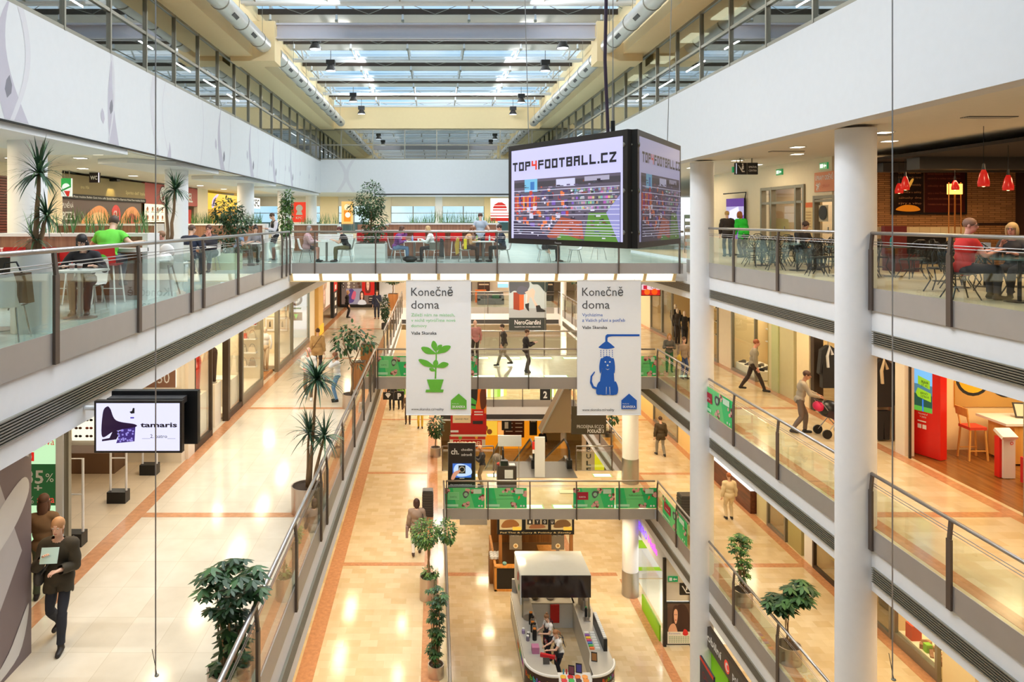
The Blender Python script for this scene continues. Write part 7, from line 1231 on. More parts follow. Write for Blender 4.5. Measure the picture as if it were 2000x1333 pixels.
curvetext('Bubbleology', cL, RB, F0+.68, .17, PI*1.08); curvetext('Bubbleology', cR, RB, F0+.78, .13, PI*1.62); curvetext('ORIGINÁLNÍ', cR, [WHT], F0+.56, .13, PI*1.60); curvetext('LONDÝNSKÝ', cR, [WHT], F0+.38, .13, PI*1.60)
b = MB(); b.box(3.03, 24.5, F0+.3, 3.05, 28.8, F0+.9, col(240, 236, 220))
for i, m in enumerate(RB): b.poly([(3.028, 26.4-.3*i, F0+.4+.04*i), (3.028, 26.1-.3*i, F0+.36+.04*i), (3.028, 26.1-.3*i, F0+.56+.04*i), (3.028, 26.4-.3*i, F0+.6+.04*i)], m)
b.build('side_print', t)
b = MB(); b.box(4.5, 28.0, F0+.25, 4.85, 28.05, F0+.95, col(190, 30, 30)); tag(b.build('red_towel'), 'red towel hanging on the kiosk back counter', 'towel')
def jar(nm, label, cat, x, y, z, r, h, m, lid=None, grp=None):
    t2 = thing(nm, label, cat, (x, y, z), grp); b = MB(); b.lathe([(r, 0), (r, h*.8), (r*.7, h*.92), (r*.7, h)], x, y, m, 14, z); b.build('body', t2, .6)
    if lid: b = MB(); b.lathe([(r*.75, h), (r*.75, h+.03)], x, y, lid, 14, z); b.build('cap', t2)
zk = F0+1.0
jar('urn', 'steel drink urn beside the kiosk post, farthest back', 'urn', 5.72, 28.0, zk, .15, .5, STEEL, BLACK); jar('urn', 'steel drink urn with a black lid, nearer of two on the kiosk counter', 'urn', 5.75, 27.6, zk, .15, .5, STEEL, BLACK)
for i in range(2): jar('syrup_bottle', 'dark syrup bottle with a green label beside the urns', 'bottle', 5.7+.12*i, 27.1, zk, .05, .34, BLACK, col(60, 150, 90), 'syrup bottles beside the urns')
jar('milk_canister', 'white canister by the kiosk sink', 'canister', 4.95, 28.6, zk, .09, .28, WHT); jar('shaker_can', 'steel can on the kiosk back counter next to the white canister', 'can', 5.2, 28.6, zk, .07, .28, STEEL); jar('shaker_can', 'steel can on the kiosk back counter nearest the urns', 'can', 5.4, 28.55, zk, .07, .28, STEEL)
b = MB(); b.lathe([(.14, 0), (.17, .05), (.15, .05), (.12, .02)], 4.55, 28.4, STEEL, 20, zk); tag(b.build('sink_bowl'), 'round steel bowl set in the kiosk back counter', 'bowl'); b = MB(); b.tube([(4.5, 28.75, zk), (4.5, 28.75, zk+.3), (4.5, 28.55, zk+.32), (4.5, 28.5, zk+.25)], .015, CHROME, 8); tag(b.build('tap'), 'chrome tap behind the round steel bowl', 'tap')
b = MB(); b.ell((3.95, 28.4, zk+.1), (.15, .18, .2), col(110, 96, 70), 12, 8); tag(b.build('basket'), 'brown rounded basket on the kiosk back counter', 'basket'); b = MB(); b.box(3.35, 28.2, zk, 3.7, 28.7, zk+.12, PANEL); b.box(3.38, 28.2, zk+.12, 3.66, 28.5, zk+.3, DGREY); tag(b.build('till'), 'grey till on the far corner of the kiosk counter', 'till')
b = MB(); b.lathe([(.2, 0), (.24, .02), (.22, .02)], 3.55, 27.0, STEEL, 22, zk); tag(b.build('steel_tray'), 'round steel tray on the kiosk counter beside the first worker', 'tray')
for i, y in enumerate((26.6, 26.35, 26.1, 25.85, 25.6)): jar('drink_shaker', 'black and steel drink shaker machine on the kiosk counter before the workers', 'machine', 3.55+.03*(i % 2), y, zk, .08, .42-.04*(i % 3), [BLACK, STEEL][i % 2], [col(200, 120, 40), BLACK][i % 2], 'shaker machines on the kiosk counter')
for i, (x, y) in enumerate(((3.2, 26.0), (3.35, 25.75), (3.3, 25.55))): jar('tub', 'small lilac tub on the outer kiosk counter', 'tub', x, y, zk, .06, .16, [col(170, 150, 190), DGREY, col(120, 110, 130)][i], WHT, 'tubs on the outer kiosk counter')
b = MB(); b.box(3.35, 24.75, zk, 3.6, 25.0, zk+.22, col(190, 120, 160)); tag(b.build('straw_box'), 'pink striped straw holder on the kiosk counter', 'box'); b = MB(); b.obox((3.85, 24.55, zk+.06), (.5, .1, .1), col(206, 30, 40), rz=-.35); tag(b.build('red_tray'), 'red tray near the curved kiosk corner', 'tray'); b = MB(); b.obox((3.75, 24.2, zk+.1), (.22, .02, .2), col(80, 76, 72), rx=-.2); tag(b.build('card_stand'), 'small picture stand near the curved kiosk corner', 'stand')
for i, (x, y, m) in enumerate(((4.72, 24.05, col(70, 70, 150)), (5.3, 24.35, col(160, 110, 60)), (4.45, 23.95, col(120, 70, 90)))): panel('menu_card', ['framed picture card in the middle of the white display counter', 'tilted framed card on the curved kiosk wing', 'small card beside the coloured bottles'][i], 'card', (x, y, F0+.8 if i != 1 else zk), (.2, -.05, 0), (0, .04, .3), [('rect', .12, .12, .88, .88, m)], INK, .015)
for i in range(4): jar('sample_bottle', 'small coloured bottle on the white display counter', 'bottle', 4.3+.1*i, 24.02, F0+.78, .025, .16, [col(60, 150, 170), col(200, 50, 60), col(80, 90, 180), col(200, 80, 90)][i], None, 'coloured bottles on the white display counter')
for i in range(8):
    x, y = 4.25+.24*(i % 4), 23.6+.2*(i//4); b = MB(); b.lathe([(.08, 0), (.1, .05), (.09, .05)], x, y, col(*[(214, 60, 70), (70, 180, 90), (70, 50, 60), (240, 150, 70), (240, 190, 70), (210, 50, 60), (236, 130, 60), (250, 170, 90)][i]), 16, F0+.78); tag(b.build('flavour_bowl'), 'small bowl of coloured pearls on the white display counter', 'bowl', 'pearl bowls on the display counter')
for i in range(14): b = MB(); b.box(5.4+.2*(i % 2), 25.0+.12*(i//2)*1.3, zk, 5.56+.2*(i % 2), 25.1+.12*(i//2)*1.3, zk+.05, col(*[(236, 120, 60), (90, 180, 90), (70, 120, 200), (210, 60, 120), (240, 200, 60), (150, 90, 180), (240, 240, 236)][(i//2) % 7] if i % 2 == 0 else (250, 250, 246))); tag(b.build('topping_tub'), 'small coloured topping tub in the rows on the kiosk counter', 'tub', 'topping tubs on the kiosk counter')
b = MB(); b.box(5.85, 24.9, zk, 5.98, 26.6, zk+.42, BLACK); 
for i in range(14): b.box(5.86, 24.95+.117*i, zk+.42, 5.97, 25.04+.117*i, zk+.47, WHT)
tag(b.build('cup_rack'), 'long black rack holding white cup sleeves on the kiosk counter', 'rack'); b = MB(); b.box(5.55, 26.75, zk, 5.8, 27.0, zk+.03, STEEL); tag(b.build('spoon_tray'), 'small steel tray with spoons beside the cup rack', 'tray')
# wooden kiosk behind
t = thing('noodle_kiosk', 'dark wooden food kiosk with picture boards under the lower footbridge', 'kiosk', (4.3, 33, F0)); KW_ = wood('kiosk_wood', P(130, 84, 40), P(160, 106, 54), 6); KO = wood('kiosk_oak', P(206, 136, 56), P(226, 160, 80), 6)
for x in (2.85, 5.95): b = MB(); b.box(x-.07, 31.3, F0, x+.07, 31.45, F0+2.9, KW_); b.box(x-.07, 35.5, F0, x+.07, 35.6, F0+2.9, KW_); b.build('post', t)
b = MB(); b.box(2.7, 31.2, F0+2.3, 6.05, 31.3, F0+3.05, BLACK); b.build('fascia', t); b = MB(); b.box(2.75, 35.55, F0, 6.0, 35.65, F0+2.9, KW_); b.box(2.7, 31.3, F0+2.85, 6.05, 35.6, F0+2.9, mat('kiosk_dark', P(50, 40, 34), .6)); b.build('back_wall', t)
decor((2.7, 31.2, F0+2.3), (3.35, 0, 0), (0, 0, .75), [('rect', .03, .28, .32, .95, glow(206, 176, 120, .8)), ('blob', [(.06, .4), (.1, .8), (.22, .85), (.28, .5)], glow(150, 90, 40, .8)), ('rect', .7, .28, .97, .95, glow(206, 176, 120, .8)), ('blob', [(.74, .4), (.78, .8), (.9, .85), (.95, .5)], glow(120, 80, 40, .8)), ('rect', .37, .3, .66, .95, glow(190, 160, 110, .7)), ('blob', [(.42, .36), (.46, .6), (.58, .6), (.62, .4)], glow(150, 90, 50, .8)), ('rect', .2, .25, .31, .45, glow(240, 180, 60, 1)), ('rect', .86, .25, .97, .45, glow(240, 180, 60, 1)), ('text', 'Pad Thai & Curry & Polévky & Závitky', .04, .08, .08, glow(230, 190, 120, .9), .92)], t)
b = MB()
for i in range(4): b.box(4.0+.32*i, 31.16, F0+2.75, 4.24+.32*i, 31.2, F0+3.0, INK)
b.build('icon_sign', t); decor((4.0, 31.155, F0+2.75), (1.2, 0, 0), (0, 0, .25), [('text', c_, .06+.267*i, .25, .5, WHT, .08, .03) for i, c_ in enumerate('iYOU')], t)
for i, x in enumerate((3.25, 5.1)): panel('hanging_menu', ['translucent menu board hanging in the wooden kiosk, nearer the paper cups', 'translucent menu board hanging in the wooden kiosk, over the wooden table'][i], 'menu board', (x, 31.4, F0+1.55), (.55, 0, 0), (0, 0, .75), [('circ', .5, .22, .14, col(236, 220, 180)), ('circ', .5, .22, .08, col(190, 140, 70)), ('text', 'Pad Thai', .15, .8, .07, WHT, .6)], col(120, 110, 96), .03)
b = MB(); b.box(2.6, 30.9, F0, 3.5, 31.0, F0+1.0, BLACK); b.box(2.55, 30.85, F0, 2.65, 34, F0+1.05, KO); b.box(2.55, 30.85, F0+1.0, 3.55, 31.1, F0+1.07, KO); b.box(2.55, 30.85, F0, 3.55, 31.05, F0+.08, KO); b.build('front_counter', t); b = MB(); b.box(2.75, 31.1, F0, 6.0, 35.5, F0+.02, mat('kiosk_floor', P(110, 78, 46), .5)); b.build('platform', t); b = MB(); b.box(4.7, 32.4, F0+.02, 5.5, 33.2, F0+.95, KO); b.build('inner_table', t)
for i in range(9): jar('paper_bowl', 'white paper bowl in the pile on the wooden kiosk edge', 'bowl', 2.5+.16*(i % 3), 31.6+.2*(i//3), F0+1.07 if i % 3 == 0 else F0+1.07, .09, .12, WHT, None, 'paper bowls on the wooden kiosk edge')
b = MB(); b.box(2.4, 31.5, F0, 2.95, 32.3, F0+1.07, KW_); b.build('bowl_shelf', t)
b = MB(); b.ell((3.0, 31.0, F0+1.14), (.1, .08, .08), col(120, 170, 170)); tag(b.build('cloth_bundle'), 'teal and brown cloth on the wooden kiosk corner', 'cloth')
panel('red_yellow_sign', 'white hanging sign with red and yellow flashes under the lower footbridge', 'sign', at(898, 1026, 34), (1.3, 0, 0), (0, 0, .55), [('poly', [(.05, .6), (.35, .7), (.3, 1), (.05, 1)], REDG), ('poly', [(.6, .6), (.92, .75), (.92, 1), (.55, 1)], glow(250, 220, 40, 1))], PANEL, .05)
b = MB(); x, y, z = at(898, 1026, 34); [b.tube([(x+q, 34.02, z+.55), (x+q, 34.02, -12.5)], .01, ALU, 5) for q in (.2, 1.1)]; tag(b.build('hanging_wire'), 'pair of thin wires above the sign with red and yellow flashes', 'wire')
# thin vertical wires with hooks in the open hall
for px, yb, l in ((304, 1320, 'thin vertical wire in the hall in front of the shoe screen'), (1743, 1328, 'thin vertical wire in the hall in front of the red totem')):
    x, y, z = at(px, yb, 6.0); t = thing('steel_wire', l, 'wire', (x, y, z)); b = MB(); b.tube([(x, y, 7.97), (x, y, z)], .0055, STEEL, 6); b.build('cable', t); b = MB(); b.ell((x+.01, y, z), (.02, .02, .012), ALU, 8, 5); b.tube([(x+.01, y, z+.01), (x-.03, y, z+.22)], .003, DGREY, 5); b.build('hook', t)
# ================================================================ people
SKIN = [mat('skin_fair', P(232, 186, 160), .5), mat('skin_tan', P(206, 150, 118), .5), mat('skin_pink', P(236, 170, 150), .5)]
EYE = mat('eye_dark', P(40, 30, 28), .3); EYEW = mat('eye_white', P(236, 232, 226), .3); LIP = mat('lip', P(176, 88, 82), .5)
def joint(a, b, l1, l2, pole):
    a, b, pole = Vector(a), Vector(b), Vector(pole); d = b-a; L = min(d.length, (l1+l2)*.999); d = d.normalized(); b = a+d*L
    x = (l1*l1-l2*l2+L*L)/(2*L); h = math.sqrt(max(0, l1*l1-x*x)); p = (pole-d*pole.dot(d)); p = p.normalized() if p.length > 1e-5 else d.orthogonal(); return a+d*x+p*h, b
def person(label, loc, yaw, top, bottom, hair, shoes=(40, 36, 34), ht=1.74, sit=None, lean=.04, hands=(None, None), feet=(None, None), look=(0, .1), skin=0, kind='long', leg='trousers', style='short', group=None, glasses=False, girth=1.0, emblem=None, vest=None):
    s = ht/1.76; sk = SKIN[skin]; root = thing('person', label, 'person', (0, 0, 0), group); root.location = loc; root.rotation_euler = (0, 0, yaw); root.scale = (s, s, s)
    pz = (sit/s+.09) if sit else .93; Pv = Vector((0, 0, pz)); R = Matrix.Rotation(-lean, 3, 'X'); N = Pv+R @ Vector((0, 0, .50)); RH = Matrix.Rotation(look[0], 3, 'Z') @ Matrix.Rotation(-look[1], 3, 'X')
    Hc = N+R @ Vector((0, .02, .10))+RH @ Vector((0, .02, .095)); g = girth; prim = []   # label, a, b, r0, r1   or label, c, radii, R
    prim.append(('E', 'pelvis', Pv, (.165*g, .12*g, .12), R)); prim.append(('E', 'waist', Pv+R @ Vector((0, .005, .17)), (.145*g, .105*g, .15), R)); prim.append(('E', 'chest', Pv+R @ Vector((0, .0, .34)), (.175*g, .12*g, .17), R))
    prim.append(('C', 'chest', N+R @ Vector((-.13, 0, -.055)), N+R @ Vector((.13, 0, -.055)), .062, .062)); prim.append(('C', 'neck', N+R @ Vector((0, 0, -.03)), Hc+RH @ Vector((0, -.02, -.07)), .055, .05))
    prim.append(('E', 'head', Hc+RH @ Vector((0, -.01, .02)), (.075, .095, .10), RH)); prim.append(('E', 'head', Hc+RH @ Vector((0, .025, -.055)), (.055, .062, .065), RH)); fing = MB()
    for i, sx in enumerate((-1, 1)):
        S = N+R @ Vector((sx*.175, 0, -.06)); tgt = Vector(hands[i]) if hands[i] is not None else S+Vector((sx*.07, .06, -.53)); el, wr = joint(S, tgt, .29, .26, Vector((sx*.5, -.7, -.5)))
        prim.append(('C', 'uparm', S, el, .055*g, .043)); prim.append(('C', 'forearm', el, wr, .042, .03)); d = (wr-el).normalized(); n = Vector((-sx, 0, .3)) if hands[i] is None else Vector((0, 0, 1)); u = d.cross(n).normalized(); n = u.cross(d)
        hc = wr+d*.05; HM = Matrix((u, d, n)).transposed(); prim.append(('E', 'hand', hc, (.04, .055, .02), HM))
        for k, (o, L) in enumerate(((-.03, .062), (-.01, .075), (.01, .07), (.03, .052))): a = hc+u*o+d*.045; m_ = a+d*L*.55-n*.008; e = m_+d*L*.35-n*L*.4; fing.tube([a-d*.02, a, m_, e], .0088, sk, 6, .0065)
        th = -sx if hands[i] is None else sx; a = hc-u*.03*(1 if i else -1)-d*.02; fing.tube([a, a-u*.025*(1 if i else -1)+d*.03, a-u*.026*(1 if i else -1)+d*.06-n*.01], .0105, sk, 6, .008)
        hip = Pv+R @ Vector((sx*.085*g, 0, -.02)); hip.z = Pv.z-.02; ft = Vector(feet[i]) if feet[i] is not None else (Vector((sx*.10, .44, 0)) if sit else Vector((sx*.1, .02, 0))); an = ft+Vector((0, 0, .085)); kn, an = joint(hip, an, .44, .425, Vector((sx*.12, 1, .05 if not sit else .4)))
        prim.append(('C', 'thigh', hip, kn, .085*g, .058)); prim.append(('C', 'calf', kn, an, .056, .038)); prim.append(('C', 'foot', an+Vector((0, -.03, -.045)), an+Vector((sx*.02, .15, -.055)), .038, .032))
    b = MB()
    for p in prim:
        if p[0] == 'E': b.ell(p[2], p[3], sk, 16, 10, p[4])
        else: b.tube([p[2]+(p[3]-p[2])*t for t in (0, .5, 1)], p[4], sk, 12, p[5]); b.ell(p[2], p[4], sk, 12, 8); b.ell(p[3], p[5], sk, 12, 8)
    W[root.name] = Vector((0, 0, 0)); o = b.build('body', root); md = o.modifiers.new('r', 'REMESH'); md.mode = 'VOXEL'; md.voxel_size = .017; sm = o.modifiers.new('s', 'SMOOTH'); sm.iterations = 5; sm.factor = .5
    bpy.context.view_layer.update(); me = bpy.data.meshes.new_from_object(o.evaluated_get(bpy.context.evaluated_depsgraph_get())); o.modifiers.clear()
    nv = len(me.vertices); V = np.empty(nv*3); me.vertices.foreach_get('co', V); V = V.reshape(-1, 3); Nn = np.empty(nv*3); me.vertices.foreach_get('normal', Nn); Nn = Nn.reshape(-1, 3); faces = [tuple(f.vertices) for f in me.polygons]
    best = np.full(nv, 1e9); lab = np.zeros(nv, int); tt = np.zeros(nv); names = sorted(set(p[1] for p in prim))
    for p in prim:
        if p[0] == 'E': q = (V-np.array(p[2])) @ np.array(p[4]); rr_ = np.array(p[3]); dd = (np.linalg.norm(q/rr_, axis=1)-1)*rr_.mean(); t_ = np.zeros(nv)
        else: a = np.array(p[2]); ab = np.array(p[3])-a; t_ = np.clip(((V-a) @ ab)/(ab @ ab), 0, 1); dd = np.linalg.norm(V-a-t_[:, None]*ab, axis=1)-(p[4]+(p[5]-p[4])*t_)
        k = dd < best; best[k] = dd[k]; lab[k] = names.index(p[1]); tt[k] = t_[k]
    F_ = np.array([f if len(f) == 4 else f+(f[-1],) for f in faces]); ix = {n_: names.index(n_) for n_ in names}
    def shell(nm, sel, off, m, parent=root):
        k = sel[F_].all(axis=1); idx = np.unique(F_[k]); 
        if not len(idx): return
        mp = -np.ones(nv, int); mp[idx] = np.arange(len(idx)); b = MB(); b.add([tuple(x) for x in (V[idx]+Nn[idx]*(off[idx, None] if hasattr(off, '__len__') else off))], [tuple(dict.fromkeys(int(mp[i]) for i in f)) for f in F_[k]], m); return b.build(nm, parent, True)
    L = lambda n_: lab == ix[n_]
    TM = col(*top, .8); BM = col(*bottom, .8); torso = L('chest') | L('waist'); arm = L('uparm') | L('forearm')
    if kind == 'tee': selt = torso | (L('uparm') & (tt < .55)) | L('pelvis')
    elif kind == 'coat': selt = torso | arm & ~(L('forearm') & (tt > .93)) | L('pelvis') | (L('thigh') & (tt < .45))
    else: selt = torso | arm & ~(L('forearm') & (tt > .93)) | L('pelvis')
    wob = .019+.006*np.sin(V[:, 2]*31+V[:, 0]*17)+.004*np.sin(V[:, 1]*41)+(.016 if kind == 'coat' else 0)
    body = MB(); body.add([tuple(x) for x in V], faces, sk); nb = len(body.f); q = lambda x, y, z: Hc+RH @ Vector((x, y, z))
    body.v += fing.v; body.f += [tuple(i+nv for i in f) for f in fing.f]; body.m += [0]*len(fing.f)
    body.ell(q(0, .092, -.012), (.012, .018, .024), sk, 8, 6, RH); body.ell(q(0, .078, -.06), (.022, .01, .006), LIP, 8, 5, RH)
    for sx in (-1, 1): body.ell(q(sx*.03, .074, .018), (.013, .009, .008), EYEW, 8, 5, RH); body.ell(q(sx*.03, .081, .018), (.006, .004, .006), EYE, 6, 5, RH); body.ell(q(sx*.03, .079, .036), (.018, .006, .004), col(*hair), 6, 4, RH); body.ell(q(sx*.076, -.005, 0), (.012, .022, .032), sk, 8, 6, RH)
    bpy.data.objects.remove(o); bpy.data.meshes.remove(me); body.build('body', root, True)
    shell('top', selt, wob, TM)
    if vest: shell('vest', torso, wob+.006, col(*vest))
    if leg == 'skirt': selb = L('pelvis') | (L('thigh') & (tt < .85))
    else: selb = L('pelvis') | L('thigh') | (L('calf') & (tt < .97))
    shell('skirt' if leg == 'skirt' else 'trousers', selb, .007+.003*np.sin(V[:, 2]*23)+.01*(L('calf')), BM)
    SH_ = col(*shoes); fsel = L('foot') | (L('calf') & (tt > (.45 if style.endswith('boots') else .9)))
    shell('shoe', fsel & (V[:, 0] < 0), .008, SH_); shell('shoe', fsel & (V[:, 0] >= 0), .008, SH_)
    st = style.split('_')[0]
    if st != 'bald':
        HM_ = col(*hair); h = MB(); h.ell(q(0, -.022, .038), (.088, .10, .093), HM_, 16, 10, RH)
        if st in ('long', 'bob'): zz = -.07 if st == 'bob' else -.13; h.ell(q(0, -.06, zz+.02), (.085, .055, .13 if st == 'bob' else .18), HM_, 12, 9, RH); [h.ell(q(sx*.075, -.005, zz+.04), (.03, .05, .11), HM_, 10, 8, RH) for sx in (-1, 1)]
        if st == 'bun': h.ell(q(0, -.06, .14), (.045, .045, .04), HM_, 10, 8, RH)
        if st == 'tail': h.ell(q(0, -.13, .02), (.035, .04, .04), HM_, 10, 8, RH); h.tube([q(0, -.13, .02), q(0, -.17, -.06), q(0, -.15, -.18)], .03, HM_, 8, .012)
        if st == 'beanie': pass
        h.build('hair', root, True)
    if glasses:
        gl = MB()
        for sx in (-1, 1): c = q(sx*.032, .09, .016); gl.tube([c+RH @ Vector((.022*math.cos(a), 0, .016*math.sin(a))) for a in np.linspace(0, 2*PI, 11)], .003, BLACK, 5); gl.tube([q(sx*.054, .088, .018), q(sx*.078, 0, .02)], .003, BLACK, 5)
        gl.build('glasses', root)
    if emblem:                    # a bib apron with a small printed emblem on its lower front
        a = MB(); AP = col(34, 36, 52)
        for (x0, x1, z0, z1, y) in ((-.15, .15, 1.02, 1.3, .15), (-.2, .2, .5, 1.02, .17)): a.box(x0, y, z0, x1, y+.012, z1, AP)
        for sx in (-1, 1): a.tube([(sx*.13, .155, 1.28), (sx*.11, .06, 1.49), (sx*.06, -.08, 1.46), (-sx*.1, -.15, 1.1)], .012, AP, 6); a.box(sx*.2, -.02, .8, sx*.19, .18, .98, AP)
        a.build('apron', root); e = MB(); e.box(-.12, .183, .62, .12, .186, .8, col(190, 36, 44)); e.box(-.12, .186, .69, .12, .188, .73, WHT); e.box(-.02, .186, .62, .02, .188, .8, WHT); e.box(-.12, .1865, .7, .12, .189, .72, col(200, 40, 48)); e.build('apron_print', root)
    return root
def strap(pt, name, colr, pts, bag=None):
    b = MB(); W[pt.name] = Vector(); b.tube(pts, .014, col(*colr), 6); b.build(name, pt)
    if bag: b = MB(); b.ell(bag[0], bag[1], col(*colr), 12, 8); b.build('bag', pt, True)
HT = PI/2
# food court
person('woman with long black hair and glasses writing at a white table', (-5.65, 11.6, F3), PI+.25, (36, 34, 38), (50, 50, 60), (30, 22, 22), ht=1.7, sit=.45, lean=.30, look=(-.2, .55), hands=((-.22, .42, .80), (.25, .40, .80)), style='long', glasses=True)
person('man in a bright green t-shirt leaning on the bar counter, seen from behind', (-5.88, 12.8, F3), .1, (110, 214, 70), (86, 90, 104), (84, 64, 52), ht=1.86, sit=.74, lean=.55, look=(0, .5), hands=((-.25, .5, 1.06), (.45, .35, 1.04)), kind='tee', feet=((-.16, .3, .28), (.16, .3, .28)), girth=1.12)
person('brown haired child in red sitting with the back to the railing', (-6.95, 12.3, F3), .3, (206, 30, 34), (60, 60, 80), (120, 80, 56), ht=1.45, sit=.45, look=(0, .3), style='bob')
person('person eating with hands raised behind the second white cylinder', (-6.05, 16.3, F3), HT+.4, (44, 42, 50), (50, 50, 60), (150, 110, 80), ht=1.6, sit=.45, lean=.25, hands=((-.1, .3, 1.08), (.1, .32, 1.1)), skin=2)
person('suited man with his back to the railing at the white table', (-6.65, 19.35, F3), -.15, (34, 40, 62), (40, 44, 60), (96, 70, 56), ht=1.82, sit=.45, lean=.2, look=(-.5, .1), hands=((-.2, .42, .8), (.2, .42, .8)), kind='coat')
person('suited man with glasses holding his chin at the white table', (-6.55, 21.0, F3), PI-.1, (66, 62, 70), (50, 50, 60), (90, 56, 44), ht=1.82, sit=.45, lean=.25, look=(.1, .2), hands=((.02, .26, 1.02), (.2, .4, .8)), kind='coat', skin=2, glasses=True)
person('person in a blue grey shirt leaning over the small table', (-6.5, 23.4, F3), -HT+.2, (130, 150, 178), (70, 56, 50), (84, 62, 50), ht=1.7, sit=.45, lean=.35, look=(0, .3), hands=((-.15, .45, .8), (.15, .45, .8)), kind='tee')
person('dark haired woman in a grey top facing the railing', (-6.08, 24.3, F3), PI+.15, (136, 136, 142), (60, 50, 48), (40, 30, 30), ht=1.68, sit=.45, lean=.2, look=(.2, .2), hands=((-.15, .42, .8), (.15, .42, .8)), style='bun')
person('waiter in a white shirt and black waistcoat looking down', (-6.02, 27.0, F3), HT+.6, (226, 224, 236), (30, 30, 34), (80, 54, 40), ht=1.8, lean=.08, look=(0, .5), hands=((-.1, .33, 1.15), (.12, .33, 1.15)), vest=(32, 30, 34))
person('grey haired woman in a pink patterned coat at a white table', (-4.62, 25.7, F3), -HT, (196, 160, 164), (60, 50, 48), (150, 146, 146), ht=1.66, sit=.45, lean=.12, look=(0, .1), hands=((-.15, .42, .78), (.15, .42, .78)), kind='coat', style='bob', skin=2, leg='skirt')
person('person in black with bare arms leaning over a white table', (-3.15, 25.7, F3), HT, (36, 34, 36), (110, 104, 70), (96, 50, 46), ht=1.7, sit=.45, lean=.4, look=(0, .3), hands=((-.15, .5, .8), (.15, .5, .8)), kind='tee')
person('person in a purple shirt resting the head on a hand', (-1.42, 25.7, F3), -HT, (124, 60, 130), (110, 140, 176), (90, 60, 46), ht=1.7, sit=.45, lean=.3, look=(0, .3), hands=((-.1, .36, 1.1), (.2, .42, .8)), style='bob')
person('fair haired woman in a white shirt at a white table', (-.08, 25.7, F3), HT, (236, 236, 234), (44, 42, 46), (206, 170, 120), ht=1.68, sit=.45, lean=.25, look=(0, .2), hands=((-.1, .45, .85), (.15, .42, .78)), style='bob')
person('woman in a tan top leaning forward beside the mustard jacket', (1.08, 25.7, F3), -HT, (196, 150, 104), (70, 50, 40), (130, 84, 56), ht=1.68, sit=.45, lean=.35, look=(0, .3), hands=((-.1, .42, .85), (.15, .42, .78)), style='long')
person('man in a navy shirt with crossed legs next to the hanging screen', (2.42, 25.7, F3), HT, (40, 48, 66), (40, 36, 34), (70, 46, 40), ht=1.76, sit=.45, lean=.1, look=(0, .35), hands=((-.1, .3, .8), (.12, .3, .82)), skin=2)
person('man in a pale blue grey t-shirt standing at the wavy bar, seen from behind', (1.72, 27.2, F3), 0, (174, 184, 200), (60, 60, 70), (80, 54, 46), ht=1.8, lean=.1, look=(0, .5), hands=((-.28, .1, .95), (.28, .1, .95)), kind='tee')
person('person in black trousers seated under the big hanging screen', (3.95, 25.7, F3), -HT, (40, 40, 44), (30, 30, 34), (60, 50, 44), ht=1.75, sit=.45)
# cafe balcony
person('fair haired visitor in a dark jacket, seen from behind at the corridor', (10.85, 26.6, F3R), -.2, (48, 40, 38), (50, 56, 76), (200, 160, 100), ht=1.72, lean=.15, kind='coat')
person('red haired visitor in a bright green jacket, seen from behind', (11.15, 25.9, F3R), .35, (24, 184, 50), (60, 60, 80), (150, 90, 50), ht=1.72, lean=.3, kind='coat', style='bob', girth=1.1)
person('young man in black reading at a cafe table beside the thick white column', (10.15, 19.95, F3R), PI+.3, (34, 32, 36), (60, 62, 70), (60, 40, 34), ht=1.76, sit=.45, lean=.2, look=(0, .5), hands=((-.15, .4, .8), (.15, .4, .8)), skin=1)
person('man with glasses in a red shirt turning towards the camera', (9.1, 12.35, F3R), -HT-.2, (222, 50, 44), (60, 60, 70), (150, 110, 90), ht=1.84, sit=.45, lean=.1, look=(-.75, .1), hands=((-.1, .42, .8), (.15, .42, .8)), kind='tee', skin=2, glasses=True, girth=1.12)
person('blonde woman with glasses in a black and white blouse at the frame edge', (10.2, 12.6, F3R), HT+.5, (70, 66, 66), (50, 50, 60), (214, 176, 120), ht=1.7, sit=.45, lean=.15, look=(.1, .1), hands=((-.15, .36, .8), (.1, .28, .95)), skin=2, style='bob', glasses=True)
# level 2
a = person('woman striding past the hoarding in a dark olive jacket and boots', (-5.42, 10.35, F2), PI+.1, (62, 54, 40), (38, 40, 50), (190, 140, 96), ht=1.84, feet=((-.1, .22, 0), (.1, -.25, .08)), hands=((-.1, .28, 1.12), (.1, .3, 1.3)), shoes=(40, 32, 28), style='tail_boots', kind='coat')
b = MB(); b.obox((.0, .33, 1.35), (.22, .02, .2), col(196, 226, 220), rx=.4); b.build('paper', a); strap(a, 'shoulder_bag', (60, 56, 54), [(-.15, -.1, 1.42), (.0, .14, 1.3), (.2, .12, 1.0)], ((.24, .05, .95), (.07, .14, .13)))
person('brown haired passer by half hidden behind the striding woman', (-6.3, 11.5, F2), .2, (120, 90, 60), (70, 80, 60), (90, 58, 40), ht=1.7, style='long')
a = person('man in a tan jacket with a shoulder strap walking away', (-4.68, 28.5, F2), 0, (190, 156, 110), (50, 46, 50), (96, 62, 44), ht=1.8, feet=((-.1, .2, 0), (.1, -.2, .04)), kind='coat', girth=1.15); strap(a, 'strap', (120, 90, 60), [(.17, -.02, 1.46), (.05, -.17, 1.3), (-.2, -.14, .95)])
person('balding old man in a pale shirt walking towards the camera', (-4.3, 24.4, F2), PI, (224, 218, 208), (120, 96, 74), (200, 196, 190), ht=1.8, style='bald', feet=((-.1, .15, 0), (.1, -.15, .03)), hands=((-.1, .25, 1.05), (.12, .25, 1.05)), skin=2, shoes=(230, 230, 228))
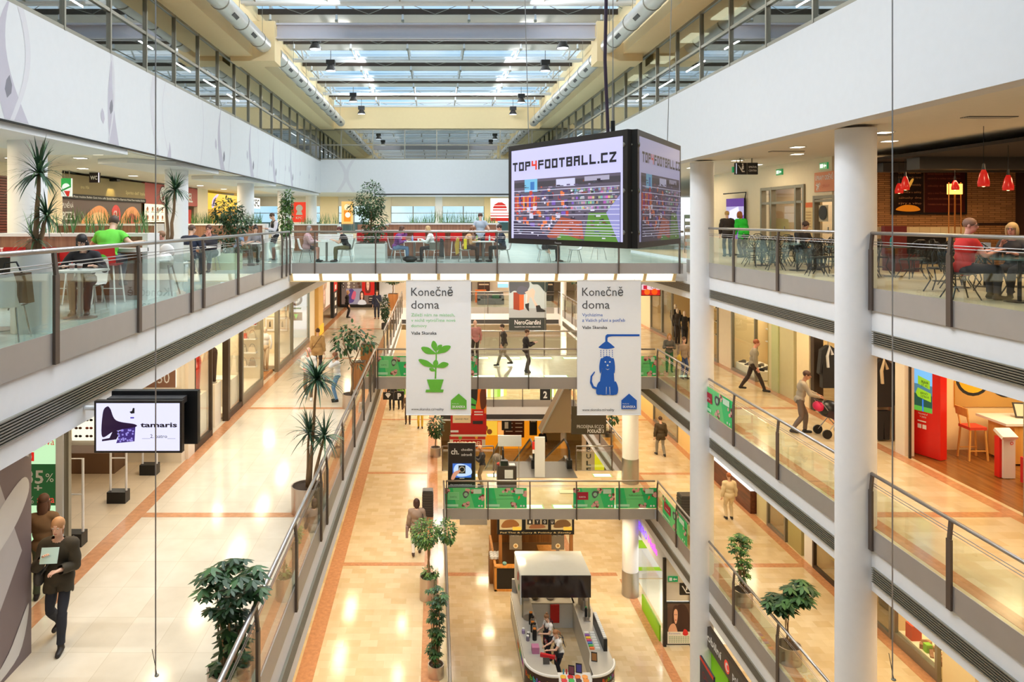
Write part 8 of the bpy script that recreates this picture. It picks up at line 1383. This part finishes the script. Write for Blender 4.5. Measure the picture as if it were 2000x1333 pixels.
person('girl in a white shirt and jeans with a hand at her mouth', (-3.3, 24.1, F2), HT+.2, (240, 240, 240), (100, 140, 180), (130, 84, 56), ht=1.68, hands=((-.1, .2, 1.45), None), style='bob', look=(0, .2))
person('person in black standing before the beauty billboard', (-5.5, 44.7, F2), -HT+.3, (34, 30, 32), (30, 28, 32), (180, 140, 100), ht=1.73, style='bob')
a = person('man in a navy suit with a pale shoulder bag walking towards the camera', (-3.6, 44.3, F2), PI, (40, 46, 70), (34, 38, 54), (90, 60, 44), ht=1.78, kind='coat', shoes=(120, 60, 40)); strap(a, 'bag_strap', (190, 186, 170), [(.15, .0, 1.48), (0, .16, 1.25), (-.18, .14, .95)], ((-.24, .08, .9), (.05, .12, .12)))
person('man in a pink shirt on the footbridge beside the plant banner', (1.75, 31.0, F2), .3, (190, 128, 124), (60, 50, 46), (206, 150, 120), ht=1.78, style='bald')
person('person in dark clothes striding across the footbridge', (2.9, 30.0, F2), HT, (60, 52, 46), (150, 140, 116), (80, 60, 48), ht=1.76, feet=((-.1, .3, 0), (.1, -.3, .06)), lean=.1)
person('dark dressed man standing at the front of the footbridge under the boots banner', (3.62, 28.7, F2), -HT, (52, 44, 46), (70, 56, 50), (110, 76, 56), ht=1.74, hands=((-.1, .35, 1.2), (.1, .35, 1.2)))
person('child in a checked top with green trousers beside the railing', (9.4, 28.8, F2), PI-.2, (110, 106, 100), (50, 110, 70), (190, 140, 80), ht=1.56, hands=((-.1, .25, 1.15), (.1, .25, 1.15)), style='bob')
a = person('person with a yellow bag half hidden by the first white column', (9.55, 27.6, F2), PI+.3, (150, 130, 110), (50, 70, 110), (110, 76, 56), ht=1.62); strap(a, 'yellow_bag', (214, 176, 50), [(.15, 0, 1.42), (.22, .1, 1.0)], ((.25, .08, .85), (.08, .14, .18)))
person('man in a grey hoodie striding past the olive service door', (11.3, 25.5, F2), -HT-.3, (156, 148, 134), (56, 44, 40), (160, 90, 60), ht=1.88, feet=((-.1, -.36, .05), (.1, .36, 0)), lean=.12, skin=2)
person('mother with short dark hair pushing the pram', (10.42, 20.5, F2), -HT-.3, (170, 156, 136), (110, 92, 80), (84, 58, 46), ht=1.84, lean=.2, look=(-.3, .3), hands=((-.18, .48, 1.05), (.18, .48, 1.05)), feet=((-.1, .15, 0), (.1, -.2, .03)), skin=1)
t = thing('pram', 'black pram with pink lining and a purple footmuff', 'pram', (11.13, 20.2, F2)); b = MB(); b.ell((11.08, 20.2, F2+.78), (.3, .27, .24), BLACK, 14, 9); b.build('canopy', t, True); b = MB(); b.obox((11.20, 20.15, F2+.62), (.55, .42, .2), col(60, 40, 44), ry=.3); b.build('seat', t); b = MB(); b.ell((11.38, 20.1, F2+.55), (.25, .17, .14), col(150, 60, 170), 12, 8); b.build('footmuff', t, True); b = MB(); b.ell((10.80, 20.2, F2+.85), (.14, .2, .14), col(226, 40, 90), 10, 8); b.build('bag', t, True)
for (dx, dy) in ((-.22, -.25), (-.22, .25), (.35, -.2), (.35, .2)): b = MB(); b.tube([(11.13+dx, 20.2+dy-.02, F2+.13), (11.13+dx, 20.2+dy+.02, F2+.13)], .13, BLACK, 16); b.build('wheel', t)
b = MB()
for sy in (-.22, .22): b.tube([(10.78, 20.2+sy, F2+1.02), (11.08, 20.2+sy, F2+.6), (11.48, 20.2+sy*.8, F2+.14)], .014, STEEL, 6); b.tube([(10.91, 20.2+sy*1.1, F2+.14), (11.28, 20.2+sy, F2+.6)], .014, STEEL, 6)
b.tube([(10.78, 19.98, F2+1.02), (10.78, 20.42, F2+1.02)], .018, BLACK, 6); b.build('frame', t)
# level 1 and 0
a = person('woman in a taupe jacket and white trousers with a shoulder bag, walking away', (-.62, 23.9, F1), .05, (150, 128, 112), (232, 226, 214), (70, 44, 38), ht=1.9, feet=((-.1, -.1, .03), (.1, .2, 0)), kind='coat', style='bob', shoes=(70, 48, 36)); strap(a, 'shoulder_bag', (50, 46, 46), [(.16, 0, 1.46), (.2, -.1, 1.2), (.24, -.05, 1.0)], ((.25, -.04, .95), (.06, .13, .12)))
b = MB(); b.obox((-.3, .05, .75), (.08, .24, .34), col(150, 126, 120)); b.build('carrier_bag', a)
person('man in a dark plaid shirt and grey trousers walking away on the lower walkway', (10.7, 34.0, F1), .1, (74, 62, 44), (140, 134, 122), (70, 50, 40), ht=1.88, feet=((-.1, .2, 0), (.1, -.2, .03)), kind='coat')
person('man in a dark jacket and beige trousers looking at his phone by the black poster', (1.98, 30.1, F1), HT, (44, 44, 50), (150, 128, 100), (196, 130, 96), ht=1.78, hands=((-.1, .34, 1.25), (.05, .34, 1.22)), look=(0, .4), style='bald', skin=1)
person('person in black standing far below, before the orange menu wall', (7.3, 48.8, F0), PI, (34, 34, 36), (30, 28, 30), (60, 46, 40), ht=1.78)
person('person in dark clothes under the downward arrow sign', (-2.55, 42.3, F1), PI, (40, 38, 40), (34, 32, 36), (60, 46, 40), ht=1.78)
person('person in a lime and black outfit under the parking sign', (-2.05, 42.5, F1), PI, (110, 170, 50), (40, 36, 38), (90, 66, 50), ht=1.74)
person('person in brown trousers behind the foot of the plant banner', (-1.5, 39.4, F1), PI, (120, 96, 76), (96, 76, 60), (80, 60, 46), ht=1.74)
person('person in yellow trousers behind the foot of the plant banner', (-.8, 38.6, F1), PI, (226, 220, 210), (226, 190, 60), (110, 80, 60), ht=1.7)
person('person in pale clothes on the lower walkway beside the jewellery counter', (11.0, 26.8, F1), 0, (232, 212, 176), (226, 206, 170), (170, 100, 60), ht=1.74, kind='coat')
person('kiosk worker in a white t-shirt and apron, farther from the camera', (4.18, 26.1, F0), HT+.4, (238, 236, 236), (40, 40, 52), (140, 96, 64), ht=1.7, kind='tee', lean=.15, look=(-.2, .3), hands=((-.1, .4, 1.1), (.15, .4, 1.12)), style='bun', emblem=True)
person('kiosk worker in a white t-shirt and apron, with a ponytail', (4.38, 25.1, F0), HT+.2, (238, 236, 236), (40, 40, 52), (170, 116, 76), ht=1.7, kind='tee', lean=.2, look=(0, .4), hands=((-.15, .5, 1.1), (.15, .5, 1.1)), style='tail', emblem=True)
# the whole place stands on the ground: lift everything so that the lowest floor is at zero height
for o in list(C.objects):
    if o.parent is None: o.location.z += 16.0
